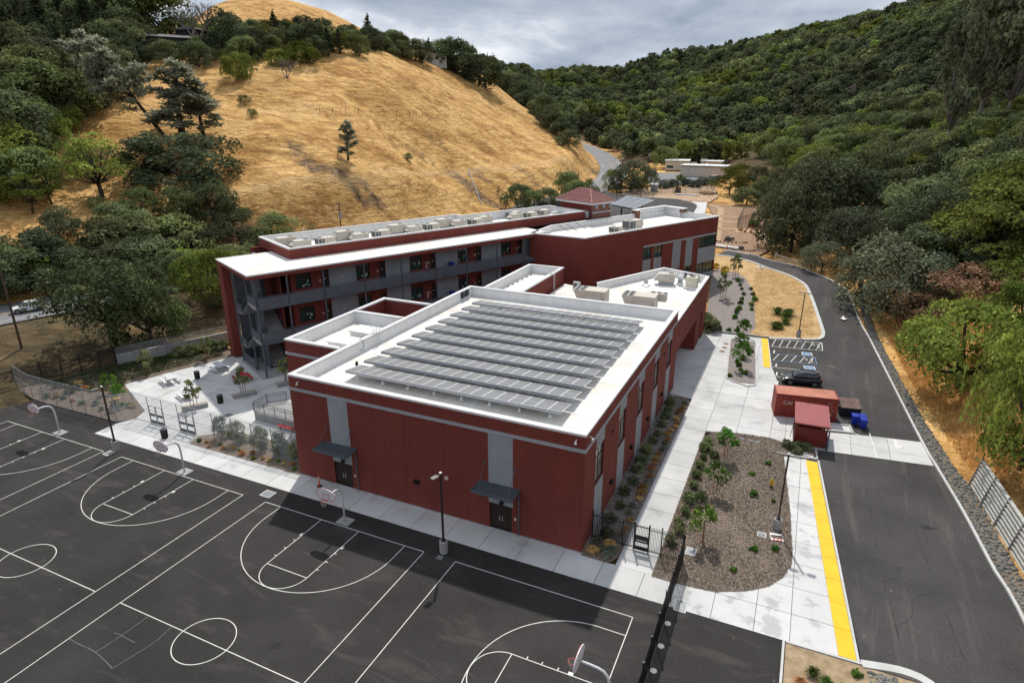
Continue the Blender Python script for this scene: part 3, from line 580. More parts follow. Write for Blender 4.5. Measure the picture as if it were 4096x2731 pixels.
# ---- grass and mulch slope east of the office block
NB = [(26.05, 61.0), (22.9, 88.9), (18.9, 80.6), (26, 61)]
WEDGE = [(26.1, 61.3), (35.0, 61.5), (41.5, 63.9)] + [tuple(q[:2]) for q in LK_[1:]] + [(17, 100), (22.9, 88.9)]
struct(drape('grass_verge', WEDGE, drygrass, .02, 2.)); 
mslope = struct(drape('mulch_slope', [(26.1, 61.4), (32.2, 61.6)] + [tuple(RTT(2, 1, *q)[:2]) for q in ((2240, 1440), (2225, 1250), (2210, 1100), (2150, 1000), (2080, 940), (1960, 920), (1870, 890))] + [(22.9, 88.7)], mulchg, .06, 1.5))
# ---- main road
rd = struct(ribbon('main_road', ROADS[:, :2], 12.5, roadm, .0, None, 6.)); 
yl = M('road_yellow', (.45, .30, .07), .8, .2, 1.)
def offs(d):
    T = np.gradient(ROADS[:, :2], axis=0); T /= np.hypot(*T.T)[:, None]; return ROADS[:, :2] + np.stack([-T[:, 1], T[:, 0]], 1) * d
for d in (-4.6, 4.6): ribbon('painted_line', offs(d), .16, line_m, .03, rd, 6.)
for d in (-.14, .14): ribbon('painted_line', offs(d), .12, yl, .03, rd, 6.)
# ---- north loop, lot and garden
def D2(*pts): return [tuple(RT(*q)[:2]) for q in pts]
crop = lambda x, y: ((2350 + x * .29762) / KD, (560 + y * .29762) / KD)
crp2 = lambda x, y: ((2750 + x * .40816) / KD, (760 + y * .40816) / KD)
struct(drape('school_loop_road', D2(*[crop(*q) for q in ((170, 690), (300, 720), (480, 745), (800, 780), (1200, 800), (1400, 850), (1475, 890), (1440, 960), (1300, 1000))]) + [(10, 118), (-12, 100), (-38, 118), (-38, 150)], asph2, .03, 3.))
loopw = struct(drape('loop_walk', D2(*[crop(*q) for q in ((1400, 832), (1610, 842), (1580, 990), (1420, 985), (1490, 900), (1470, 870))]), conc, .08, 3.))
kerb('kerb', D2(*[crop(*q) for q in ((480, 742), (800, 775), (1200, 797), (1400, 842), (1478, 890), (1440, 965))]), .3, .14, hf=True)
kerb('kerb', D2(*[crop(*q) for q in ((250, 690), (280, 712), (480, 742))]), .3, .14, hf=True)
gard = struct(drape('garden', D2(*[crp2(*q) for q in ((190, 140), (500, 150), (750, 170), (780, 400), (800, 590), (700, 640), (360, 595), (540, 570), (280, 530), (250, 240))]), soil, .05, 2.5))
for pts in (((215, 150), (320, 180), (318, 250), (300, 390), (285, 500)), ((315, 258), (500, 268)), ((305, 315), (490, 322)), ((300, 383), (480, 383), (600, 384)), ((470, 415), (740, 418))):
    ribbon('garden_path', D2(*[crp2(*q) for q in pts]), 1.7, dg, .10, gard, 2.)
drape('garden_pad', D2(*[crp2(*q) for q in ((480, 388), (745, 385), (745, 425), (455, 418))]), dg, .12, 2., parent=gard)
struct(drape('bare_yard', D2(*[crop(*q) for q in ((470, 725), (850, 640), (1150, 640), (1700, 600), (1760, 760), (1640, 838), (1400, 824), (1200, 790), (800, 768), (480, 735))]), M('bare_soil', (.33, .215, .13), .95, scale=.5, det=7, col2=(.50, .36, .24), bump=.4, bscale=5), .04, 3.))
struct(drape('bay_walk', D2(*[crp2(*q) for q in ((275, 530), (540, 568), (505, 578), (275, 548))]), conc, .12, 2.))
kerb('kerb', D2(*[crp2(*q) for q in ((535, 572), (355, 598), (470, 605), (600, 640))]), .25, .14, hf=True, step=.8)
struct(drape('portable_lot', D2(*[crop(*q) for q in ((780, 500), (900, 445), (1240, 440), (1500, 500), (1480, 560), (1160, 620), (850, 615))]), roadm, .1, 4.))

crk = M('crack', (.012, .012, .012), .95); tyr = M('tyre_mark', (.047, .045, .044), .9, .3, .8)
for pts in (((46.2, 6.0), (47.3, 7.4), (47.6, 9.2), (48.6, 10.4), (49.9, 10.6)), ((45.2, 8.6), (46.0, 9.4), (46.1, 10.6), (47.0, 11.2)), ((49.0, 14.0), (49.3, 17.2), (48.9, 20.5)), ((46.0, 40.2), (47.4, 40.8), (48.6, 40.4), (49.2, 41.2)), ((42.0, 49.2), (43.5, 48.8), (45.0, 49.4))): ribbon('crack', pts, .015, crk, .008, drive, .4)
for pts in (((46.4, 5), (45.8, 14), (45.6, 23)), ((49.8, 4), (49.0, 13), (48.6, 20)), ((43.6, 38), (44.8, 47), (45.0, 58))): ribbon('tyre_mark', pts, .12, tyr, .005, drive, 1.5)
for pts in (((4.2, -3.0), (5.1, -5.8), (6.9, -9.0), (7.2, -12.4)), ((20.3, -3.6), (21.0, -7.2), (20.6, -11.5)), ((-14, -7.5), (-9, -8.4), (-4, -8.2), (-1, -9.0)), ((24, -1.2), (26.5, -1.6), (29.8, -1.3))): ribbon('crack', pts, .012, crk, .004, court, .5)
# ================================================================== building kit
def off(poly, d):
    """offset a ccw polygon, positive = outward"""
    n = len(poly); res = []
    for i in range(n):
        p = Vector(poly[i]); a = (p - Vector(poly[i - 1])).normalized(); b = (Vector(poly[(i + 1) % n]) - p).normalized()
        na = Vector((a.y, -a.x)); nb = Vector((b.y, -b.x)); m = (na + nb); m = m / max(.2, m.length_squared) * 2; res.append(tuple(p + m * d))
    return res
def ring(name, mat, parent, poly, do, di, z0, z1, skip=()):
    A = off(poly, do); Bq = off(poly, di); n = len(poly); m = MB()
    for i in range(n):
        if i in skip: continue
        j = (i + 1) % n; q = [A[i], A[j], Bq[j], Bq[i]]; m.prism(q, z0, z1)
    return m.build(name, mat, parent)
class Fr:
    """wall frame: s along a->b, t outward, z up"""
    def __init__(s, a, b):
        s.a = Vector((a[0], a[1], 0)); d = Vector((b[0] - a[0], b[1] - a[1], 0)); s.L = d.length; s.d = d / s.L; s.n = Vector((s.d.y, -s.d.x, 0))
    def p(s, u, t, z): return s.a + s.d * u + s.n * t + Vector((0, 0, z))
    def box(s, m, s0, s1, t0, t1, z0, z1, i0=0, i1=0):
        q = [s.p(s0 + i0, t0, 0), s.p(s1 - i1, t0, 0), s.p(s1, t1, 0), s.p(s0, t1, 0)]
        return m.prism([tuple(v[:2]) for v in q][::-1] if False else [tuple(v[:2]) for v in q], z0, z1)
def fix(m, name, mat, parent):
    me = m.mesh(name, mat); bm = bmesh.new(); bm.from_mesh(me); bmesh.ops.recalc_face_normals(bm, faces=bm.faces); bm.to_mesh(me); bm.free(); return mk(name, me, parent)
def wall(parent, mat, a, b, z0, z1, th=.35, ops=(), i0=None, i1=None, name='wall'):
    f = Fr(a, b); i0 = th if i0 is None else i0; i1 = th if i1 is None else i1; m = MB()
    ss = sorted({0., f.L, *[v for o in ops for v in o[:2]]}); zs = sorted({z0, z1, *[v for o in ops for v in o[2:4]]})
    for k in range(len(ss) - 1):
        zr = []
        for j in range(len(zs) - 1):
            cs, cz = (ss[k] + ss[k + 1]) / 2, (zs[j] + zs[j + 1]) / 2
            if any(o[0] < cs < o[1] and o[2] < cz < o[3] for o in ops): continue
            if zr and abs(zr[-1][1] - zs[j]) < 1e-6: zr[-1][1] = zs[j + 1]
            else: zr.append([zs[j], zs[j + 1]])
        for za, zb in zr: f.box(m, ss[k], ss[k + 1], -th, 0, za, zb, i0 if k == 0 else 0, i1 if k == len(ss) - 2 else 0)
    fix(m, name, mat, parent); return f
def mitre(poly, i, th):
    """how far the inner face is shortened at vertex i"""
    p = Vector(poly[i]); q = Vector(off(poly, -th)[i]); d = (Vector(poly[(i + 1) % len(poly)]) - p).normalized(); return (q - p).dot(d)
def window(parent, f, s0, s1, z0, z1, nx=2, zt=(), set_=-.12, fw=.06, gl=glass, frm=None, name='window'):
    """framed window with its own panes, set back in the opening"""
    frm = frm or black; m = MB(); xs = [s0 + (s1 - s0) * i / nx for i in range(nx + 1)]; zs = [z0, *zt, z1]
    for i, x in enumerate(xs): f.box(m, max(s0, x - fw / 2 - (fw / 2 if i == nx else 0)), min(s1, x + fw / 2 + (fw / 2 if i == 0 else 0)), set_ - .06, set_ + .04, z0, z1)
    for i in range(nx):
        for j, z in enumerate(zs): f.box(m, xs[i] + fw * .5, xs[i + 1] - fw * .5, set_ - .05, set_ + .03, max(z0, z - fw / 2), min(z1, z + fw / 2 + (fw / 2 if j == 0 else 0)))
    w_ = fix(m, name, frm, parent)
    for i in range(nx):
        for j in range(len(zs) - 1):
            q = MB(); f.box(q, xs[i] + fw * .4, xs[i + 1] - fw * .4, set_ - .03, set_ - .01, zs[j] + fw * .4, zs[j + 1] - fw * .4); fix(q, 'pane', gl, w_)
    return w_
def fbox(parent, name, mat, f, *b):
    m = MB(); f.box(m, *b); return fix(m, name, mat, parent)
def block(parent, poly, z0, z1, rz, mat=red, th=.35, ops={}, capm=cap, coping=.17, lining=True, skip=(), mats={}):
    n = len(poly); fr = []
    for i in range(n):
        if i in skip: fr.append(Fr(poly[i], poly[(i + 1) % n])); continue
        fr.append(wall(parent, mats.get(i, mat), poly[i], poly[(i + 1) % n], z0, z1 - coping, th, ops.get(i, ()), mitre(poly, i, th), -mitre_end(poly, i, th)))
    if lining: ring('parapet_lining', white, parent, poly, -th - .002, -th - .06, rz, z1 - coping, skip)
    ring('coping', capm, parent, poly, .05, -th - .1, z1 - coping, z1, skip)
    MB().prism(off(poly, -th + .01), rz - .25, rz).build('roof', roofm, parent)
    return fr
def mitre_end(poly, i, th):
    n = len(poly); j = (i + 1) % n; p = Vector(poly[j]); q = Vector(off(poly, -th)[j]); d = (p - Vector(poly[i])).normalized(); return (q - p).dot(d)
# ================================================================== gymnasium
gym = thing('gymnasium', 'red gymnasium with grey vertical panels and solar covered flat roof', 'building')
GP = [(-.4, 4.62), (26.05, 4.62), (26.05, 37.2), (-.4, 37.2)]
gst = [(7.3, 9.35), (13.6, 15.7), (19.85, 22.0), (26.3, 28.4), (32.6, 34.7)]
dops = [(4.0, 5.9, 0, 2.35), (18.95, 20.85, 0, 2.35)]
wops = [(a - 4.62, b - 4.62, 4.12, 7.15) for a, b in gst]
fg = block(gym, GP, 0, 9.7, 8.5, ops={0: dops, 1: wops}, capm=cap)
f0, f1, f2, f3 = fg
ring('band', trim, gym, GP, .06, -.02, 8.28, 8.55, skip=(2,)); ring('plinth', conc2, gym, GP, .012, -.02, 0, .12, skip=(2, 3))
for d in dops:
    fbox(gym, 'grey_panel', grey, f0, d[0] - .02, d[1] + .1, -.02, .012, 2.36, 8.27)
    fbox(gym, 'door_frame', black, f0, d[0], d[1], -.2, -.14, 2.22, 2.35)
    mid = (d[0] + d[1]) / 2
    for a, b, hx in ((d[0] + .02, mid - .008, mid - .12), (mid + .008, d[1] - .02, mid + .12)):
        dr = fbox(gym, 'door', doorm, f0, a, b, -.18, -.12, .02, 2.22); fbox(dr, 'handle', silver, f0, hx - .035, hx + .035, -.12, -.07, .85, 1.3)
    # awning: corrugated tray hung on two rods
    aw = MB(); s0, s1 = d[0] - .75, d[1] + .65
    for i in range(26):
        q = s0 + .06 + (s1 - s0 - .12) * i / 26; f0.box(aw, q, q + .075, .06, 1.46, 3.98, 4.03)
    f0.box(aw, s0, s1, .04, 1.5, 3.93, 3.975); a_ = fix(aw, 'awning', dgrey, gym)
    e = MB(); f0.box(e, s0 - .05, s1 + .05, 1.46, 1.54, 3.86, 4.1); f0.box(e, s0 - .05, s0 + .02, .02, 1.46, 3.87, 4.09); f0.box(e, s1 - .02, s1 + .05, .02, 1.46, 3.87, 4.09); f0.box(e, s0 - .05, s1 + .05, .0, .08, 3.87, 4.12); fix(e, 'fascia', dgrey, a_)
    for s in (d[0] - .34, d[1] + .28):
        MB().tube([f0.p(s, .03, 5.68), f0.p(s, 1.3, 4.05)], .022, 6).build('tie_rod', dgrey, a_); fbox(a_, 'rod_plate', dgrey, f0, s - .07, s + .07, 0, .04, 5.6, 5.8)
    MB().tube([f0.p(d[1] + .62, .1, 3.95), f0.p(d[1] + .62, .1, .35), f0.p(d[1] + .62, .22, .12)], .05, 8).build('downpipe', dgrey, gym)
    fbox(gym, 'wall_light', black, f0, mid + .0, mid + .3, .0, .22, 2.5, 2.72)
    fbox(gym, 'door_sign', white, f0, d[1] + .22, d[1] + .36, .0, .02, 1.3, 1.52)
for s, z in ((12.44, 2.45),): fbox(gym, 'wall_light', black, f0, s - .2, s + .2, 0, .24, z - .12, z + .18)
fbox(gym, 'junction_box', hv, f0, 15.1, 15.4, 0, .12, 3.4, 3.65)
for x in (9.1, 11.05, 14.7, 16.7, 24.0): fbox(gym, 'wall_joint', M('joint_red', (.13, .02, .016), .9), f0, x + .4 - .012, x + .4 + .012, -.02, .004, .12, 8.27); fbox(gym, 'wall_joint', MATS['joint_red'], f0, x + .4 - .012, x + .4 + .012, -.02, .004, 8.56, 9.5)
for f, s in ((f0, 1.1), (f0, 25.8), (f1, .8)):
    MB().tube([f.p(s, 0, 9.2), f.p(s, .16, 9.2), f.p(s, .24, 9.08)], .04, 8).build('camera_arm', sheetw, gym); MB().tube([f.p(s, .24, 9.1), f.p(s, .24, 8.98), f.p(s, .24, 8.92)], [.09, .1, .04], 10).build('security_camera', sheetw, gym)
for k, (a, b) in enumerate(gst):
    a -= 4.62; b -= 4.62
    fbox(gym, 'grey_panel', grey, f1, a - .02, b + .02, -.02, .012, .12, 4.1); fbox(gym, 'grey_panel', grey, f1, a - .02, b + .02, -.02, .012, 7.17, 8.27)
    window(gym, f1, a, b, 4.12, 7.15, 2, (6.2,), -.16, .07, M('milky_glass', (.30, .31, .31), .08, .5, .6, spec=.9, det=3))
    if k < 4: fbox(gym, 'wall_light', black, f1, b + 2.1, b + 2.5, 0, .26, 1.95, 2.25)
for y in (11.5, 24.4, 30.6): fbox(gym, 'wall_speaker', black, f1, y - 4.62, y - 4.47, 0, .12, 6.6, 6.8)
# strip roof that links the gym with the office block
lk = thing('link_roof', 'narrow flat white roof strip behind the gym with cable line', 'building')
LP = [(1.5, 37.25), (6.9, 37.25), (6.9, 52.0), (1.5, 52.0)]
block(lk, LP, 0, 9.7, 8.5, skip=(0,)); 
for i in range(9): MB().cyl(2.2 + .05 * i, 38.2 + i * 1.5, 8.5, 8.62, .12, .1, 8).build('pipe_support', blackp, lk)
MB().tube([(2.2 + .05 * i, 37.6 + i * 1.5, 8.66) for i in range(10)], .03, 6).build('conduit', galv, lk)
# stage block west of the gym
st = thing('stage_block', 'lower red block beside the gym with white parapet and roof hatches', 'building')
SP = [(-7.2, 11.45), (-.42, 11.45), (-.42, 22.3), (-7.2, 22.3)]
block(st, SP, 0, 9.7, 8.45, skip=(1,)); ring('band', trim, st, SP, .06, -.02, 8.1, 8.38, skip=(1, 2))
SQ = [(-7.2, 22.31), (-.42, 22.31), (-.42, 28.0), (-7.2, 28.0)]
block(st, SQ, 0, 9.7, 5.4, skip=(1, 0), lining=False)
# entrance lobby
lb = thing('entrance_lobby', 'single storey red entrance lobby with deep doorway beside the plaza', 'building')
LQ = [(6.95, 37.21), (26.05, 37.21), (26.05, 60.5), (18.9, 63.6), (12.4, 50.4), (6.95, 52.0)]
fl = block(lb, LQ, 0, 8.4, 7.4, ops={1: [(.9, 14.6, 0, 4.4), (18.4, 19.8, 0, 4.4)]}, skip=(0, 4, 5))
m = MB(); f = fl[1]; f.box(m, .9, 14.6, -2.2, -1.9, 0, 4.4); fix(m, 'recess_wall', red, lb)
fbox(lb, 'recess_jamb', red, f, 14.6, 14.8, -2.2, -.36, 0, 4.4); fbox(lb, 'recess_soffit', red, f, .9, 14.6, -2.2, -.36, 4.4, 4.6); fbox(lb, 'recess_wall', red, f, 18.3, 19.9, -1.4, -1.2, 0, 4.5)
fr2 = Fr((24.15, 37.21), (24.15, 60.5))
for i in range(6): window(lb, fr2, 1.0 + i * 1.45, 2.42 + i * 1.45, .05, 3.2, 2, (2.2,), .12, .07, glass, name='storefront_window')
MB().box(18.9, 19.1, 60.4, 63.4, 7.4, 8.2)
for s in (16.0, 16.6): pass
fbox(lb, 'wall_speaker', black, f, 15.6, 15.75, 0, .12, 4.7, 4.85); fbox(lb, 'wall_speaker', black, f, 3.5, 3.65, 0, .12, 4.7, 4.85)
fbox(lb, 'planter_wall', conc2, Fr((26.1, 60.9), (35.1, 61.15)), 0, 9.0, -.1, .1, 0, .28)
# ================================================================== classroom wing and office block share one rotated frame
WA = R(63.9); WO = (-19.64, 19.24, 0)
wing = thing('classroom_wing', 'three storey red and grey classroom wing with open galleries and white canopy roof', 'building', WO, WA)
U = lambda x, y: (WO[0] + x * math.cos(WA) - y * math.sin(WA), WO[1] + x * math.sin(WA) + y * math.cos(WA))
bays = [6.52 + 8.13 * k for k in range(5)]
ff = Fr((5.8, 2.5), (47, 2.5)); ops = []
for fz in (0.3, 4.75, 9.1):
    for b in bays: ops += [(b - 5.8, b - 5.8 + 1.93, fz + .75, fz + 2.7), (b - 5.8 + 3.35, b - 5.8 + 4.28, fz, fz + 2.6)]
wall(wing, red2, (5.8, 2.5), (47, 2.5), 0, 12.4, .3, ops)
paper = M('paper', (.55, .56, .55), .9, .25, 3.); sgn = M('sign_white', (.6, .6, .62), .6); extr = M('extinguisher_red', (.3, .02, .02), .5)
for fi, fz in enumerate((0.3, 4.75, 9.1)):
    for k, b in enumerate(bays):
        if fi == 0 and k > 1: continue
        s = b - 5.8; wn = window(wing, ff, s, s + 1.93, fz + .75, fz + 2.7, 2, (fz + 2.2,), -.1, .07, glassg)
        d_ = fbox(wing, 'door', doorm, ff, s + 3.37, s + 4.26, -.16, -.1, fz + .02, fz + 2.55); fbox(d_, 'handle', silver, ff, s + 3.45, s + 3.5, -.1, -.06, fz + .95, fz + 1.12); fbox(d_, 'door_sign', sgn, ff, s + 3.72, s + 3.9, -.1, -.09, fz + 1.45, fz + 1.6)
        fbox(wing, 'room_sign', sgn, ff, s + 3.0, s + 3.2, 0, .02, fz + 1.3, fz + 1.5)
        fbox(wing, 'grey_panel', grey, ff, s + 4.32, min(ff.L, s + 8.1), -.02, .015, fz - .2, fz + 3.2)
        for j in range(random.randint(2, 5)):
            px, pz = s + random.uniform(.15, 1.6), fz + random.uniform(.85, 1.6); fbox(wn, 'poster', paper, ff, px, px + random.uniform(.12, .24), -.105, -.1, pz, pz + random.uniform(.2, .32))
        if k in (0, 2): fbox(fbox(wing, 'extinguisher_cabinet', sgn, ff, s + (5.9 if k == 0 else 2.55), s + (6.2 if k == 0 else 2.85), .0, .05, fz + .7, fz + 1.5), 'extinguisher', extr, ff, s + (5.97 if k == 0 else 2.62), s + (6.13 if k == 0 else 2.78), .05, .06, fz + .85, fz + 1.35)
# end walls, back wall, stair shaft
wall(wing, red2, (5.8, 8.6), (5.8, 2.85), 0, 12.4, .3, name='wall'); wall(wing, red2, (60.4, 16.8), (5.8, 16.8), 0, 13.05, .3); wall(wing, red2, (60.4, 5.3), (60.4, 16.8), 0, 13.05, .3)
wall(wing, grey, (5.8, 16.4), (5.8, 8.95), 0, 12.4, .3)
B('stair_back_wall', dgrey, wing, .9, 5.5, 8.6, 8.85, 0, 12.4); B('stair_spine_wall', dgrey, wing, 2.22, 2.38, 3.1, 6.6, 0, 12.3); B('stair_side_wall', red2, wing, 4.55, 4.8, 3.0, 8.6, 0, 12.3)
# canopy roof with its fascia
CPOLY = [(0, 0), (46.2, 0), (46.2, 6.5), (7.6, 6.5), (7.6, 12.1), (0, 12.1)]
MB().prism(CPOLY, 12.85, 13.0).build('canopy_roof', roofm, wing); ring('canopy_fascia', red2, wing, CPOLY, -.03, -.33, 12.42, 12.85, skip=(1, 2, 3)); ring('canopy_edge', cap, wing, CPOLY, .06, -.05, 12.86, 13.03, skip=(1, 2, 3))
MB().prism(off(CPOLY, -.34), 12.5, 12.6).build('canopy_soffit', dgrey, wing)
B('corner_pylon', red2, wing, .0, 1.15, 10.15, 12.05, 0, 12.42)
UP = [(7.2, 5.55), (60.4, 5.55), (60.4, 15.0), (40.5, 15.0), (40.5, 16.8), (7.2, 16.8)]
block(wing, UP, 12.99, 14.42, 13.12, red2, th=.28)
for x in (.8, 4.62, 9.2, 14.72, 20.2, 25.72, 31.0, 36.55, 42.0): MB().tube([(x, .35, 0), (x, .35, 12.45)], .11, 10).build('column', steel, wing)
for x, y in ((.75, 3.6), (.6, 8.35)): MB().tube([(x, y, 0), (x, y, 12.45)], .11, 10).build('column', steel, wing)
perf = M('perforated_panel', (.125, .14, .165), .55, .1, 1.); perf.node_tree.nodes['Principled BSDF'].inputs['Alpha'].default_value = .72
def guard(parent, a, b, z, n, lowp=-.5):
    """railing: posts, rails and a perforated infill panel between floor levels"""
    a = Vector((*a, 0)); b = Vector((*b, 0)); d = b - a; m = MB()
    for i in range(n + 1): q = a + d * i / n; m.bar((q.x, q.y, z + lowp), (q.x, q.y, z + 1.1), .05)
    m.bar((a.x, a.y, z + 1.12), (b.x, b.y, z + 1.12), .06); m.bar((a.x, a.y, z + lowp + .05), (b.x, b.y, z + lowp + .05), .05); m.bar((a.x, a.y, z + .98), (b.x, b.y, z + .98), .035)
    g_ = m.build('railing', steel, parent); nn = Vector((d.y, -d.x, 0)).normalized() * .012
    q = MB(); q.prism([(a.x - nn.x, a.y - nn.y), (b.x - nn.x, b.y - nn.y), (b.x + nn.x, b.y + nn.y), (a.x + nn.x, a.y + nn.y)], z + lowp + .1, z + .95); fix(q, 'infill_panel', perf, g_); return g_
for z in (4.75, 9.1):
    dk = B('gallery_deck', conc2, wing, .6, 46, .2, 2.48, z - .45, z)
    B('deck_fascia', steel, wing, .6, 46, .1, .19, z - .5, z + .04)
    B('end_deck', conc2, wing, .6, 5.4, 2.49, 3.05, z - .3, z - .01)
    xs = [1.0, 4.5, 9.1, 14.6, 20.1, 25.6, 30.9, 36.4, 41.9]
    for i in range(len(xs) - 1): guard(wing, (xs[i] + .06, .08), (xs[i + 1] - .06, .08), z, 3 if i == 0 else 4)
    guard(wing, (.62, 3.4), (.62, .2), z, 3)
def flight(y0, y1, x0, x1, z0, z1, n=12):
    s_ = MB()
    for i in range(n):
        ya = y0 + (y1 - y0) * i / n; yb = y0 + (y1 - y0) * (i + 1) / n; zz = z0 + (z1 - z0) * (i + 1) / n
        s_.box(x0, x1, min(ya, yb), max(ya, yb), zz - .19, zz)
    fl_ = s_.build('stair_flight', conc2, wing); r_ = MB(); nose = MB()
    for x in (x0, x1):
        r_.bar((x, y0, z0 + .05), (x, y1, z1 - .02), .04, .28); r_.bar((x, y0, z0 + 1.0), (x, y1, z1 + 1.0), .05)
        for i in range(5): t = i / 4; y = y0 + (y1 - y0) * t; zz = z0 + (z1 - z0) * t; r_.bar((x, y, zz), (x, y, zz + 1.0), .035)
    r_.build('stair_rail', steel, fl_)
    for i in range(n): ya = y0 + (y1 - y0) * i / n; zz = z0 + (z1 - z0) * (i + 1) / n; nose.box(x0 + .05, x1 - .05, ya - .02, ya + .03, zz + .002, zz + .012)
    nose.build('stair_nosing', trim, fl_)
for z in (0.3, 4.75):
    flight(3.05, 6.3, 2.45, 4.5, z, z + 2.2); flight(6.3, 3.05, .7, 2.15, z + 2.2, z + 4.4)
    B('stair_landing', conc2, wing, .62, 4.5, 6.3, 8.3, z + 2.0, z + 2.2); guard(wing, (.64, 8.3), (.64, 6.3), z + 2.2, 3, -.2)
guard(wing, (.64, 8.2), (.64, 3.7), .25, 5, .0); B('ground_slab', conc2, wing, .3, 46, .2, 8.5, -.3, .12)
# roof furniture on the wing is placed with the other rooftop units below
# ================================================================== office block
ofc = thing('office_block', 'red two storey office block with white roof and grey window stripes', 'building', WO, WA)
OP = [(46.9, -7.75), (81.4, -7.7), (81.3, 3.9), (51.1, 4.3), (43.6, .9)]
def o_(x0, x1, z0, z1): return (x0 - 46.9, x1 - 46.9, z0, z1)
oo = [o_(60.7, 62.75, 7.7, 9.75), o_(63.5, 65.6, 7.7, 9.75), o_(75.95, 81.05, 7.75, 9.75), o_(69, 70.75, 3, 4.95), o_(72.2, 74.2, 3, 4.95), o_(75.95, 81.05, 3, 4.95)]
fo = block(ofc, OP, 0, 13.0, 12.0, red2, ops={0: oo}); fE = fo[0]
for o2 in oo: n_ = 2 if o2[1] - o2[0] < 3 else 5; window(ofc, fE, *o2, n_, (o2[3] - .6,), -.12, .07, glassg)
for p_ in (o_(60.7, 62.75, .1, 7.68), o_(63.5, 65.6, .1, 7.68), o_(68.5, 70.8, 4.97, 9.74), o_(72.2, 74.2, 4.97, 9.74), o_(75.93, 81.3, 4.97, 7.73), o_(75.93, 81.3, .5, 2.98)): fbox(ofc, 'grey_panel', grey, fE, p_[0], p_[1], -.02, .014, p_[2], p_[3])
fbox(ofc, 'band', trim, fE, 13.7, 34.5, -.02, .08, 9.77, 10.08)
fN = fo[1]; fbox(ofc, 'band', trim, fN, 0, 8, -.02, .08, 9.77, 10.08)
brk = bpy.data.materials.new('brick_facing'); brk.use_nodes = True
def brick_nodes(m):
    t = m.node_tree; n = t.nodes; b = n['Principled BSDF']; q = n.new('ShaderNodeTexBrick'); tcn = n.new('ShaderNodeTexCoord'); sp = n.new('ShaderNodeSeparateXYZ'); cb_ = n.new('ShaderNodeCombineXYZ'); ad_ = n.new('ShaderNodeMath')
    t.links.new(tcn.outputs['Object'], sp.inputs[0]); t.links.new(sp.outputs[0], ad_.inputs[0]); t.links.new(sp.outputs[1], ad_.inputs[1]); t.links.new(ad_.outputs[0], cb_.inputs[0]); t.links.new(sp.outputs[2], cb_.inputs[1]); t.links.new(cb_.outputs[0], q.inputs[0])
    q.inputs['Color1'].default_value = (.26, .075, .045, 1); q.inputs['Color2'].default_value = (.07, .035, .03, 1); q.inputs['Mortar'].default_value = (.24, .16, .12, 1); q.inputs['Scale'].default_value = 1; q.inputs['Brick Width'].default_value = .42; q.inputs['Row Height'].default_value = .16; q.inputs['Mortar Size'].default_value = .02; q.inputs['Bias'].default_value = -.1
    t.links.new(q.outputs[0], b.inputs['Base Color']); b.inputs['Roughness'].default_value = .9; bp = n.new('ShaderNodeBump'); bp.inputs['Strength'].default_value = .5; bp.inputs['Distance'].default_value = .03; t.links.new(q.outputs['Fac'], bp.inputs['Height']); bp.invert = True; t.links.new(bp.outputs[0], b.inputs['Normal'])
brick_nodes(brk)
# raised entrance bay at the north end: brick piers carrying a white-backed parapet
B('brick_pier', brk, ofc, 71.6, 72.5, 3.2, 4.4, 0, 13.55); B('pier_cap', cap, ofc, 71.5, 72.6, 3.1, 4.5, 13.55, 13.72)
B('bay_parapet', white, ofc, 72.51, 81.2, 3.62, 4.4, 12, 13.55); B('bay_coping', cap, ofc, 72.61, 81.35, 3.55, 4.5, 13.55, 13.72)
B('bay_parapet', white, ofc, 80.65, 81.2, .2, 3.6, 12, 13.55); B('brick_pier', brk, ofc, 80.3, 81.55, -.6, .19, 12.9, 13.5); B('bay_coping', cap, ofc, 80.2, 81.6, -.7, 3.54, 13.5, 13.68)
for x, y in ((52.5, 3.9), (54.3, 3.85), (56.5, 3.8)): MB().tube([(x, y, 12.85), (x + .3, y - 2.2, 12.05)], .035, 6).build('parapet_brace', black, ofc)
MB().cyl(61, -6.4, 12, 12.5, .05).build('vent_pipe', black, ofc)
# ================================================================== tile-roofed tower
tw = thing('brick_tower', 'square brick tower with red clay tile hip roof at wing end', 'tower', WO, WA)
TP = [(61.3, 4.9), (65.9, 4.9), (65.9, 12.9), (61.3, 12.9)]
MB().box(61.3, 65.9, 4.9, 12.9, 0, 15.5).build('wall', red2, tw); B('brick_face', brk, tw, 61.25, 65.95, 4.6, 4.895, 0, 15.4)
B('band', trim, tw, 61.15, 66.05, 4.5, 4.595, 13.9, 14.15); ring('eave', cap, tw, TP, .62, -.1, 15.42, 15.75); B('white_flashing', white, tw, 61.18, 61.298, 5.6, 12.8, 13.0, 14.2)
for x in (61.8, 63.6, 65.3): MB().prism([(x, 4.2), (x + .35, 4.2), (x + .35, 4.58), (x, 4.58)], 14.75, 15.4).build('corbel', trim, tw)
MB().tube([(61.2, 5.2, 15.3), (61.2, 5.2, 13.2)], .05, 8).build('downpipe', dgrey, tw); MB().tube([(61.2, 12.2, 15.3), (61.2, 12.2, 13.2)], .05, 8).build('downpipe', dgrey, tw)
E4 = off(TP, .72); R0, R1 = Vector((63.6, 7.6, 17.75)), Vector((63.6, 10.2, 17.75)); ez = 15.76
corners = [Vector((*q, ez)) for q in E4]
m = MB(); m.add([*corners, R0, R1], [(0, 1, 4), (1, 2, 5, 4), (2, 3, 5), (3, 0, 4, 5), (3, 2, 1, 0)]); rf = m.build('roof', M('roof_underlay', (.16, .045, .04), .9), tw)
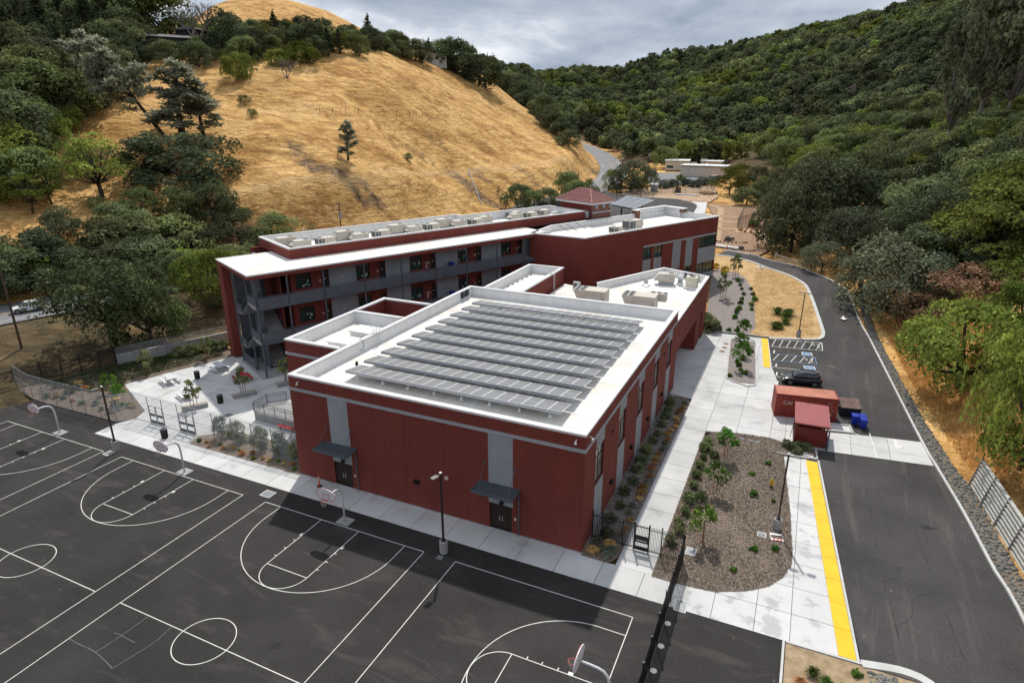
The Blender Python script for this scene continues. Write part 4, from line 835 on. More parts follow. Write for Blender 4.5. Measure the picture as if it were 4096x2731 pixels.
def tile_plane(a, b, c, d):
    """barrel tiles laid in courses on the quad a-b (eave) c-d (ridge side)"""
    m_ = MB(); nrm = (b - a).cross(d - a).normalized(); up = ((c + d) / 2 - (a + b) / 2); ed = (b - a).normalized(); up = (up - ed * up.dot(ed)); Ls = up.length; up.normalize(); rows = int(Ls / .36)
    for r_ in range(rows):
        t0, t1 = r_ / rows, (r_ + 1.15) / rows
        l0 = a + (d - a) * t0; r0 = b + (c - b) * t0; wd_ = (r0 - l0).dot(ed); s0 = (l0 - a).dot(ed); cols = max(1, int(wd_ / .3))
        for q in range(cols):
            x = s0 + (q + .5) * wd_ / cols; p0 = a + ed * x + up * Ls * t0 + nrm * .05; p1 = a + ed * x + up * Ls * min(1, t1) + nrm * .02; hw = .115
            m_.add([p0 - ed * hw, p0 + nrm * .075, p0 + ed * hw, p1 - ed * hw * .8, p1 + nrm * .06, p1 + ed * hw * .8], [(0, 1, 4, 3), (1, 2, 5, 4), (0, 2, 1)])
    return m_
for q in ((corners[0], corners[1], R0, R0), (corners[1], corners[2], R1, R0), (corners[2], corners[3], R1, R1), (corners[3], corners[0], R0, R1)): stuff(tile_plane(*q).build('roof_tiles', tile_m, rf))
for a, b in ((corners[0], R0), (corners[1], R0), (corners[2], R1), (corners[3], R1), (R0, R1)): MB().tube([a + Vector((0, 0, .04)), b + Vector((0, 0, .05))], .1, 8).build('ridge_tile', tile_m, rf)
B('exhaust_hood', dgrey, tw, 60.9, 61.29, 8.0, 9.0, 13.9, 14.5)

seam = M('membrane_seam', (.56, .54, .50), .8, .1, .5)
for p_, x0, x1, y0, y1, z, n_ in ((gym, 0.1, 25.5, 5.2, 36.7, 8.5, 14), (lb, 7.6, 25.5, 37.6, 52, 7.4, 7), (st, -6.7, -.8, 12, 21.8, 8.45, 3)):
    for k in range(1, n_): q = y0 + (y1 - y0) * k / n_; B('membrane_seam', seam, p_, x0, x1, q - .05, q + .05, z - .01, z + .006)
for p_, x0, x1, y0, y1, z, n_ in ((wing, 7.6, 60, 6.0, 14.6, 13.12, 18), (wing, .2, 46, .2, 5.3, 13.0, 15), (ofc, 51.5, 80.5, -7.1, 3.4, 12.0, 9)):
    for k in range(1, n_): q = x0 + (x1 - x0) * k / n_; B('membrane_seam', seam, p_, q - .05, q + .05, y0, y1, z - .01, z + .006)
# ================================================================== rooftop solar
pv = bpy.data.materials.new('solar_cells'); pv.use_nodes = True
def pv_nodes(m, sx, sy):
    t = m.node_tree; n = t.nodes; b = n['Principled BSDF']; q = n.new('ShaderNodeTexBrick'); c_ = n.new('ShaderNodeTexCoord'); t.links.new(c_.outputs['Object'], q.inputs[0]); q.offset = 0
    q.inputs['Color1'].default_value = (.155, .157, .162, 1); q.inputs['Color2'].default_value = (.185, .187, .192, 1); q.inputs['Mortar'].default_value = (.38, .38, .38, 1); q.inputs['Scale'].default_value = 1; q.inputs['Brick Width'].default_value = sx; q.inputs['Row Height'].default_value = sy; q.inputs['Mortar Size'].default_value = .012
    t.links.new(q.outputs[0], b.inputs['Base Color']); b.inputs['Roughness'].default_value = .32; b.inputs['Specular IOR Level'].default_value = .6; b.inputs['Coat Weight'].default_value = .25; b.inputs['Coat Roughness'].default_value = .2
pv_nodes(pv, .17, .55)
PWD, PDP = 1.117, 2.22
def panel_mesh():
    m = MB(); m.box(.012, PWD - .012, 0, PDP, 0, .035); me = m.mesh('solar_panel', alu)
    me.materials.append(pv); k = len(me.vertices); bm = bmesh.new(); bm.from_mesh(me)
    v = [bm.verts.new(q) for q in ((.05, .045, .0375), (PWD - .05, .045, .0375), (PWD - .05, PDP - .045, .0375), (.05, PDP - .045, .0375))]; f = bm.faces.new(v); f.material_index = 1; bm.to_mesh(me); bm.free(); return me
pm = panel_mesh(); beam = MB().bar((0, .06, -.13), (18 * PWD, .06, -.13), .1, .2).mesh('front_beam', trim); rail = MB().bar((0, 1.75, -.06), (18 * PWD, 1.75, -.06), .06, .1).mesh('rear_rail', trim)
legm = MB(); legm.tube([(0, 0, 0), (0, 0, .22)], [.17, .1], 10).tube([(0, 0, .22), (0, 0, .72)], .035, 6).tube([(0, .02, .3), (0, -.42, .78)], .025, 6).tube([(0, 0, .35), (.3, .1, .74)], .02, 6).bar((0, -.6, .76), (0, 1.6, .48), .06, .08)
legm = legm.mesh('support_leg', alu); ORD = ['nearest to the front parapet', 'second from the front parapet', 'third from the front parapet', 'fourth from the front parapet', 'fifth from the front parapet', 'sixth from the front parapet', 'seventh from the front parapet', 'third from the back of the roof', 'second from the back of the roof', 'farthest back on the roof']
for i in range(10):
    t = thing('solar_array', 'long row of solar panels on gym roof, ' + ORD[i], 'solar panels', (2.95, 7.95 + 2.6 * i, 9.36), 0, 'solar panel rows on the gym roof')
    tilt = Matrix.Rotation(-.135, 4, 'X')
    for me in [pm] * 18 + [beam, rail]:
        o = mk(me.name, me, t); o.matrix_local = tilt
    k = 0
    for o in [c for c in t.children if c.data == pm]: o.matrix_local = tilt @ Matrix.Translation((PWD * k, 0, 0)); k += 1
    for j in range(8): mk('support_leg', legm, t, (.97 + 2.57 * j, .5, -.86))
# ================================================================== rooftop units
def fan(parent, x, y, z, r=.3): 
    o = MB().tube([(x, y, z), (x, y, z + .05)], r, 14).build('fan_cowl', hvd, parent); m = MB()
    for k in range(5): a = k * 2 * math.pi / 5; m.add([(x + .05 * math.cos(a + 1.5), y + .05 * math.sin(a + 1.5), z + .055), (x + r * .9 * math.cos(a), y + r * .9 * math.sin(a), z + .055), (x + r * .9 * math.cos(a + .5), y + r * .9 * math.sin(a + .5), z + .06)], [(0, 1, 2)])
    m.build('fan_blades', steel, o); return o
def unit_hood(lab, L=2.3, W=1.3, Hh=.95, sk=.25):
    t = thing('rooftop_unit', lab, 'air conditioner'); B('curb', galv, t, -L / 2 + .1, L / 2 - .1, -W / 2 + .1, W / 2 - .1, 0, sk); c = B('cabinet', hv, t, -L / 2, L / 2, -W / 2, W / 2, sk, sk + Hh, bevel=.03)
    MB().add([(-L / 2 - .55, -W / 2 + .08, sk + .35), (-L / 2, -W / 2 + .08, sk + .1), (-L / 2, -W / 2 + .08, sk + Hh - .15), (-L / 2 - .55, W / 2 - .08, sk + .35), (-L / 2, W / 2 - .08, sk + .1), (-L / 2, W / 2 - .08, sk + Hh - .15)], [(0, 1, 2), (3, 5, 4), (0, 2, 5, 3), (0, 3, 4, 1)]).build('intake_hood', hv, t)
    B('hood_opening', black, t, -L / 2 - .5, -L / 2 - .02, -W / 2 + .12, W / 2 - .12, sk + .14, sk + .2); fan(c, L / 2 - .5, 0, sk + Hh, .38)
    for x in (L * .22, L * .34): B('label_plate', dgrey, c, x - .04, x + .04, -W / 2 - .01, -W / 2 - .001, sk + .45, sk + .62)
    B('access_panel', hv, c, -L * .3, L * .12, -W / 2 - .015, -W / 2 - .002, sk + .12, sk + Hh - .12); return t
def unit_coil(lab, L=2.4, W=1.4, Hh=.95, sk=.2, nf=1):
    t = thing('rooftop_unit', lab, 'air conditioner'); B('curb', galv, t, -L / 2 + .1, L / 2 - .1, -W / 2 + .1, W / 2 - .1, 0, sk); c = B('cabinet', hv, t, -L / 2, L / 2, -W / 2, W / 2, sk, sk + Hh, bevel=.03)
    for x0, x1 in ((-L / 2 + .08, -L / 2 + .08 + .42 * nf), (-L / 2 + .18 + .42 * nf, -L / 2 + .9 + .55 * (nf - 1))): B('coil_grille', hvd, c, x0, x1, -W / 2 - .012, -W / 2 - .002, sk + .12, sk + Hh - .1)
    B('coil_grille', hvd, c, -L / 2 - .012, -L / 2 - .002, -W / 2 + .1, W / 2 - .1, sk + .12, sk + Hh - .1)
    for k in range(nf): fan(c, -L / 2 + .5 + k * .85, 0, sk + Hh, .36)
    MB().add([(L / 2, -W / 2 + .1, sk + .3), (L / 2 + .4, -W / 2 + .1, sk + .45), (L / 2, -W / 2 + .1, sk + .8), (L / 2, W / 2 - .1, sk + .3), (L / 2 + .4, W / 2 - .1, sk + .45), (L / 2, W / 2 - .1, sk + .8)], [(0, 1, 2), (3, 5, 4), (1, 4, 5, 2), (0, 3, 4, 1)]).build('intake_hood', hv, t); return t
GRP = 'rooftop units on the classroom wing'; proto_a = unit_hood('x'); proto_t = unit_hood('x', 2.4, 1.35, 1.15, .4); proto_b = unit_coil('x')
UN = [('t', 9.4, 12.6, 'hooded beige rooftop unit at the near corner beside the short mast'), ('a', 11.0, 11.0, 'low hooded beige rooftop unit, second along the wing roof'), ('b', 14.4, 11.2, 'beige rooftop unit with grey coil grille, first of its kind on wing roof'), ('t', 17.8, 12.2, 'tall hooded beige rooftop unit behind two lower ones, fourth on wing roof'), ('a', 19.6, 10.8, 'low hooded beige rooftop unit, fifth along the wing roof'), ('b', 23.2, 11.3, 'beige coil rooftop unit, sixth along the wing roof'), ('t', 26.4, 12.2, 'tall hooded beige rooftop unit, seventh along the wing roof'), ('a', 28.9, 11.2, 'low hooded beige rooftop unit, eighth along the wing roof'), ('b', 32.4, 11.8, 'beige coil rooftop unit, ninth along the wing roof'), ('t', 35.1, 12.5, 'tall hooded beige rooftop unit just before the parapet jog'), ('a', 37.5, 11.6, 'low hooded beige rooftop unit just before the parapet jog'), ('b', 40.6, 11.3, 'beige coil rooftop unit beside the parapet jog'), ('a', 43.4, 12.3, 'low hooded beige rooftop unit just past the parapet jog'),
      ('a', 49.3, 11.3, 'hooded beige rooftop unit in front of the far group of four'), ('b', 52.4, 11.3, 'beige coil unit in the middle of the far group of four'), ('b', 50.6, 13.6, 'beige coil unit at the back left of the far group of four'), ('b', 56.2, 12.2, 'beige coil unit nearest the tower in the far group of four')]
pr = {'a': proto_a, 't': proto_t, 'b': proto_b}; used = set()
for k_, x, y, lab in UN:
    o = pr[k_] if k_ not in used else copy_tree(pr[k_]); used.add(k_); o.location = (*U(x, y), 13.12); o.rotation_euler.z = WA; o['label'] = lab; o['group'] = GRP
for L_, x, y, nf, lab in ((1.9, 57.8, -4.0, 1, 'small beige coil unit on the office block roof'), (3.4, 63.2, -3.0, 2, 'large twin fan beige unit on the office block roof')):
    o = unit_coil(lab, L_, 1.7 if nf == 2 else 1.3, 1.35 if nf == 2 else .9, .2, nf); o.location = (*U(x, y), 12.0); o.rotation_euler.z = WA
t = thing('duct_cluster', 'cluster of galvanised ducts and pipes on wing roof before the tower', 'ducts', (*U(59.2, 11.4), 13.12), WA)
for k in range(6): MB().tube([(-1.6 + .3 * k, -.5, .5), (-1.6 + .3 * k, .6, .55)], .12, 8).build('duct', galv, t); MB().bar((-1.6 + .3 * k, -.4, 0), (-1.6 + .3 * k, -.4, .5), .04).build('leg', galv, t)
MB().bar((.4, 0, .5), (1.5, -1.2, 1.0), .4, .3).build('sloping_duct', alu, t); B('plenum', galv, t, -.2, .6, -.3, .4, .2, .65)
tag(MB().tube([(0, 0, 0), (0, 0, 2.3)], .03, 6).build('roof_mast', sheetw, None, loc=(*U(12.6, 13.9), 13.12)), 'thin white mast standing on the wing roof', 'mast')
# big units on the lobby roof
def big_unit(lab, x, y, rear=False):
    t = thing('packaged_unit', lab, 'air conditioner', (x, y, 7.4), R(2), 'big packaged units on the lobby roof'); B('curb', galv, t, -1.9, 2.0, -1.0, 1.1, 0, .2)
    c = B('cabinet', hv, t, -.55, 2.05, -1.1, 1.15, .2, 1.95, bevel=.03)
    MB().add([(-2.15, -1.1, 1.95), (-.56, -1.1, 1.95), (-.56, -1.1, .25), (-1.45, -1.1, .25), (-2.15, 1.15, 1.95), (-.56, 1.15, 1.95), (-.56, 1.15, .25), (-1.45, 1.15, .25)], [(0, 3, 2, 1), (4, 5, 6, 7), (0, 1, 5, 4), (3, 7, 6, 2), (0, 4, 7, 3), (1, 2, 6, 5)]).build('condenser_section', hv, t)
    for i in range(2):
        for j in range(3): fan(c, -1.72 + .72 * i, -.72 + .72 * j, 1.96, .3)
    MB().add([(-.4, -1.1, 1.35), (1.6, -1.1, 1.35), (1.9, -2.0, .55), (-.7, -2.0, .55), (-.4, -1.1, .4), (1.6, -1.1, .4)], [(0, 3, 2, 1), (0, 4, 3), (1, 2, 5), (3, 4, 5, 2)]).build('intake_hood', hv, t)
    for k in range(4): B('panel_seam', dgrey, c, -.1 + .55 * k, -.085 + .55 * k, -1.11, -1.102, .25, 1.9)
    if rear:
        B('rear_section', hv, t, .6, 3.0, 1.16, 2.2, .9, 1.9); [fan(c, 1.3 + .75 * k, 1.7, 1.91, .3) for k in range(3)]
    return t
big_unit('big six fan beige unit on lobby roof beside the link roof wall', 13.9, 43.4); big_unit('big beige unit with rear fans nearer the plaza on lobby roof', 20.2, 43.4, True)
o = unit_hood('hooded beige unit on lobby roof against the office block', 2.3, 1.4, 1.15, .5); o.location = (20.6, 57.2, 7.4); o.rotation_euler.z = R(14)
t = thing('condensing_unit', 'cream box shaped cooling unit on a raised pad at the lobby corner', 'air conditioner', (24.3, 56.6, 7.4)); B('pad', white, t, -1.0, 1.0, -.85, .85, 0, .3); c = B('cabinet', M('cream_metal', (.62, .58, .46), .5), t, -.8, .8, -.65, .65, .3, 1.65, bevel=.05); fan(c, 0, 0, 1.66, .42); B('louvre', M('cream_louvre', (.45, .42, .33), .6), c, .805, .815, -.45, .45, .6, 1.3)
t = thing('exhaust_fan', 'round silver exhaust fan on the lobby roof by the cream unit', 'exhaust fan', (22.5, 57.7, 7.4)); B('curb', white, t, -.45, .45, -.45, .45, 0, .35); MB().cyl(0, 0, .35, .95, .36, .3, 14).build('body', galv, t); MB().tube([(0, 0, .95), (0, 0, 1.15), (0, 0, 1.3), (0, 0, 1.42)], [.42, .44, .36, .2], 14).build('cap', alu, t)
t = thing('switch_boxes', 'grey electrical switch boxes fixed to the lobby parapet', 'electrical boxes', (22.6, 61.6, 7.5), R(-23.5))
for k in range(5): B('switch_box', galv if k % 2 else dgrey, t, -.2 + .52 * k, .2 + .52 * k - .02, -.2, -.04, .1 + .1 * (k % 2), .85); MB().tube([(.52 * k, -.1, .85), (.52 * k, -.1, 1.2)], .025, 6).build('conduit', galv, t)
t = thing('wall_cooling_unit', 'small pale cooling unit in the corner of the lobby roof', 'air conditioner', (9.9, 49.2, 7.4)); B('stand', galv, t, -.5, .5, -.25, .25, 0, .25); c = B('cabinet', M('pale_grey_metal', (.42, .42, .42), .5), t, -.5, .5, -.22, .22, .25, 1.1, bevel=.03); MB().tube([(-.15, -.23, .68), (-.15, -.26, .68)], .28, 14).build('fan_cowl', hvd, c)
for k, (x, y, lab) in enumerate(((18.2, 55.0, 'pair of small grey boxes on a stand beside hooded lobby unit'),)):
    t = thing('disconnect_stand', lab, 'electrical boxes', (x, y, 7.4)); [B('switch_box', trim, t, -.25 + .3 * j, -.03 + .3 * j, -.1, .1, .35, .95) for j in range(2)]; MB().bar((-.4, 0, 0), (0, 0, .8), .03).bar((.5, 0, 0), (.1, 0, .8), .03).build('stand', galv, t); [MB().cyl(x_, 0, 0, .1, .14, .1, 8).build('foot', blackp, t) for x_ in (-.4, .5)]
def ladder(lab, x, y, z0, z1, z2, ax, over=.9):
    """vertical ladder whose rails rise above the parapet; ax = unit vector across the rungs"""
    t = thing('roof_ladder', lab, 'ladder', (x, y, 0)); a = Vector((*ax, 0)) * .23; n = Vector((-ax[1], ax[0], 0))
    for s in (-1, 1): MB().tube([a * s + Vector((0, 0, z0)), a * s + Vector((0, 0, z2))], .03, 6).build('rail', alu, t)
    k = 0; z = z0 + .3
    while z < z1: MB().tube([-a + Vector((0, 0, z)), a + Vector((0, 0, z))], .016, 6).build('rung', alu, t); z += .3
    for s in (-1, 1):
        MB().tube([a * s + n * .55 + Vector((0, 0, z1)), a * s + n * .55 + Vector((0, 0, z2))], .03, 6).build('grab_rail', alu, t)
        for zz in (z1 + .35, z1 + .75): MB().tube([a * s + Vector((0, 0, zz)), a * s + n * .55 + Vector((0, 0, zz))], .018, 6).build('grab_bar', alu, t)
    MB().box(-.3, .3, -.3, .3, 0, .03)
    m_ = MB(); q = [(-a * 1.1), (a * 1.1), a * 1.1 + n * .6, -a * 1.1 + n * .6]; m_.prism([(v.x, v.y) for v in q], z1 + .02, z1 + .05); fix(m_, 'step_plate', alu, t); return t
ladder('aluminium ladder over the gym parapet beside the white roof hatches', .12, 16.7, 8.5, 9.7, 10.75, (0, 1)); ladder('ladder down the red wall from the link roof to lobby roof', 7.15, 47.6, 7.4, 9.7, 10.6, (0, 1))
for k, y in enumerate((34.2, 35.25)):
    t = thing('solar_inverter', ('left' if k == 0 else 'right') + ' of two dark inverter boxes on the gym parapet', 'inverter', (.06, y, 8.75), 0, 'inverters on the gym parapet'); B('housing', M('inverter_dark', (.03, .035, .045), .5), t, .0, .22, -.3, .3, .15, .95); B('side_cover', galv, t, .02, .26, .305, .34, .2, .95); B('bracket', galv, t, .0, .1, -.2, .2, 0, .15)
for k, y in enumerate((15.0, 18.55)):
    t = thing('roof_hatch', ('nearer' if k == 0 else 'farther') + ' of two big white smoke hatches on stage roof', 'roof hatch', (-2.95, y, 8.45), 0, 'smoke hatches on the stage roof'); B('curb', white, t, -1.25, 1.25, -.9, .9, 0, .5); B('gasket', black, t, -1.32, 1.32, -.97, .97, .5, .54); [B('lid', white, t, -1.4, 1.4, a, b, .54, .68) for a, b in ((-1.05, -.01), (.01, 1.05))]
tag(MB().tube([(-.3, 14.2, 9.72), (-.0, 14.25, 9.75), (.14, 14.3, 9.4), (.16, 14.2, 8.9), (.14, 13.9, 8.75), (.1, 13.7, 8.95)], .02, 6).build('roof_cable', blackp), 'black cable looping over the gym parapet near the ladder', 'cable')
tag(MB().tube([(1.6, 11.2, 8.5), (1.6, 11.2, 8.62), (1.6, 11.2, 8.75), (1.75, 11.1, 8.8)], [.2, .12, .1, .09], 10).build('roof_vent', blackp), 'small dark vent cap on gym roof beside the left parapet', 'vent')
# ================================================================== playground
hoopw = M('hoop_white', (.62, .62, .66), .45, .05, 2.); hoopr = M('hoop_red', (.55, .05, .03), .5); netm = M('net', (.55, .55, .55), .8)
def hoop(lab, x, y, rz):
    t = thing('basketball_hoop', lab, 'basketball hoop', (x, y, 0), rz, 'basketball hoops'); pl_ = B('base_plate', conc2, t, -.6, .6, -.45, .5, 0, .016)
    MB().tube([(0, 0, 0)] + [(0, 0, 1.9), (0, -.03, 2.45), (0, -.14, 2.85), (0, -.38, 3.12), (0, -.7, 3.22), (0, -1.2, 3.26), (0, -1.66, 3.27)], [.08] * 5 + [.075] * 3, 10).build('gooseneck_pole', hoopw, t, True)
    pts = [(-.55, 2.98), (.55, 2.98), (.86, 3.28), (.9, 3.42)] + [(.9 * math.cos(R(a)), 3.42 + .52 * math.sin(R(a))) for a in range(15, 180, 15)] + [(-.9, 3.42), (-.86, 3.28)]
    n = len(pts); m = MB(); m.v = [(px, -1.76, pz) for px, pz in pts] + [(px, -1.7, pz) for px, pz in pts]; m.f = [tuple(range(n)), tuple(range(2 * n - 1, n - 1, -1))] + [(i, n + i, n + (i + 1) % n, (i + 1) % n) for i in range(n)]; bd = m.build('backboard', hoopw, t)
    e = MB(); [e.bar((pts[i][0] * .985, -1.768, pts[i][1]), (pts[(i + 1) % n][0] * .985, -1.768, pts[(i + 1) % n][1]), .012, .035) for i in range(n)]; e.build('border_stripe', hoopr, bd)
    q = MB(); [q.bar(a_, b_, .012, .035) for a_, b_ in (((-.3, -1.77, 3.08), (-.3, -1.77, 3.52)), ((.3, -1.77, 3.08), (.3, -1.77, 3.52)), ((-.3, -1.77, 3.52), (.3, -1.77, 3.52)))]; q.build('target_square', hoopr, bd)
    MB().tube([(.0 + .23 * math.cos(R(a)), -2.08 + .23 * math.sin(R(a)), 3.05) for a in range(0, 361, 20)], .018, 6, False).bar((0, -1.77, 3.03), (0, -1.86, 3.04), .2, .06).build('rim', hoopr, t)
    nt_ = MB()
    for k in range(12):
        for s in (-1, 1):
            pts_ = [((.225 - .035 * j) * math.cos(R(30 * k + s * 15 * j)), -2.08 + (.225 - .035 * j) * math.sin(R(30 * k + s * 15 * j)), 3.04 - .13 * j) for j in range(4)]
            nt_.tube(pts_, .006, 3, False)
    nt_.build('net', netm, t); return t
hoop('white basketball hoop on the far left court', -28.25, .65, 0); hoop('white basketball hoop on the court beside the plaza gates', -10.25, .6, 0); hoop('white basketball hoop facing the gym left door', 7.75, .6, 0); hoop('white basketball hoop seen from behind at the bottom right', 31.75, -7.73, R(-90))
lampm = M('lamp_head', (.16, .15, .14), .4); bronze = M('bronze_post', (.035, .028, .024), .45)
def lamp(lab, x, y, heads, z=0., hgt=6.6, base=True, grp='area lights'):
    t = thing('area_light', lab, 'street lamp', (x, y, z), 0, grp)
    if base: MB().tube([(0, 0, -.1), (0, 0, .96), (0, 0, 1.0)], [.31, .31, .28], 18).build('concrete_base', conc2, t, False); MB().cyl(0, 0, 1.0, 1.06, .2, .2, 8).build('base_cover', bronze, t)
    MB().bar((0, 0, 1.0 if base else 0), (0, 0, hgt), .13).build('post', bronze, t)
    for a in heads:
        d = Vector((math.cos(R(a)), math.sin(R(a)), 0)); h_ = MB().bar(d * .05 + Vector((0, 0, hgt - .06)), d * .3 + Vector((0, 0, hgt - .06)), .05).bar(d * .3 + Vector((0, 0, hgt - .05)), d * .85 + Vector((0, 0, hgt - .05)), .34, .07).build('lamp_head', lampm, t)
    MB().box(-.08, .08, -.08, .08, hgt, hgt + .1).build('photocell', sheetw, t); return t
lamp('bronze area light on concrete base between the two left courts', -19.6, .65, (250,)); lamp('bronze area light in front of the gym wall between its doors', 16.8, .6, (255,)); lamp('bronze area light with two heads in the mulch bed', 38.9, 13.6, (175, -5)); lamp('bronze area light with two heads on the dry grass verge', 38.9, 63.6, (178, -2), h1(38.9, 63.6))
# ---- chain link fence, gates
link = M('chain_link', (.42, .44, .46), .5, .1, 3.); link.node_tree.nodes['Principled BSDF'].inputs['Alpha'].default_value = .3
def chain(lab, P, h_=3.05, mid=True, gates=(), z=0., name='chain_link_fence', hf=False):
    t = thing(name, lab, 'fence', (P[0][0], P[0][1], 0)); o = Vector((P[0][0], P[0][1], 0))
    Q = [Vector((p[0], p[1], h1(p[0], p[1]) if hf else z)) - o for p in P]
    for i, q in enumerate(Q): MB().tube([q, q + Vector((0, 0, h_))], .038, 8).build('post', galv, t)
    for i in range(len(Q) - 1):
        a, b = Q[i], Q[i + 1]
        for zr in [h_] + ([h_ * .5] if mid else []) + ([.06] if i not in gates else []): MB().tube([a + Vector((0, 0, zr)), b + Vector((0, 0, zr))], .022, 6).build('rail', galv, t)
        zb = 2.1 if i in gates else .08
        MB().quad(a + Vector((0, 0, zb)), b + Vector((0, 0, zb)), b + Vector((0, 0, h_ - .03)), a + Vector((0, 0, h_ - .03))).build('mesh_panel', link, t)
    return t
FP = [(-44.2, 5.6), (-41.6, 4.95), (-39.3, 4.5), (-37.2, 4.45), (-34.8, 4.45), (-32.3, 4.5), (-30.0, 4.55), (-27.6, 4.6), (-25.2, 4.62)]
chain('tall chain link fence curving along the left court edge', FP)
FP2 = [(-25.15, 4.68), (-24.1, 6.0), (-21.75, 6.0), (-19.6, 6.0), (-17.3, 5.95), (-15.05, 5.95), (-12.4, 5.9), (-9.8, 5.9), (-7.3, 5.9), (-4.75, 5.9), (-2.3, 5.9), (-.55, 5.9)]
chain('tall chain link fence between the plaza and the front walk', FP2, gates=(2, 4))
def gate(lab, x0, x1, y):
    t = thing('double_gate', lab, 'gate', (x0, y, 0), 0, 'double gates in the chain link fence'); w_ = x1 - x0; 
    for k in range(2):
        a, b = .05 + k * w_ / 2, w_ / 2 - .05 + k * w_ / 2
        f_ = MB().bar((a, 0, .08), (a, 0, 2.05), .06).bar((b, 0, .08), (b, 0, 2.05), .06).bar((a, 0, .1), (b, 0, .1), .06).bar((a, 0, 2.05), (b, 0, 2.05), .06).build('leaf_frame', galv, t)
        for z0, z1 in ((.12, .42), (.9, 1.2)): MB().box(a + .03, b - .03, -.02, .02, z0, z1).build('kick_panel', dgrey, f_)
        MB().quad((a, 0, .42), (b, 0, .42), (b, 0, .9), (a, 0, .9)).quad((a, 0, 1.2), (b, 0, 1.2), (b, 0, 2.03), (a, 0, 2.03)).build('mesh_panel', link, f_)
        MB().box(b - .12 if k == 0 else a + .02, b - .02 if k == 0 else a + .12, -.07, -.03, .95, 1.15).build('panic_bar', silver, f_)
    return t
gate('left of two chain link double gates into the plaza', -21.7, -19.65, 6.0); gate('right of two chain link double gates into the plaza', -17.25, -15.1, 5.95)
# ---- black picket fences
pick = MB().bar((0, 0, .1), (0, 0, 2.28), .028).mesh('picket', black); fpost = MB().bar((0, 0, 0), (0, 0, 2.4), .085).box(-.055, .055, -.055, .055, 2.4, 2.44).mesh('post', black)
def picket_fence(lab, P, single=True, hh=2.2, zf=0., sp=.112):
    t = thing('picket_fence', lab, 'fence', (*P[0], zf))
    for i in range(len(P) - 1):
        a = Vector((*P[i], 0)) - Vector((*P[0], 0)); b = Vector((*P[i + 1], 0)) - Vector((*P[0], 0)); d = b - a; L_ = d.length
        mk('post', fpost, t, a)
        [MB().bar(a + Vector((0, 0, z)), b + Vector((0, 0, z)), .035, .045).build('rail', black, t) for z in (.22, 2.02)]
        n = int(L_ / sp)
        if single:
            for k in range(1, n): mk('picket', pick, t, a + d * k / n)
        else:
            q = MB(); [q.bar(a + d * k / n + Vector((0, 0, .1)), a + d * k / n + Vector((0, 0, 2.2)), .03) for k in range(1, n)]; stuff(q.build('pickets', black, t))
    mk('post', fpost, t, b); return t
picket_fence('black picket fence across the walk at the gym corner', [(26.2, 6.74), (26.95, 6.74), (28.55, 6.7), (29.4, 6.68)]); picket_fence('short black picket fence from gate to the mulch bed corner', [(30.5, 6.66), (31.4, 6.66), (32.9, 6.7)])
picket_fence('black picket fence running along the court toward the camera', [(33.0, 6.6), (33.0, 4.3), (33.0, 2.45), (33.0, .4), (33.0, -1.6), (33.0, -3.6), (33.0, -5.6), (33.0, -7.6), (33.0, -9.6), (33.0, -11.6)], sp=.12)
for y in (.4, -1.6, -3.6, -5.6): tag(MB().cyl(33.25, y, 0, .02, .2, .2, 14).build('post_footing', conc), 'round pale concrete footing beside black fence post', 'footing', 'footings of the court fence')
t = thing('walk_gate', 'black steel gate with solid plate across the walk', 'gate', (29.45, 6.67, 0)); MB().bar((.03, 0, .1), (.03, 0, 2.3), .06).bar((1.0, 0, .1), (1.0, 0, 2.3), .06).bar((.03, 0, .12), (1.0, 0, .12), .05).bar((.03, 0, 2.1), (1.0, 0, 2.1), .05).build('frame', black, t); B('plate', black, t, .06, .97, -.02, .02, .75, 1.35); B('kick_plate', black, t, .06, .97, -.02, .02, .15, .42); B('push_bar', silver, t, .15, .9, -.09, -.04, .95, 1.02)
for k in range(8): mk('picket', pick, t, (.12 + .11 * k, .0, 0))
picket_fence('black picket fence on the brown slope west of the plaza', [(-46.5, -2.0), (-45.2, 3.0), (-44.9, 5.9), (-44.2, 8.4), (-43.2, 10.2), (-42.3, 12.0), (-41.5, 13.9), (-40.8, 15.6)], False)
# ---- retaining wall with fence behind the bed
t = thing('retaining_wall', 'low concrete retaining wall behind the planted bed', 'wall', (-40.8, 15.7, 0)); dv_ = Vector((6.0, 13.5, 0)); nn = Vector((-dv_.y, dv_.x, 0)).normalized()
for k in range(5): a = dv_ * k / 5; b = dv_ * (k + .985) / 5; q = MB(); q.prism([(a.x, a.y), (b.x, b.y), (b.x + nn.x * .3, b.y + nn.y * .3), (a.x + nn.x * .3, a.y + nn.y * .3)], -.2, 1.25); fix(q, 'wall_panel', conc2, t)
chain('chain link fence above the low retaining wall', [(-42.4 + 1.2 * k, 16.6 + 2.7 * k) for k in range(7)], 1.7, False, hf=True)
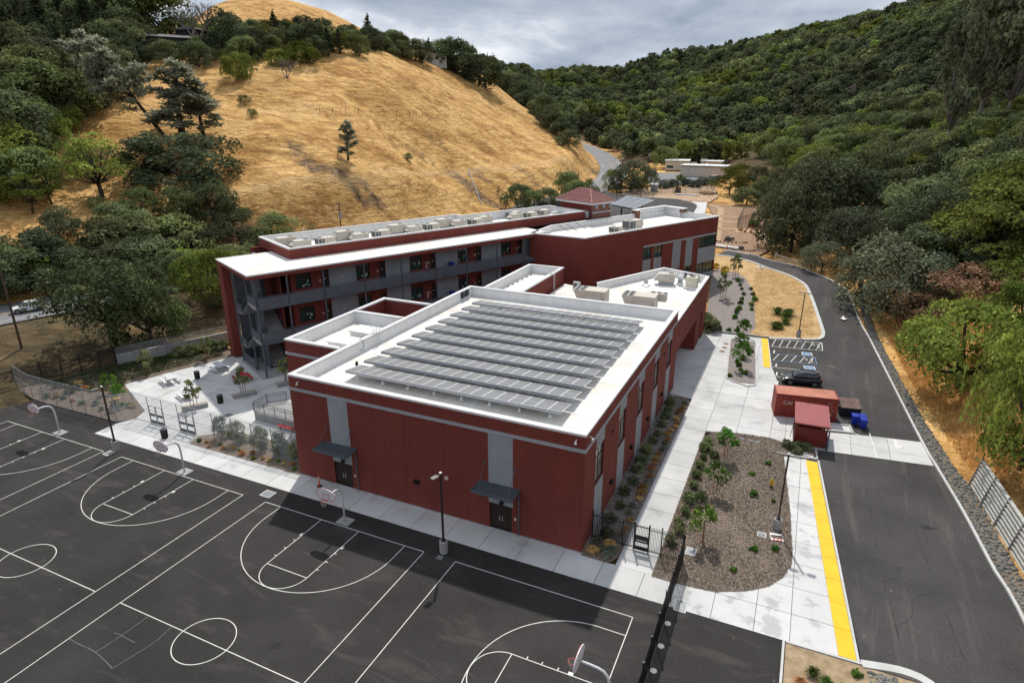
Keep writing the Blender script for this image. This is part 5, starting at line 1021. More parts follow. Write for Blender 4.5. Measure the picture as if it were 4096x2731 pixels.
# ---- plaza furniture
def picnic(lab, x, y, rz, top):
    t = thing('picnic_table', lab, 'picnic table', (x, y, .02), rz, 'picnic tables on the plaza'); t.scale = (1.22, 1.15, 1.05)
    for k in range(3): B('top_plank', top, t, -.93, .93, -.37 + .25 * k, -.13 + .25 * k, .72, .765)
    for s in (-1, 1): B('seat_plank', top, t, -.93, .93, s * .72 - .13, s * .72 + .13, .43, .47)
    for x_ in (-.62, .62):
        MB().tube([(x_, -.78, .41), (x_, -.8, .06), (x_, -.72, .03), (x_, .72, .03), (x_, .8, .06), (x_, .78, .41)], .025, 6).tube([(x_, -.25, .03), (x_, -.2, .7)], .025, 6).tube([(x_, .25, .03), (x_, .2, .7)], .025, 6).build('leg_frame', galv if top is alu else black, t)
    return t
picnic('silver picnic table at the left edge of the plaza', -29.4, 14.4, R(-20), alu); picnic('silver picnic table farthest back near the red pylon', -27.2, 19.7, R(-20), alu); picnic('silver picnic table behind the front tree planter', -23.9, 12.3, R(-20), alu); picnic('red picnic table beside the middle tree planter', -21.9, 18.4, R(-28), redp)
def bin_(lab, x, y):
    t = thing('litter_bin', lab, 'litter bin', (x, y, .02), 0, 'black litter bins on the plaza'); MB().tube([(0, 0, 0), (0, 0, .05), (0, 0, .9)], [.26, .29, .31], 16).build('body', blackp, t); MB().tube([(0, 0, .9), (0, 0, .95), (0, 0, 1.03)], [.33, .33, .2], 16).build('lid', M('bin_lid', (.05, .05, .055), .3), t); m_ = MB(); [m_.bar((.3 * math.cos(a), .3 * math.sin(a), .08), (.315 * math.cos(a), .315 * math.sin(a), .88), .02) for a in np.arange(0, 6.28, .35)]; m_.build('slats', black, t)
bin_('black litter bin between the two far picnic tables', -27.3, 16.5); bin_('black litter bin in the middle of the plaza', -19.1, 12.6); bin_('black litter bin outside the plaza gates', -17.5, 4.3)
def planter(lab, a, b, w_=1.25):
    t = thing('planter_wall', lab, 'planter', (*a, .02)); d = Vector((b[0] - a[0], b[1] - a[1], 0)); n = Vector((-d.y, d.x, 0)).normalized(); q = MB(); q.prism([(0, 0), (d.x, d.y), (d.x + n.x * .36, d.y + n.y * .36), (n.x * .36, n.y * .36)], 0, .46); o = fix(q, 'seat_block', conc2, t); md = o.modifiers.new('b', 'BEVEL'); md.width = .03
    q = MB(); q.prism([(n.x * .37, n.y * .37), (d.x + n.x * .37, d.y + n.y * .37), (d.x + n.x * (.37 + w_), d.y + n.y * (.37 + w_)), (n.x * (.37 + w_), n.y * (.37 + w_))], -.05, .015); fix(q, 'gravel_bed', dg, t)
planter('concrete seat block planter nearest the gates', (-20.9, 9.1), (-19.5, 11.3)); planter('concrete seat block planter by the red picnic table', (-18.5, 13.9), (-17.2, 16.1)); planter('concrete seat block planter beside the stage block', (-16.3, 18.5), (-15.2, 20.4))
t = thing('ramp', 'raised concrete ramp with grey mesh railing beside the stage block', 'ramp', (0, 0, 0)); RP = [(-12.4, 11.1), (-6.5, 11.0), (-6.5, 13.4), (-11.2, 14.6), (-12.6, 13.2)]; MB().prism(RP, 0, .95).build('landing', conc2, t)
for a, b in ((RP[1], RP[0]), (RP[0], RP[4]), (RP[4], RP[3])):
    m_ = MB(); A_ = Vector((*a, .95)); B_ = Vector((*b, .95)); n = max(1, int((B_ - A_).length / 1.3)); [m_.bar(A_ + (B_ - A_) * k / n, A_ + (B_ - A_) * k / n + Vector((0, 0, 1.1)), .05) for k in range(n + 1)]; [m_.bar(A_ + Vector((0, 0, z)), B_ + Vector((0, 0, z)), .05) for z in (.12, .85, 1.1)]; g_ = m_.build('railing', steel, t); MB().quad(A_ + Vector((0, 0, .15)), B_ + Vector((0, 0, .15)), B_ + Vector((0, 0, .83)), A_ + Vector((0, 0, .83))).build('mesh_panel', link, g_)
t = thing('bench', 'red bench against the ramp wall', 'bench', (-7.5, 10.5, .02), R(0)); [B('seat_plank', redp, t, -1.1, 1.1, -.18 + .19 * k, -.01 + .19 * k, .42, .46) for k in range(2)]; [MB().bar((x, 0, 0), (x, 0, .42), .06).build('leg', black, t) for x in (-.8, .8)]
t = thing('delineator_post', 'orange delineator post on black base by gym left door', 'traffic post', (2.5, 3.75, .02)); MB().cyl(0, 0, 0, .06, .24, .2, 12).build('base', blackp, t); MB().tube([(0, 0, .06), (0, 0, .15), (0, 0, 1.05)], [.09, .06, .045], 10).build('post', orange, t); [MB().cyl(0, 0, z, z + .09, .056, .054, 10).build('reflective_band', line_m, t) for z in (.68, .86)]
def grate(lab, x, y, w_, l_, rim=conc, z=.02):
    t = thing('drain_grate', lab, 'drain', (x, y, 0)); MB().box(-w_ / 2 - .1, w_ / 2 + .1, -l_ / 2 - .1, l_ / 2 + .1, 0, z).build('rim', rim, t); B('grate_bed', hvd, t, -w_ / 2, w_ / 2, -l_ / 2, l_ / 2, z, z + .004); m_ = MB(); [m_.box(-w_ / 2 + .02, w_ / 2 - .02, -l_ / 2 + .05 + k * .09, -l_ / 2 + .09 + k * .09, z + .004, z + .012) for k in range(int(l_ / .09))]; m_.build('bars', galv, t); return t
grate('square drain grate in the plaza paving', -15.8, 10.6, .9, .9, conc, .03); grate('drain grate beside the left court light', -19.7, -.05, .6, .6); grate('pale rimmed drain grate at the walk edge by the left gym door', -.7, 1.0, .9, .7); grate('drain grate below the centre court light', 16.85, -.1, .5, .5, asph); grate('concrete rimmed slotted drain in the mulch bed corner', 33.35, 8.0, .55, .75, conc, .16); grate('large drain grate straddling the walk edge by the fence', 33.7, 2.3, .6, .95, conc, .03); grate('small drain cover beside the mulch bed light', 37.9, 12.3, .45, .45, conc, .14)
for k, (x, y, lab) in enumerate(((29.8, 56.2, 'round brown manhole cover farthest up the plaza'), (29.8, 54.6, 'middle of three round brown manhole covers on the plaza'), (29.7, 52.9, 'nearest of three round brown manhole covers on the plaza'))): tag(MB().cyl(x, y, 0, .026, .38, .38, 20).build('manhole_cover', M('rusty_iron', (.22, .12, .08), .8, .3, 5.)), lab, 'manhole cover', 'manhole covers on the plaza')
tag(MB().cyl(43.2, 53.0, 0, .008, .42, .42, 20).build('manhole_cover', M('iron_cover', (.09, .085, .08), .8, .3, 5.)), 'round iron manhole cover in the drive behind the parked car', 'manhole cover')
for x, y, lab in ((34.9, 27.7, 'left of the grey valve boxes at the bed top edge'), (35.7, 27.6, 'second grey valve box at the bed top edge'), (36.3, 27.55, 'third grey valve box at the bed top edge')): tag(MB().box(x - .22, x + .22, y - .15, y + .15, .0, .17).build('valve_box', M('valve_grey', (.2, .22, .24), .7)), lab, 'valve box', 'valve boxes in the mulch bed')
# ---- hydrant, barricade
t = thing('fire_hydrant', 'yellow fire hydrant standing in the mulch bed', 'fire hydrant', (38.1, 19.7, .1)); ym = M('hydrant_yellow', (.62, .36, .02), .45); MB().cyl(0, 0, 0, .06, .17, .17, 12).build('flange', black, t); MB().tube([(0, 0, .06), (0, 0, .5), (0, 0, .56), (0, 0, .62), (0, 0, .74), (0, 0, .8)], [.11, .11, .15, .14, .09, .03], 12).build('barrel', ym, t, True); [MB().tube([(0, 0, .42), (.24 * c_, .24 * s_, .42)], .07, 10).build('nozzle_cap', ym, t) for c_, s_ in ((1, 0), (-1, 0), (0, -1))]; MB().cyl(0, 0, .8, .86, .03, .03, 5).build('top_nut', ym, t)
t = thing('barricade', 'white and orange folding barricade lying flat beside the light', 'barricade', (38.95, 12.4, .14), R(12)); [B('rail', sheetw, t, -.4, .4, y, y + .22, .02, .05) for y in (-.45, .2)]; [B('side_post', sheetw, t, x, x + .05, -.5, .5, 0, .045) for x in (-.45, .4)]; [MB().quad(*[(x_ + a, y_, .056) for a, y_ in ((0, -.45), (.14, -.45), (.26, -.23), (.12, -.23))]).build('orange_stripe', orange, t) for x_ in (-.36, -.1, .14)]
t = thing('barricade', 'small folded barricade lying in the kerbed corner bed', 'barricade', (40.9, 27.0, .12), R(-8)); [B('rail', sheetw, t, -.45, .45, y, y + .18, .02, .05) for y in (-.3, .1)]; [MB().quad(*[(x_ + a, y_, .056) for a, y_ in ((0, .1), (.12, .1), (.22, .28), (.1, .28))]).build('orange_stripe', orange, t) for x_ in (-.1, .2)]
kerb('kerb', [(38.75, 26.15), (41.65, 26.55)], .22, .16); kerb('kerb', [(41.65, 26.55), (41.5, 28.6)], .16, .16)
# ================================================================== container, kiosk, dumpster, bins, car
cred = M('container_red', (.20, .030, .020), .6, .25, .7, .1, col2=(.34, .06, .04)); cred_sunlit = M('container_red_sunlit', (.42, .15, .10), .7, .2, .6, col2=(.55, .24, .17))  # roof red is lightened: sunlight on the top is painted into its colour
ct = thing('shipping_container', 'rust red shipping container with white lettering on its side', 'container', (37.35, 34.75, .02), R(9.4)); CL, CWi, CH = 6.06, 2.44, 2.59
def corr(x0, x1, y, z0, z1, n, dpt):
    m_ = MB(); xs = []; st_ = (x1 - x0) / n
    for k in range(n): xs += [(x0 + st_ * k, 0), (x0 + st_ * (k + .18), 0), (x0 + st_ * (k + .36), dpt), (x0 + st_ * (k + .82), dpt)]
    xs.append((x1, 0))
    for q in range(len(xs) - 1): (xa, da), (xb, db) = xs[q], xs[q + 1]; m_.quad((xa, y + da, z0), (xb, y + db, z0), (xb, y + db, z1), (xa, y + da, z1))
    return m_
corr(.1, CL - .1, .03, .16, CH - .1, 22, .045).build('side_wall', cred, ct); corr(.1, CL - .1, CWi - .03, .16, CH - .1, 22, -.045).build('side_wall', cred, ct)
m_ = MB(); n = 22
for k in range(n): xa = .12 + (CL - .24) * k / n; xb = .12 + (CL - .24) * (k + .8) / n; m_.box(xa, xb, .08, CWi - .08, CH - .06, CH - .005)
m_.box(.1, CL - .1, .06, CWi - .06, CH - .1, CH - .06); m_.build('roof_panel', cred_sunlit, ct)
m_ = MB()
for x in (0, CL - .14):
    for y in (0, CWi - .14): m_.box(x, x + .14, y, y + .14, 0, CH)
m_.build('corner_posts', cred, ct); m_ = MB()
for z0, z1 in ((0.002, .15), (CH - .1, CH - .012)):
    for y in (.005, CWi - .085): m_.box(.14, CL - .14, y, y + .08, z0, z1)
    for x in (.005, CL - .085): m_.box(x, x + .08, .14, CWi - .14, z0, z1)
m_.build('frame_rails', cred, ct); B('end_wall', cred, ct, .03, .08, .14, CWi - .14, .15, CH - .1)
for k in range(2): dr = B('door_leaf', cred, ct, CL - .09, CL - .04, .15 + k * 1.08, 1.21 + k * 1.08, .15, CH - .1); [MB().tube([(CL - .02, .35 + k * 1.08 + .6 * j, .2), (CL - .02, .35 + k * 1.08 + .6 * j, CH - .15)], .02, 6).build('lock_bar', cred, dr) for j in range(2)]
letters('CAI', (1.22, -.006, 1.45), 0, .56, line_m, ct, R(90), .004, sp=1.0)
for k, tx in enumerate(('CAIU', '2 3 7', '22G1')): letters(tx, (5.2 + .22 * k, -.006, 1.95 - .35 * k), 0, .13, line_m, ct, R(90), .003)
[MB().tube([(5.45, .0, .95 - .22 * k), (5.45, -.008, .95 - .22 * k)], .07, 12).build('round_decal', ym if k == 0 else sheetw, ct) for k in range(2)]
ribrd = M('kiosk_red', (.17, .025, .022), .55, .12, 1.); kro = M('kiosk_roof', (.33, .085, .09), .5, .08, 1.)
kk = thing('ticket_kiosk', 'small red corrugated kiosk with sloping roof in front of container', 'kiosk', (39.5, 28.75, 0), R(2)); B('base_curb', conc2, kk, -.05, 2.9, -.08, 4.3, 0, .18)
def ribwall(p, q, z0, z1):
    f_ = Fr(p, q); m_ = MB(); f_.box(m_, 0, f_.L, -.06, 0, z0, z1); n = int(f_.L / .16)
    for k in range(n): f_.box(m_, f_.L * k / n + .02, f_.L * k / n + .07, 0, .02, z0, z1)
    return fix(m_, 'wall', ribrd, kk)
ribwall((0, 0), (2.8, 0), .18, 2.05); ribwall((0, 4.2), (0, .07), .18, 2.05); ribwall((2.8, 2.6), (2.8, 4.2), .18, 2.3); ribwall((2.73, 4.2), (.07, 4.2), .18, 2.3)
[MB().bar((x, y, .18), (x, y, 2.5), .09).build('corner_post', steel, kk) for x in (.05, 2.75) for y in (.06, 4.14)]
m_ = MB(); nr = 26
for k in range(nr): xa = -.12 + 3.05 * k / nr; m_.add([(xa, -.18, 2.45), (xa + .07, -.18, 2.45), (xa + .07, 4.45, 2.68), (xa, 4.45, 2.68), (xa, -.18, 2.5), (xa + .07, -.18, 2.5), (xa + .07, 4.45, 2.73), (xa, 4.45, 2.73)], [(4, 5, 6, 7), (0, 1, 5, 4), (1, 2, 6, 5), (2, 3, 7, 6), (3, 0, 4, 7)])
m_.add([(-.15, -.2, 2.38), (2.95, -.2, 2.38), (2.95, 4.47, 2.61), (-.15, 4.47, 2.61), (-.15, -.2, 2.452), (2.95, -.2, 2.452), (2.95, 4.47, 2.682), (-.15, 4.47, 2.682)], [(3, 2, 1, 0), (4, 5, 6, 7), (0, 1, 5, 4), (1, 2, 6, 5), (2, 3, 7, 6), (3, 0, 4, 7)]); m_.build('roof', kro, kk)
B('eave_trim', ribrd, kk, -.18, 2.98, -.26, -.2, 2.34, 2.5); B('shelf', steel, kk, .1, 2.7, .5, .9, 1.6, 1.66); MB().cyl(1.0, 4.2, 2.68, 2.95, .03).build('vent_pipe', steel, kk); B('counter_post', sheetw, kk, 2.3, 2.36, .1, .16, 1.9, 2.4); MB().tube([(-.1, 1.2, 2.4), (-.3, 1.2, .2)], .03, 6).build('downpipe', steel, kk)
tag(MB().bar((42.45, 28.6, .45), (42.62, 31.2, .45), .14, .9).build('low_wall', steel), 'short dark low wall beside the red kiosk', 'wall')
t = thing('kerbed_pad', 'low kerbed concrete pad between kiosk and container', 'concrete pad', (42.6, 33.35, 0), R(10)); B('pad', conc, t, .0, 2.25, 0, 1.55, .0, .05); [B('kerb_edge', kerb_m, t, *b) for b in ((-.12, 2.4, -.14, 0, .0, .17), (-.12, 2.4, 1.55, 1.69, .0, .17), (2.25, 2.4, 0, 1.55, 0, .17))]
db = M('dumpster_navy', (.015, .02, .035), .55, .3, 2.); dl = M('dumpster_rust', (.14, .085, .07), .7, .4, 2.)
t = thing('dumpster', 'dark dumpster with rusty sloping lid beside the container', 'dumpster', (43.75, 37.65, .02), R(10)); m_ = MB(); pr_ = [(0, .12), (1.75, .12), (1.75, 1.0), (1.35, 1.35), (0, 1.05)]
m_ = MB(); m_.v = [(0, 0, .15), (0, 1.6, .15), (0, 1.6, 1.4), (0, 0, .95), (2.0, 0, .15), (2.0, 1.6, .15), (2.0, 1.6, 1.4), (2.0, 0, .95)]; m_.f = [(0, 1, 2, 3), (7, 6, 5, 4), (0, 3, 7, 4), (1, 5, 6, 2), (0, 4, 5, 1), (3, 2, 6, 7)]; m_.build('body', db, t)
[MB().add([(.02 + 1.0 * k, -.06, .97), (.98 + 1.0 * k, -.06, .97), (.98 + 1.0 * k, 1.62, 1.44), (.02 + 1.0 * k, 1.62, 1.44), (.02 + 1.0 * k, -.06, 1.0), (.98 + 1.0 * k, -.06, 1.0), (.98 + 1.0 * k, 1.62, 1.47), (.02 + 1.0 * k, 1.62, 1.47)], [(3, 2, 1, 0), (4, 5, 6, 7), (0, 1, 5, 4), (1, 2, 6, 5), (2, 3, 7, 6), (3, 0, 4, 7)]).build('lid', dl, t) for k in range(2)]
[B('lift_pocket', db, t, x, x + .14, .3, 1.1, .75, .95) for x in (-.14, 2.0)]; [MB().tube([(x, y, .08), (x + .06, y, .08)], .08, 10).build('caster', black, t) for x in (.2, 1.75) for y in (.2, 1.4)]; [B('rib', db, t, x, x + .06, -.04, .0, .2, .9) for x in (.6, 1.35)]
def cart(lab, x, y, rz):
    t = thing('recycling_cart', lab, 'recycling bin', (x, y, .02), rz, 'blue recycling carts'); m_ = MB(); m_.v = [(-.26, -.3, .08), (.26, -.3, .08), (.26, .26, .08), (-.26, .26, .08), (-.32, -.37, .98), (.32, -.37, .98), (.32, .36, .98), (-.32, .36, .98)]; m_.f = [(3, 2, 1, 0), (4, 5, 6, 7), (0, 1, 5, 4), (1, 2, 6, 5), (2, 3, 7, 6), (3, 0, 4, 7)]; m_.build('body', bluep, t)
    MB().add([(-.34, -.4, .985), (.34, -.4, .985), (.34, .4, 1.02), (-.34, .4, 1.02), (-.3, -.3, 1.06), (.3, -.3, 1.06), (.3, .34, 1.09), (-.3, .34, 1.09)], [(3, 2, 1, 0), (4, 5, 6, 7), (0, 1, 5, 4), (1, 2, 6, 5), (2, 3, 7, 6), (3, 0, 4, 7)]).build('lid', bluep, t)
    [MB().tube([(s * .3, .34, .1), (s * .36, .34, .1)], .1, 12).build('wheel', blackp, t) for s in (-1, 1)]; MB().tube([(-.28, .44, .96), (.28, .44, .96)], .02, 6).build('handle', bluep, t); return t
cart('blue recycling cart nearest the dumpster, left of three', 45.05, 36.1, R(8)); cart('blue recycling cart at the back right of three', 45.75, 36.3, R(8)); cart('blue recycling cart at the front of three', 45.8, 35.45, R(8))
for x, y, lab in ((36.15, 55.2, 'white wheel stop in the farthest accessible bay'), (36.7, 50.0, 'white wheel stop in the nearer accessible bay'), (36.95, 47.0, 'white wheel stop ahead of the parked car'), (37.2, 44.0, 'white wheel stop beside the container end')): tag(MB().tube([(x, y - .1, .0), (x + .0, y + .0, .12)], .01, 3).box(x - .09, x + .09, y - .75 + .3, y + .75, 0, .1).box(x - .06, x + .06, y - .73 + .3, y + .73, .1, .14).build('wheel_stop', line_m), lab, 'wheel stop', 'wheel stops in the parking bays')
for z_, lab in ((9.1, 'blue recycling cart on the top gallery of the wing'), (4.75, 'blue recycling cart on the middle gallery of the wing')): (lambda q: (setattr(q, 'location', (*U(29.3, 1.85), z_)), q.__setitem__('group', 'carts on the galleries')))(cart(lab, 0, 0, WA))
# ---- parked car
paint = M('car_paint', (.010, .012, .018), .18, .05, 1., spec=.6); paint.node_tree.nodes['Principled BSDF'].inputs['Coat Weight'].default_value = .6; cglass = M('car_glass', (.02, .025, .03), .05, .1, 1., spec=.9); tyre = M('tyre', (.01, .01, .01), .8); rim = M('alloy', (.30, .30, .31), .3, metal=.7); trimb = M('car_trim', (.012, .012, .012), .6)
def loft(secs, mat, name, parent, close=True, smooth=True):
    """secs: list of (x, [(y,z)...]) with equal counts; mirrored in y"""
    m_ = MB(); n = None
    for x, pr_ in secs: full = [(y, z) for y, z in pr_] + [(-y, z) for y, z in pr_[::-1]]; n = len(full); m_.v += [(x, y, z) for y, z in full]
    for i in range(len(secs) - 1):
        for j in range(n): a = i * n + j; b = i * n + (j + 1) % n; m_.f.append((a, b, b + n, a + n))
    m_.f += [tuple(range(n))[::-1], tuple(range((len(secs) - 1) * n, len(secs) * n))]
    o = fix(m_, name, mat, parent)
    if smooth: o.data.polygons.foreach_set('use_smooth', [True] * len(o.data.polygons)); md = o.modifiers.new('s', 'SUBSURF'); md.levels = 1; md.render_levels = 1
    return o
def car(lab, x, y, rz, pt, z=.01, full=True):
    t = thing('parked_car' if full else 'passing_car', lab, 'car', (x, y, z), rz)
    S_ = lambda w_, zb, zs, zt: [(0, zb), (w_ * .86, zb), (w_, zb + .12), (w_, zs), (w_ * .93, zt), (0, zt + .02)]
    loft([(-2.2, S_(.66, .42, .72, .86)), (-2.1, S_(.8, .3, .78, .98)), (-1.75, S_(.88, .25, .82, 1.04)), (-1.0, S_(.9, .24, .84, 1.02)), (.6, S_(.9, .24, .82, 1.0)), (1.2, S_(.9, .25, .8, .97)), (1.85, S_(.87, .27, .72, .87)), (2.15, S_(.78, .3, .62, .76)), (2.24, S_(.62, .36, .55, .66))], pt, 'body', t)
    c_ = lambda w0, w1, zt: [(0, .98), (w0, .98), (w0 * .97, 1.15), (w1, zt - .06), (w1 * .88, zt), (0, zt + .02)]
    loft([(-2.02, c_(.76, .66, 1.12)), (-1.6, c_(.81, .64, 1.48)), (-.9, c_(.83, .66, 1.57)), (.0, c_(.83, .66, 1.58)), (.55, c_(.82, .66, 1.48)), (1.2, c_(.78, .74, 1.06))], cglass, 'windows', t)
    r_ = loft([(-1.75, [(0, 1.50), (.5, 1.49), (.6, 1.47), (.6, 1.5), (.5, 1.53), (0, 1.55)]), (-.9, [(0, 1.56), (.56, 1.55), (.64, 1.53), (.64, 1.57), (.56, 1.6), (0, 1.62)]), (.0, [(0, 1.57), (.56, 1.56), (.64, 1.54), (.64, 1.57), (.56, 1.6), (0, 1.62)]), (.42, [(0, 1.5), (.52, 1.5), (.62, 1.49), (.62, 1.52), (.52, 1.55), (0, 1.56)])], pt, 'roof', t)
    for s in (-1, 1):
        MB().tube([(-1.4, s * .58, 1.62), (-1.3, s * .58, 1.67), (.1, s * .58, 1.66), (.2, s * .58, 1.6)], .022, 6).build('roof_rail', trimb, r_)
        for xa, xb in (((.42, 1.54), (1.18, 1.0)), ((-.15, 1.58), (-.1, 1.0)), ((-1.15, 1.55), (-1.05, 1.0)), ((-1.75, 1.46), (-2.0, 1.02))): MB().bar((xa[0], s * .66, xa[1]), (xb[0], s * .82, xb[1]), .07, .03).build('pillar', pt, t)
        for x_ in (1.38, -1.33):
            w_ = MB().tube([(x_, s * .72, .34), (x_, s * .915, .34)], .34, 20).build('wheel', tyre, t); q = MB().tube([(x_, s * .9, .34), (x_, s * .925, .34)], .21, 16)
            [q.bar((x_, s * .925, .34), (x_ + .2 * math.cos(a), s * .925, .34 + .2 * math.sin(a)), .05, .02, (0, 1, 0)) for a in np.arange(0, 6.2, 1.2566)]; q.build('rim', rim, w_)
            MB().tube([(x_ + .4 * math.cos(a), s * .9, .34 + .4 * math.sin(a)) for a in np.arange(0, 3.15, .26)], .035, 5).build('wheel_arch', trimb, t)
        MB().box(1.95, 2.2, s * .62 - .12, s * .62 + .12, .66, .76).build('headlight', sheetw, t); MB().box(-2.19, -2.02, s * .7 - .1, s * .7 + .08, .82, .95).build('tail_light', M('tail_red', (.3, .01, .01), .3), t)
        MB().box(.62, .78, min(s * .92, s * 1.06), max(s * .92, s * 1.06), 1.0, 1.12).build('mirror', pt, t); [MB().box(x_, x_ + .16, min(s * .9, s * .925), max(s * .9, s * .925), .88, .91).build('door_handle', trimb, t) for x_ in (.0, -.95)]
    MB().box(2.2, 2.25, -.4, .4, .46, .62).build('grille', trimb, t); MB().box(-1.3, .3, -.9, -.88, .26, .36).build('side_skirt', trimb, t); return t
car('dark blue hatchback parked in the bay beside the container', 39.75, 45.35, R(190.5), paint)
car('white car passing behind the oak trees on the main road', -69.0, 21.5, R(64 + 180), M('white_car_paint', (.75, .75, .75), .25), h1(-69, 21.5) + .02, False)
# ================================================================== crib wall, gravel strip
crib = M('crib_timber', (.46, .46, .43), .9, .2, 2., stretch=(1, 1, 3)); cp_ = M('crib_post', (.16, .15, .15), .8, .2, 3.)
t = thing('crib_wall', 'stepped retaining wall of pale boards and posts above the gravel strip', 'retaining wall', (53.6, 27.2, 0)); 
for k in range(6):
    a = Vector((.29 * k, -3.1 * k, 0)); b = Vector((.29 * (k + 1), -3.1 * (k + 1), 0)); MB().bar(a, a + Vector((.55, .05, 2.75)), .14, .12).build('post', cp_, t)
    for j in range(8): z = .2 + j * .33; MB().bar(a + Vector((.18 + .055 * j, 0, z)), b + Vector((.18 + .055 * j, 0, z)), .26, .12).build('board', crib, t)
rockm = M('grey_rock', (.10, .105, .10), .9, .4, 4., .3, col2=(.30, .30, .28))
def rock(m_, x, y, z, s):
    k = len(m_.v); ph = random.uniform(0, 6.28); sx, sy, sz = (s * random.uniform(.7, 1.3) for _ in range(3))
    for zz, rr, n in ((-.3, .8, 4), (.25, 1.0, 4), (.8, .5, 3)):
        for j in range(n): a = ph + j * 2 * math.pi / n + zz; q = rr * random.uniform(.75, 1.2); m_.v.append((x + sx * q * math.cos(a), y + sy * q * math.sin(a), z + sz * zz))
    m_.f += [(k + j, k + (j + 1) % 4, k + 4 + (j + 1) % 4, k + 4 + j) for j in range(4)] + [(k + 4, k + 5, k + 8), (k + 5, k + 6, k + 9), (k + 6, k + 7, k + 10), (k + 7, k + 4, k + 10), (k + 5, k + 9, k + 8), (k + 6, k + 10, k + 9), (k + 4, k + 8, k + 10), (k + 8, k + 9, k + 10)]
GS = [(53.95, 8), (53.3, 15), (52.65, 22), (51.75, 29.6), (51.15, 34.6), (49.65, 52.1), (48.45, 65.7), (47.7, 74), (47.2, 82), (48.1, 82), (48.7, 74), (49.5, 66), (50.7, 52), (51.8, 40), (53.0, 30), (53.7, 26.5), (54.1, 22), (54.6, 14), (55.2, 8)]
m_ = MB(); Pn = np.array(GS); c_ = RNG.uniform((47, 8), (56, 82), (26000, 2)); ok = poly_sd(c_[:, 0], c_[:, 1], Pn) > 0; c_ = c_[ok][:4200]; zz = H(c_[:, 0], c_[:, 1])
for (x, y), z in zip(c_, zz): rock(m_, x, y, z + random.uniform(-.06, .06), random.uniform(.05, .15))
stuff(m_.build('gravel_strip', rockm)); struct(drape('gravel_bed', GS, M('gravel_base', (.17, .135, .10), .95, .3, 5.), .015, 2.))
m_ = MB(); [rock(m_, 45.2 + random.uniform(-.8, .8), .6 + random.uniform(-1., .9), .05, random.uniform(.06, .16)) for _ in range(160)]; o = stuff(m_.build('rock_pile', rockm))
# ================================================================== foliage
def leafmat(name, col, rnd=.38, trans=.22, hue=.022):
    m = bpy.data.materials.new(name); m.use_nodes = True; t = m.node_tree; n = t.nodes; L = t.links.new; n.clear()
    o = n.new('ShaderNodeOutputMaterial'); d = n.new('ShaderNodeBsdfDiffuse'); tr = n.new('ShaderNodeBsdfTranslucent'); mx_ = n.new('ShaderNodeMixShader'); mx_.inputs[0].default_value = trans
    a = n.new('ShaderNodeAttribute'); a.attribute_name = 'tint'; mu = n.new('ShaderNodeMix'); mu.data_type = 'RGBA'; mu.blend_type = 'MULTIPLY'; mu.inputs[0].default_value = 1; mu.inputs[6].default_value = (*col, 1); L(a.outputs['Color'], mu.inputs[7])
    oi = n.new('ShaderNodeObjectInfo'); mr = n.new('ShaderNodeMapRange'); L(oi.outputs['Random'], mr.inputs[0]); mr.inputs[3].default_value = 1 - rnd; mr.inputs[4].default_value = 1 + rnd
    wn = n.new('ShaderNodeTexWhiteNoise'); wn.noise_dimensions = '1D'; L(oi.outputs['Random'], wn.inputs['W']); mh = n.new('ShaderNodeMapRange'); L(wn.outputs[0], mh.inputs[0]); mh.inputs[3].default_value = .5 - hue; mh.inputs[4].default_value = .5 + hue
    hs = n.new('ShaderNodeHueSaturation'); L(mr.outputs[0], hs.inputs['Value']); L(mh.outputs[0], hs.inputs['Hue']); L(mu.outputs[2], hs.inputs['Color'])
    L(hs.outputs[0], d.inputs[0]); L(hs.outputs[0], tr.inputs[0]); L(d.outputs[0], mx_.inputs[1]); L(tr.outputs[0], mx_.inputs[2]); L(mx_.outputs[0], o.inputs[0]); return m
def mesh_from(name, v, nper, tint, mat):
    """v: (n*nper,3) vertices of separate polygons with nper corners"""
    n = len(v) // nper; me = bpy.data.meshes.new(name); me.vertices.add(len(v)); me.vertices.foreach_set('co', np.ascontiguousarray(v, np.float32).ravel())
    me.loops.add(len(v)); me.loops.foreach_set('vertex_index', np.arange(len(v))); me.polygons.add(n); me.polygons.foreach_set('loop_start', np.arange(0, len(v), nper)); me.polygons.foreach_set('loop_total', np.full(n, nper)); me.update()
    at = me.color_attributes.new('tint', 'FLOAT_COLOR', 'POINT'); c = np.repeat(tint, nper, axis=0); c = np.concatenate([c, np.ones((len(c), 1))], 1).astype(np.float32); at.data.foreach_set('color', c.ravel()); me.materials.append(mat); return me
def unit(v): return v / np.maximum(1e-9, np.linalg.norm(v, axis=-1, keepdims=True))
def leaves(P, Nn, size, rg, asp=1.4, tint=None, jit=.75, droop=0.):
    """one rhombus-shaped leaf spray per point, facing roughly along Nn"""
    n = len(P); d = unit(Nn + rg.normal(0, jit, (n, 3))); a = unit(np.cross(d, rg.normal(0, 1, (n, 3)))); b = np.cross(d, a)
    if droop: b = unit(b * (1 - droop) + np.array([0, 0, -1.]) * droop); a = unit(np.cross(b, d))
    s = size * rg.uniform(.6, 1.35, (n, 1)); q = np.stack([P - a * s * .5, P - b * s * .5 * asp, P + a * s * .5, P + b * s * .5 * asp], 1)
    q += d[:, None, :] * rg.normal(0, .12, (n, 4, 1)) * s[:, None, :]
    return q.reshape(-1, 3)
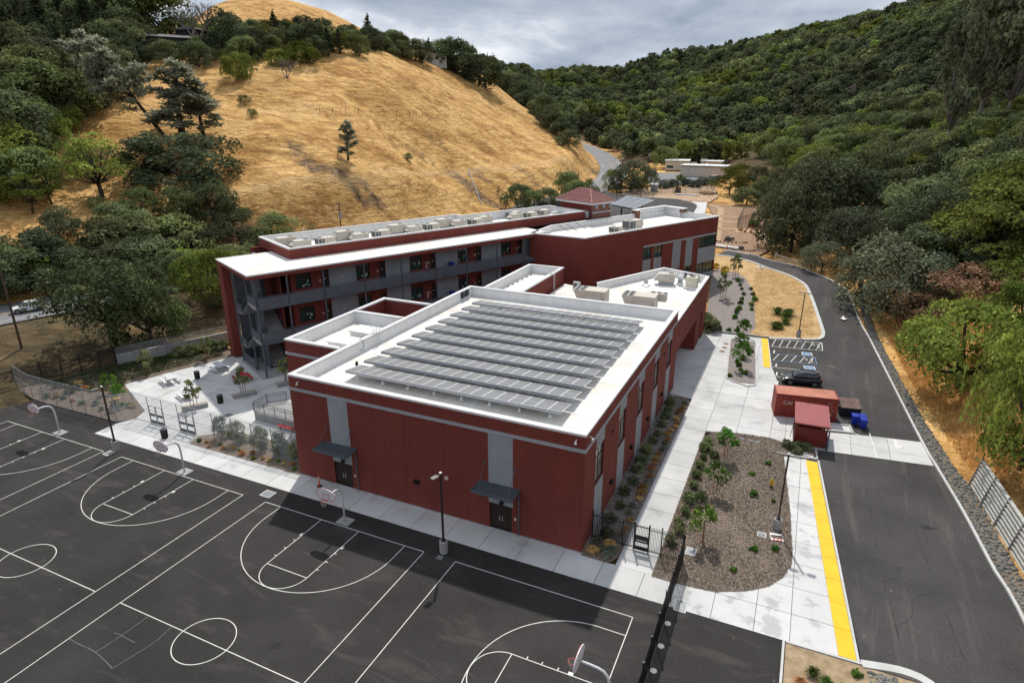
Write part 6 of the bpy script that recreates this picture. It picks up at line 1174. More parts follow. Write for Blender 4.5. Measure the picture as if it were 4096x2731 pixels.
def crown(name, mat, seed, rx, rz, zc, ncl, nlf, size, clr=.33, shell=.7, flat=.95, droop=0., jit=.5, top=1., tv=.22, cone=0.):
    """clumped crown: ncl leaf clumps spread through an ellipsoid of radii rx, rz"""
    rg = np.random.default_rng(seed); u = unit(rg.normal(0, 1, (ncl * 3, 3))); u[:, 2] = np.where(u[:, 2] < -.72, -u[:, 2], u[:, 2]); r = rg.uniform(shell, 1., (ncl * 3, 1)) ** .6
    c = u[:ncl] * r[:ncl]; lob = 1 + .22 * np.sin(3 * np.arctan2(c[:, 1], c[:, 0]) + seed) + .12 * np.sin(5 * np.arctan2(c[:, 1], c[:, 0]) + 2 * seed); c[:, :2] *= lob[:, None]
    if cone: k = np.clip(1 - cone * (c[:, 2:3] * .5 + .5), .06, 1); c[:, :2] *= k
    cc = c * np.array([rx, rx, rz]) + np.array([0, 0, zc]); cr_ = rx * clr * rg.uniform(.42, 1.4, ncl) * (np.clip(1 - .75 * cone * (c[:, 2] * .5 + .5), .25, 1) if cone else 1)
    P = []; Nn = []; T = []
    for i in range(ncl):
        k = int(nlf * (cr_[i] / (rx * clr)) ** 2 / ncl) + 4; d = unit(rg.normal(0, 1, (k, 3))); d[:, 2] = np.where((d[:, 2] < -.2) & (rg.random(k) < .7), -d[:, 2], d[:, 2]); q = cc[i] + d * cr_[i] * np.array([1, 1, flat]) * rg.uniform(.75, 1.08, (k, 1))
        P.append(q); Nn.append(unit(d + .5 * unit(cc[i] - np.array([0, 0, zc * .6]))) + np.array([0, 0, .25 * top])); tv_ = 1 + rg.normal(0, tv); T.append(np.clip(tv_ * (1 + rg.normal(0, .18, (k, 1))), .35, 1.8) * (1 + rg.normal(0, .03, (k, 3))))
    k = max(4, int(nlf * .05)); i = rg.integers(0, ncl, k); d = unit(rg.normal(0, 1, (k, 3)) + np.array([0, 0, .35])); P.append(cc[i] + d * (cr_[i] * rg.uniform(1.05, 1.45, k))[:, None]); Nn.append(d); T.append(np.clip(1 + rg.normal(0, .25, (k, 1)), .4, 1.7) * np.ones((1, 3)))   # stray sprigs
    P = np.concatenate(P); return mesh_from(name, leaves(P, np.concatenate(Nn), size, rg, jit=jit, droop=droop), 4, np.concatenate(T), mat), cc
def trunk_mesh(name, h_, r, cc, seed, n=5, lean=(0, 0), mat=None, low=.35):
    rg = random.Random(seed); m = MB(); p0 = Vector((0, 0, -.4)); fork = Vector((lean[0] * h_ * low, lean[1] * h_ * low, h_ * low)); m.tube([p0, fork * .5 + Vector((rg.uniform(-.1, .1), rg.uniform(-.1, .1), 0)), fork], [r * 1.25, r, r * .85], 7)
    idx = list(range(len(cc))); rg.shuffle(idx)
    for i in idx[:n]: e = Vector(cc[i]); mid = fork.lerp(e, .5) + Vector((rg.uniform(-.3, .3), rg.uniform(-.3, .3), -.2)); m.tube([fork - Vector((0, 0, r * .5)), mid, e], [r * .6, r * .38, r * .12], 5)
    return m.mesh(name, mat or bark, True)
LM = dict(oak=leafmat('oak_leaves', (.142, .165, .078)), dark=leafmat('dark_leaves', (.092, .110, .060)), light=leafmat('light_leaves', (.19, .24, .055)), mid=leafmat('mid_leaves', (.175, .21, .084)), pine=leafmat('pine_needles', (.27, .29, .21), .15, .5), cyp=leafmat('conifer_needles', (.070, .086, .045)), olive=leafmat('olive_leaves', (.17, .195, .12)), pepper=leafmat('pepper_leaves', (.19, .225, .05)), rust=leafmat('rusty_leaves', (.26, .155, .10)), acacia=leafmat('acacia_leaves', (.125, .135, .034)), bare=leafmat('grey_twigs', (.21, .18, .165)), euc=leafmat('eucalyptus_leaves', (.13, .14, .08)), young=leafmat('young_leaves', (.10, .19, .035)), straw=leafmat('straw_blades', (.52, .33, .13), trans=.15), blue=leafmat('blue_fescue', (.17, .19, .13)), gold=leafmat('golden_blades', (.36, .19, .065), trans=.15), grass=leafmat('green_grass', (.075, .115, .03)), lime=leafmat('striped_blades', (.28, .32, .11)), cean=leafmat('lilac_flowers', (.13, .155, .125)), flower=leafmat('yellow_flowers', (.45, .30, .02)), ivy=leafmat('ivy_leaves', (.06, .10, .022)), redl=leafmat('red_leaves', (.14, .05, .03)))
TREES = {}
def proto(key, lm, H_, rx, rz, zc, ncl, nlf, size, tr_r, seeds, trunk=bark, nl=5, lean=(0, 0), low=.35, **kw):
    L_ = []
    for s in seeds:
        me, cc = crown('crown', LM[lm], s, rx, rz, zc, ncl, nlf, size, **kw); L_.append((me, trunk_mesh('trunk', H_, tr_r, cc, s, nl, lean, trunk, low)))
    TREES[key] = (H_, L_)
proto('oak', 'oak', 9., 4.6, 4.3, 4.5, 44, 7500, .27, .30, (1, 2, 3, 4), clr=.29, shell=.8); proto('dark', 'dark', 9., 4.7, 4.3, 4.5, 44, 7500, .27, .32, (5, 6, 7), clr=.29, shell=.8); proto('mid', 'mid', 9., 4.4, 4.2, 4.6, 44, 7000, .27, .28, (8, 9, 10), clr=.29, shell=.8); proto('light', 'light', 9., 4.4, 3.8, 5.0, 50, 4200, .28, .26, (11, 12), shell=.6, nl=9, clr=.3); proto('spread', 'oak', 9., 5.0, 3.4, 5.6, 60, 6500, .27, .36, (27, 28), clr=.3, nl=8)
proto('cypress', 'cyp', 14., 3.6, 7.0, 7.0, 80, 5200, .34, .35, (13, 14), cone=.95, clr=.34, shell=.4, nl=3, low=.8); proto('olive', 'olive', 6., 3.6, 2.8, 2.9, 56, 6500, .17, .2, (15, 16), tv=.14, clr=.28); proto('acacia', 'acacia', 9., 4.4, 4.2, 4.6, 56, 6500, .24, .25, (17, 18), flat=.45, clr=.32)
proto('rust', 'rust', 3.4, 2.6, 1.6, 1.7, 40, 3000, .16, .1, (19, 20)); proto('euc', 'euc', 30., 6.5, 12, 18., 46, 3400, .8, .55, (21, 22), flat=1.2, shell=.45, droop=.5, nl=14, clr=.24, trunk=barkg, low=.3); proto('locust', 'light', 9., 4.6, 3.4, 5.4, 34, 2600, .25, .26, (23, 24), flat=.5, clr=.24, shell=.35, nl=20, lean=(-.2, .1), low=.28); proto('fine', 'mid', 6., 3.2, 2.8, 2.9, 50, 4200, .2, .2, (25, 26))
# bare grey trees: twig sprays instead of leaves
def bare_mesh(seed, h_=6., sp=3.):
    rg = random.Random(seed); m = MB()
    def grow(p, d, L_, r, k):
        q = p + d * L_; m.tube([p, p.lerp(q, .5) + Vector((rg.uniform(-.05, .05), rg.uniform(-.05, .05), .02)) * L_, q], [r, r * .8, r * .6], 4, False)
        if k == 0: return
        for _ in range(3 if k > 1 else 4): grow(q, (d + Vector((rg.uniform(-.8, .8), rg.uniform(-.8, .8), rg.uniform(-.15, .6)))).normalized(), L_ * rg.uniform(.55, .8), r * .58, k - 1)
    for _ in range(3): grow(Vector((0, 0, -.2)), Vector((rg.uniform(-.5, .5), rg.uniform(-.5, .5), 1)).normalized(), h_ * .34, .13, 4)
    return m.mesh('branches', barkg)
TREES['bare'] = (6., [(bare_mesh(31), None), (bare_mesh(32), None)])
def pine_mesh(seed, h_, lean, n, wide, sparse):
    rg = random.Random(seed); g_ = np.random.default_rng(seed); m = MB(); tp = Vector((lean[0], lean[1], h_)); ends = []
    fk = tp * .35 + Vector((0, 0, 0)); stems = [(Vector((0, 0, -.4)), tp)] + [(fk, tp + Vector((rg.uniform(-.5, 1) * wide, rg.uniform(-.6, .6) * wide, -rg.uniform(.05, .4) * h_))) for _ in range(sparse)]
    for a, b in stems:
        mid = a.lerp(b, .5) + Vector((rg.uniform(-.3, .3), rg.uniform(-.3, .3), .3)); m.tube([a, mid, b], [.3 if a.z < 0 else .17, .18 if a.z < 0 else .11, .04], 6)
        for k in range(n):
            t = .16 + .84 * (k + rg.random()) / n; p = a.lerp(mid, t * 2) if t < .5 else mid.lerp(b, t * 2 - 1); ang = rg.uniform(0, 6.28); L_ = wide * (1.1 - .85 * t) * rg.uniform(.55, 1.1); e = p + Vector((math.cos(ang) * L_, math.sin(ang) * L_, L_ * rg.uniform(-.05, .4))); m.tube([p, p.lerp(e, .55) + Vector((0, 0, -.1)), e], [.06, .045, .02], 4, False)
            for w_ in range(4): ends.append(p.lerp(e, rg.uniform(.45, 1.02)) + Vector((rg.uniform(-.4, .4), rg.uniform(-.4, .4), rg.uniform(-.1, .35))))
    C_ = np.array([tuple(e) for e in ends]); K = 18; P = np.repeat(C_, K, 0); d = unit(g_.normal(0, 1, P.shape) + np.array([0, 0, .5])); sd = unit(np.cross(d, g_.normal(0, 1, P.shape))) * .07; L_ = g_.uniform(.4, .8, (len(P), 1))
    v = np.stack([P - sd, P + sd, P + sd * 1.2 + d * L_, P - sd * 1.2 + d * L_], 1).reshape(-1, 3); tn = np.repeat(1 + g_.normal(0, .2, (len(C_), 1)), K, 0) * np.ones((1, 3)); return mesh_from('needles', v, 4, np.clip(tn, .4, 1.6), LM['pine']), m.mesh('trunk', bark, True)
TREES['pine'] = (11., [pine_mesh(41, 11., (.3, .2), 34, 3.4, 0), pine_mesh(42, 11., (-.4, 0), 26, 3.6, 1)]); TREES['leanpine'] = (16., [pine_mesh(43, 16., (-7.5, 3.), 20, 4.4, 4)])
def pepper_mesh(seed, rx, zc, rz, nst):
    """weeping crown: arching strands of fine leaflets over a clumped core"""
    g_ = np.random.default_rng(seed); me, cc = crown('core', LM['pepper'], seed, rx * .86, rz, zc, 80, 11000, .17, flat=.6, clr=.27, droop=.45, tv=.25)
    v0 = np.empty(len(me.vertices) * 3, np.float32); me.vertices.foreach_get('co', v0); V = [v0.reshape(-1, 3)]; c0 = np.empty(len(me.vertices) * 4, np.float32); me.color_attributes['tint'].data.foreach_get('color', c0); T = [c0.reshape(-1, 4)[::4, :3]]
    for i in range(nst):
        a = g_.uniform(0, 6.28); r = rx * math.sqrt(g_.uniform(.35, 1.05)); z = zc + rz * math.sqrt(max(.02, 1 - min(1, (r / rx) ** 2))) * g_.uniform(.2, .95); L_ = g_.uniform(.6, 1.7) * (.5 + .5 * r / rx); n = int(L_ / .05); t = np.linspace(0, 1, n); o = L_ * .22
        P = np.stack([(r + o * t) * math.cos(a), (r + o * t) * math.sin(a), z - L_ * t ** 1.4], 1) + g_.normal(0, .07, (n, 3)); P[:, 2] = np.maximum(P[:, 2], .25); V.append(leaves(P, np.tile([math.cos(a), math.sin(a), .4], (n, 1)), .12, g_, 2.4, droop=.55)); T.append(np.clip(np.full((n, 3), 1 + g_.normal(0, .25)), .4, 1.8))
    bpy.data.meshes.remove(me); return mesh_from('crown', np.concatenate(V), 4, np.concatenate(T), LM['pepper']), trunk_mesh('trunk', 6.5, .33, cc, seed, 8)
TREES['pepper'] = (6.6, [pepper_mesh(51, 4.6, 3.7, 2.8, 110), pepper_mesh(52, 4.2, 3.5, 2.9, 110)])
KN = dict(oak='oak_tree', dark='dark_oak_tree', mid='leafy_tree', light='bright_tree', cypress='conifer_tree', olive='olive_tree', acacia='acacia_tree', bare='leafless_tree', rust='dry_shrub', locust='locust_tree', fine='bushy_tree', spread='oak_tree', euc='eucalyptus_tree')
def grow(kind, lab, cat, x, y, h_, z=None, var=None, wid=1., group=None, rz=None, name=None):
    if kind in ('oak', 'dark', 'mid', 'acacia', 'olive', 'light'): z = (h1(x, y) if z is None else z) - .12 * h_; h_ *= 1.1
    H_, L_ = TREES[kind]; me, tr = L_[random.randrange(len(L_)) if var is None else var % len(L_)]; s = h_ / H_
    t = thing(name if name not in (None, 'tree') else KN.get(kind, 'tree'), lab, cat, (x, y, h1(x, y) if z is None else z), random.uniform(0, 6.28) if rz is None else rz, group); t.scale = (s * wid, s * wid, s)
    mk('crown' if kind != 'bare' else 'branches', me, t)
    if tr: mk('trunk', tr, t)
    return t
def at(kind, u, vb, vt, lab, wid=1., group=None, name='tree', cat='tree', var=None, rz=None, rng=None, zoff=0.):
    """tree whose foot is seen at (u, vb) and top at (u, vt)"""
    p = RT(u, vb)
    if rng is not None and (p is None or not .72 < math.hypot(p.x - CAM.x, p.y - CAM.y) / rng < 1.35): q = AR(u, vb, rng); p = Vector((q.x, q.y, h1(q.x, q.y)))
    if p is None: return None
    r = math.hypot(p.x - CAM.x, p.y - CAM.y); tp = AR(u, vt, r); return grow(kind, lab, cat, p.x, p.y, max(1., tp.z - p.z), p.z - .1 + zoff, var, wid, group, rz, name)
# ---- trees of the western hill, one by one
for a in [('leanpine', 385, 318, 78, 'tall leaning grey pine with forked bare trunk on the golden hill', 1.25, 0), ('pine', 420, 318, 150, 'broad grey pine right of the leaning one on the golden hill', 2.2, 0), ('pine', 468, 315, 205, 'smaller grey pine at right edge of the hillside pine group', 1.9, 1), ('pine', 800, 368, 282, 'single small pine standing alone on the golden slope', 1.35, 0)]:
    at(a[0], a[1], a[2], a[3], a[4], a[5], var=a[6], rz=R(60) if a[0] == 'leanpine' else 0., name='pine_tree', cat='pine tree')
at('dark', 415, 415, 292, 'very dark wide oak below the hillside pines', 1.75, var=1, zoff=-1.6); at('dark', 345, 405, 330, 'dark lower bush beside the wide oak under the pines', 1.1, var=0); at('locust', 235, 462, 306, 'feathery light green tree leaning left on the golden slope', 1.1, var=0, rz=0.)
for a in [('light', 60, 430, 330, 'pale green tree at the left frame edge above the slope', 1.2), ('light', 20, 400, 285, 'bright green tree at the far left frame edge', 1.2), ('locust', 75, 490, 395, 'thin pale green tree with two stems on left slope', .9), ('locust', 120, 470, 380, 'slender pale green tree beside the twin stem one', .9), ('fine', 225, 482, 452, 'small dark bush at foot of the feathery tree', 1.2), ('light', 190, 400, 318, 'small bright green tree above the feathery one', .9), ('light', 135, 330, 262, 'yellow green young tree at the gully edge', .9), ('light', 165, 305, 240, 'small yellow green tree with dark trunk by the gully', .9), ('mid', 30, 360, 225, 'round mid green oak at left frame edge', 1.2), ('light', 55, 300, 205, 'large lime green tree on the left slope', 1.2), ('mid', 120, 290, 150, 'broad grey green oak above the lime green tree', 1.3), ('mid', 55, 280, 145, 'grey green oak left of the broad one', 1.2), ('oak', 200, 250, 185, 'dark oak at top of the gully', 1.2), ('bare', 195, 262, 192, 'grey leafless tree at the gully top', 1.2), ('bare', 105, 300, 225, 'grey leafless thicket among the left oaks', 1.2), ('bare', 150, 275, 215, 'grey leafless tree left of the gully', 1.1), ('fine', 205, 240, 205, 'light green bush at the gully head', 1.3), ('fine', 300, 225, 185, 'olive green bush in the golden grass behind the leaning pine', 1.4), ('fine', 240, 245, 222, 'small olive bush by the gully head', 1.2),
          ('oak', 490, 502, 418, 'dark oak standing alone on the grey cut slope', 1.1), ('fine', 435, 490, 440, 'thin grey green shrub beside the lone slope oak', 1.2), ('mid', 328, 500, 432, 'rounded oak on the lower slope, uppermost of the roadside grove', 1.), ('oak', 275, 545, 468, 'dark oak at left of the roadside grove', 1.2), ('mid', 395, 600, 498, 'big rounded green oak in the roadside grove', 1.35), ('oak', 305, 620, 500, 'dark green oak in the roadside grove behind the big one', 1.2), ('mid', 480, 590, 520, 'bushy green oak at right of the roadside grove', 1.3), ('oak', 345, 640, 545, 'dense dark oak by the road in the grove', 1.3), ('fine', 445, 630, 575, 'low green oak beside the road', 1.5), ('light', 250, 640, 575, 'pale leafy shrub by the road', 1.3), ('oak', 180, 660, 575, 'dark oak beside the road at left', 1.3), ('light', 100, 650, 570, 'pale green bush row above the road at left', 1.4), ('oak', 50, 670, 560, 'leafy oak above the road at left frame edge', 1.4), ('oak', 10, 680, 590, 'oak cut off by the left frame edge', 1.2), ('fine', 640, 560, 492, 'rounded green bush just behind the wing roof', 1.5)]:
    at(a[0], a[1], a[2], a[3], a[4], a[5])
# ---- trees between the road and the plaza
at('spread', 262, 798, 605, 'large spreading oak with forked trunk west of the plaza', 1.0, var=0, cat='oak tree', name='oak_tree'); at('mid', 352, 800, 645, 'rounder lighter oak right of the forked oak', .85, var=1, cat='oak tree', name='oak_tree'); at('oak', 425, 655, 585, 'oak hanging over the far road edge', 1.2, cat='oak tree', name='oak_tree')
at('pepper', 500, 700, 575, 'weeping light green tree beside the red pylon', 1.0, var=0); at('fine', 505, 705, 665, 'dark low bush under the weeping tree', 1.3); at('mid', 545, 640, 565, 'green tree just behind the pylon canopy', 1.3); at('light', 430, 640, 570, 'yellow green tree by the road near the pylon', 1.2); pass
# ---- ridge trees, left to right
RDG = [('cypress', 20, 150, -30), ('cypress', 70, 150, -45), ('oak', 45, 190, 60), ('cypress', 115, 160, -25), ('dark', 120, 210, 95), ('cypress', 150, 195, 40), ('cypress', 190, 170, 0), ('cypress', 215, 130, -40), ('dark', 205, 200, 120), ('cypress', 250, 120, -40), ('oak', 250, 150, 70), ('cypress', 285, 110, -30), ('dark', 290, 160, 85), ('mid', 318, 105, -25), ('acacia', 395, 100, -15), ('bare', 465, 130, -10), ('oak', 350, 130, 80), ('fine', 385, 120, 90), ('fine', 430, 125, 88), ('mid', 455, 128, 85), ('fine', 500, 130, 90), ('bare', 480, 150, 105), ('dark', 500, 60, 10), ('dark', 525, 75, 20), ('oak', 555, 85, 35), ('fine', 520, 105, 70), ('acacia', 600, 100, 45), ('dark', 660, 70, 35), ('mid', 625, 120, 70), ('oak', 590, 120, 80), ('dark', 720, 115, 40), ('cypress', 755, 130, 42), ('cypress', 780, 125, 48), ('dark', 800, 100, 45), ('mid', 825, 130, 68), ('dark', 850, 110, 50), ('bare', 860, 115, 60), ('mid', 880, 115, 60), ('oak', 905, 120, 75), ('dark', 930, 130, 85), ('oak', 955, 140, 92), ('dark', 970, 145, 100), ('cypress', 985, 120, 84), ('mid', 1010, 125, 95), ('oak', 1040, 118, 92), ('dark', 1000, 150, 128), ('dark', 1025, 155, 130), ('oak', 1050, 155, 128), ('dark', 1075, 158, 132), ('dark', 1100, 165, 130), ('oak', 1115, 165, 132), ('oak', 1068, 130, 110)]
for k, u, vb, vt in RDG: at(k, u, vb, vt + (14 if 480 < u < 900 else 0), {'cypress': 'dark pointed conifer on the western ridge', 'oak': 'dark green oak on the western ridge', 'dark': 'blackish green oak on the western ridge', 'mid': 'mid green leafy tree on the western ridge', 'acacia': 'yellowish green tree on the western ridge', 'bare': 'leafless grey tree on the western ridge', 'fine': 'grey green bush on the western ridge'}[k], 1.15, 'trees along the western ridge', rng={True: None}.get(False, None) or (300 if u < 320 else 265 if u < 560 else 290 if u < 900 else 360))
at('pepper', 548, 182, 104, 'weeping bright green tree standing out on the golden slope', .8, var=1, zoff=-2.2); at('pepper', 690, 146, 78, 'wide weeping green tree at the top edge of the golden slope', 1.1, var=0, zoff=-2.5); at('pepper', 640, 150, 98, 'weeping green tree left of the wide one', 1., var=1, zoff=-2.2)
at('fine', 562, 242, 219, 'single round bush high on the golden slope', 1.2, name='shrub', cat='shrub'); at('fine', 579, 269, 250, 'lower of two round bushes high on the golden slope', 1.3, name='shrub', cat='shrub'); at('fine', 937, 368, 352, 'small bright shrub on the bare slope right of the pine', 1.3, name='shrub', cat='shrub'); at('bare', 660, 180, 130, 'fallen grey brushwood at the slope top', 1.6)
for i, (u, vb, vt) in enumerate([(1160, 205, 168), (1178, 222, 175), (1200, 238, 190), (1222, 250, 205), (1245, 272, 222), (1262, 290, 245), (1275, 305, 262), (1190, 212, 178), (1235, 255, 215), (1290, 320, 280), (1305, 338, 300)]): at('dark' if i % 2 else 'oak', u, vb, vt, 'dark oak along the back edge of the golden hill nose', 1.2, 'oaks behind the golden hill nose', rng=[455, 450, 440, 430, 410, 380, 360, 470, 430, 350, 335][i])
# ---- trees behind the wing and around the north lot
for a in [('oak', 1190, 478, 425, 'dark green tree behind the wing roof, left of the hedge row', 1.1), ('mid', 1225, 480, 440, 'rounded green tree in the hedge row behind the wing', 1.2), ('oak', 1255, 478, 432, 'taller dark tree in the hedge row before the tower', 1.0), ('mid', 1300, 470, 398, 'tall green tree left of the tower roof', .9), ('bare', 1345, 452, 405, 'brown leafless ivy clad stump tree right of the tower roof', .9), ('ivy', 1352, 455, 412, 'narrow ivy column beside the leafless tree', .5),
          ('mid', 1408, 438, 392, 'round bright green tree at the school road corner', .9), ('dark', 1450, 440, 372, 'large dark oak at the school road corner', 1.1), ('oak', 1480, 425, 385, 'smaller dark oak right of the corner oak', 1.2), ('mid', 1530, 385, 338, 'round green tree behind the portable classrooms', 1.2), ('acacia', 1675, 445, 382, 'yellow green tree at the garden edge', 1.0), ('acacia', 1700, 420, 375, 'yellow green tree behind the garden edge', 1.1), ('oak', 1715, 470, 432, 'dark shrubby oak beside the garden', 1.4), ('fine', 1740, 450, 420, 'green shrub on the cut bank beside the garden', 1.3), ('light', 1620, 345, 320, 'yellow green tree behind the far portables', 1.), ('acacia', 1480, 330, 290, 'yellowish tree in the valley woods', 1.)]:
    if a[0] == 'ivy': at('fine', *a[1:5], a[5]); continue
    at(*a[:5], a[5])
# ---- eastern slope, nearest trees one by one
for a in [('dark', 1815, 575, 425, 'large black green oak above the drive bend', .8, 135), ('dark', 1868, 560, 372, 'tall black green oak behind the drive bend', .9, 150), ('dark', 1790, 520, 420, 'dark oak at the garden side of the bend', .75, 165), ('dark', 1930, 560, 380, 'dark oak behind the grey bushes at the bend', 1.1, 140), ('olive', 1888, 622, 556, 'rounded grey green bush beside the drive bend', 1.05, None), ('olive', 1965, 600, 480, 'grey olive tree leaning out by the bend', .95, None), ('olive', 2040, 715, 545, 'big grey green tree overhanging the drive', 1.0, None), ('olive', 1975, 690, 585, 'grey green bush at the drive kerb', 1.0, None), ('olive', 2110, 690, 580, 'grey green bush right of the overhanging tree', 1.1, None), ('olive', 2090, 560, 450, 'pale grey tree higher on the bank', 1.1, 120), ('olive', 2160, 560, 440, 'pale feathery grey tree on the bank', 1.3, 125), ('fine', 2060, 640, 545, 'green leafy tree rising behind the overhanging one', .9, None),
          ('acacia', 2280, 610, 400, 'tall olive brown acacia at the right frame edge', 1.0, 110), ('acacia', 2210, 600, 470, 'olive brown acacia left of the tall one', 1.1, 115), ('acacia', 2335, 560, 360, 'dark acacia cut by the right frame edge', 1.1, 120), ('dark', 2140, 650, 520, 'dark oak in the shade behind the dry shrubs', 1.1, 105), ('rust', 2110, 738, 668, 'dry rust coloured shrub beside the overhanging tree', 1.4, None), ('rust', 2150, 690, 655, 'dry rust coloured shrub above the weeping tree', 1.6, None), ('rust', 2260, 680, 612, 'dry rust coloured shrub on the upper bank', 1.7, None), ('light', 2310, 670, 590, 'bright green feathery tree at the right frame edge', 1.1, None), ('light', 2345, 600, 540, 'bright green branch tree high at the right frame edge', 1., 90)]:
    at(a[0], a[1], a[2], a[3], a[4], a[5], rng=a[6])
at('pepper', 2205, 890, 655, 'large weeping green tree on the dry bank right of the drive', .86, zoff=-1.8, var=0, name='pepper_tree'); at('pepper', 2352, 1075, 700, 'tall weeping green tree at the right frame edge', .56, zoff=-1.5, var=1, name='pepper_tree'); at('pepper', 2345, 800, 645, 'weeping green tree behind the big one at right', .8, var=1, name='pepper_tree')
at('euc', 2235, 330, -25, 'tall sparse eucalyptus at upper right', .85, var=0, rng=190, name='eucalyptus_tree'); at('euc', 2180, 300, 20, 'slimmer eucalyptus left of the tall one', .6, var=1, rng=205, name='eucalyptus_tree'); at('euc', 2300, 320, 10, 'eucalyptus right of the tall one', .7, var=1, rng=200, name='eucalyptus_tree')
# ---- groves: feet of the trees spread over a patch of ground
def fill(poly, n, sp, mix, hr, where, group, seed, wid=1.1, excl=None):
    g_ = random.Random(seed); P = np.array(poly, float); lo, hi = P.min(0), P.max(0); got = []; tries = 0; nm = {'oak': 'dark green oak', 'dark': 'blackish green oak', 'mid': 'mid green tree', 'light': 'bright green tree', 'cypress': 'dark pointed conifer', 'olive': 'grey green tree', 'acacia': 'yellowish green tree', 'bare': 'leafless grey tree', 'rust': 'rust brown shrub', 'fine': 'green bush'}
    while len(got) < n and tries < n * 6:
        tries += 1; u, v = g_.uniform(lo[0], hi[0]), g_.uniform(lo[1], hi[1])
        if not inside(u, v, P): continue
        p = RT(u, v)
        if p is None or math.hypot(p.x - CAM.x, p.y - CAM.y) > 520 or any((p.x - q.x) ** 2 + (p.y - q.y) ** 2 < sp * sp for q in got) or road_d(np.array([p.x]), np.array([p.y]))[0][0] < 8: continue
        got.append(p); k = g_.choices([m_[0] for m_ in mix], [m_[1] for m_ in mix])[0]; hh = g_.uniform(*hr) * {'cypress': 1.5, 'bare': .7, 'rust': .4, 'fine': .6, 'olive': .8}.get(k, 1.)
        grow(k, nm[k] + ' ' + where, 'tree', p.x, p.y, hh, p.z - .2, None, wid, group)
fill([(-20, 40), (230, 20), (325, 70), (330, 125), (255, 175), (215, 245), (150, 285), (95, 315), (-20, 400)], 70, 6.0, (('oak', 3), ('dark', 3), ('cypress', 2), ('mid', 2), ('bare', .5)), (9, 14), 'in the dense wood at upper left', 'trees of the upper left wood', 1)
fill([(330, 85), (560, 85), (590, 110), (560, 150), (490, 148), (440, 160), (335, 150)], 34, 4.5, (('fine', 4), ('oak', 2), ('mid', 2), ('bare', 1), ('olive', 1)), (5, 8), 'in the hedge below the ridge houses', 'bushes below the ridge houses', 2)
fill([(560, 95), (700, 75), (860, 95), (960, 125), (960, 140), (860, 128), (700, 132), (600, 150)], 34, 5.5, (('oak', 3), ('dark', 3), ('mid', 2), ('cypress', 1.0), ('acacia', 1)), (5.5, 9), 'in the tree belt along the hill crest', 'trees of the crest belt', 3)
fill([(200, 530), (300, 470), (500, 520), (560, 560), (520, 620), (300, 640), (-20, 665), (-20, 620), (150, 590)], 16, 6., (('oak', 3), ('mid', 3), ('dark', 2), ('light', .6), ('fine', 1)), (6, 9), 'in the roadside grove on the left', 'trees of the roadside grove', 4)
fill([(-20, 300), (80, 330), (90, 400), (130, 440), (60, 480), (-20, 500)], 16, 5., (('light', 3), ('mid', 2), ('oak', 1)), (6, 9), 'on the slope at the left frame edge', 'trees at the left frame edge', 5)
fill([(1770, 440), (1900, 400), (2100, 380), (2352, 330), (2352, 600), (2250, 620), (2130, 640), (2060, 560), (1950, 520), (1800, 540)], 46, 5.2, (('oak', 3), ('dark', 4), ('mid', 1.5), ('olive', 1.5), ('acacia', 1.5)), (7, 11), 'on the bank above the drive', 'trees on the bank above the drive', 6)
fill([(1700, 440), (1760, 400), (1800, 440), (1750, 470)], 10, 3.5, (('fine', 3), ('oak', 2), ('acacia', 1)), (4, 7), 'on the cut bank beside the garden', 'bushes beside the garden', 7)
fill([(1170, 480), (1290, 465), (1330, 460), (1330, 480), (1200, 500)], 8, 3.5, (('mid', 2), ('oak', 2)), (6, 8), 'in the hedge row behind the wing', 'hedge trees behind the wing', 8)
# ---- woodland of the eastern valley side: nearest as single trees, the far mass as one wood
def scatter():
    pts = []
    for r0, r1, sp in ((95, 170, 6.6), (170, 260, 7.0), (260, 420, 8.0), (420, 700, 10.5), (700, 1200, 14.), (1200, 2900, 22.)):
        r = r0
        while r < r1:
            for th in np.arange(-.62, .80, sp / r):
                a = th + RNG.uniform(-.45, .45) * sp / r; rr = r + RNG.uniform(-.5, .5) * sp; ang = R(24.733); d = (math.sin(-ang + a), math.cos(-ang + a)); pts.append((CAM.x + d[0] * rr, CAM.y + d[1] * rr, rr, sp))
            r += sp * .95
    P = np.array(pts); x, y = P[:, 0], P[:, 1]; sd = poly_sd(x, y, SITE); rdd = road_d(x, y)[0]
    east = (x > 66 - .05 * (y - 60)) & (y < 180) | (y >= 180) & (y < 300) & (x > 52 - .45 * (y - 180)) | (y >= 300) & (x > -60 - .40 * (y - 300))
    far = (P[:, 2] > 560) & (x > -.62 * y + 120) | (P[:, 2] > 900) & (x > -.55 * y - 60)
    west = (x < -150) & (y < 150 + .0 * x) & (P[:, 2] < 620)
    ok = ((east | far) & (sd < -5) & (rdd > 11)); cl = fbm(x, y, 70, 3) > .2; ok &= ~(cl & (RNG.random(len(x)) < .75))
    ok |= west & (RNG.random(len(x)) < .55) & (P[:, 2] > 285) & (fbm(x, y, 60, 3) > -.12)
    return P[ok]
SCT = scatter(); SCT = SCT[np.argsort(SCT[:, 2])]
kinds = ['oak', 'dark', 'mid', 'olive', 'bare', 'light', 'acacia', 'rust']; NEAR = 270; hs = H(SCT[:, 0], SCT[:, 1])
LAB = {'oak': 'dark green oak in the eastern wood', 'dark': 'blackish oak in the eastern wood', 'mid': 'mid green tree in the eastern wood', 'olive': 'grey green tree in the eastern wood', 'bare': 'bare grey tree in the eastern wood', 'light': 'bright green tree in the eastern wood', 'acacia': 'yellowish tree in the eastern wood', 'rust': 'rust brown shrub in the eastern wood'}
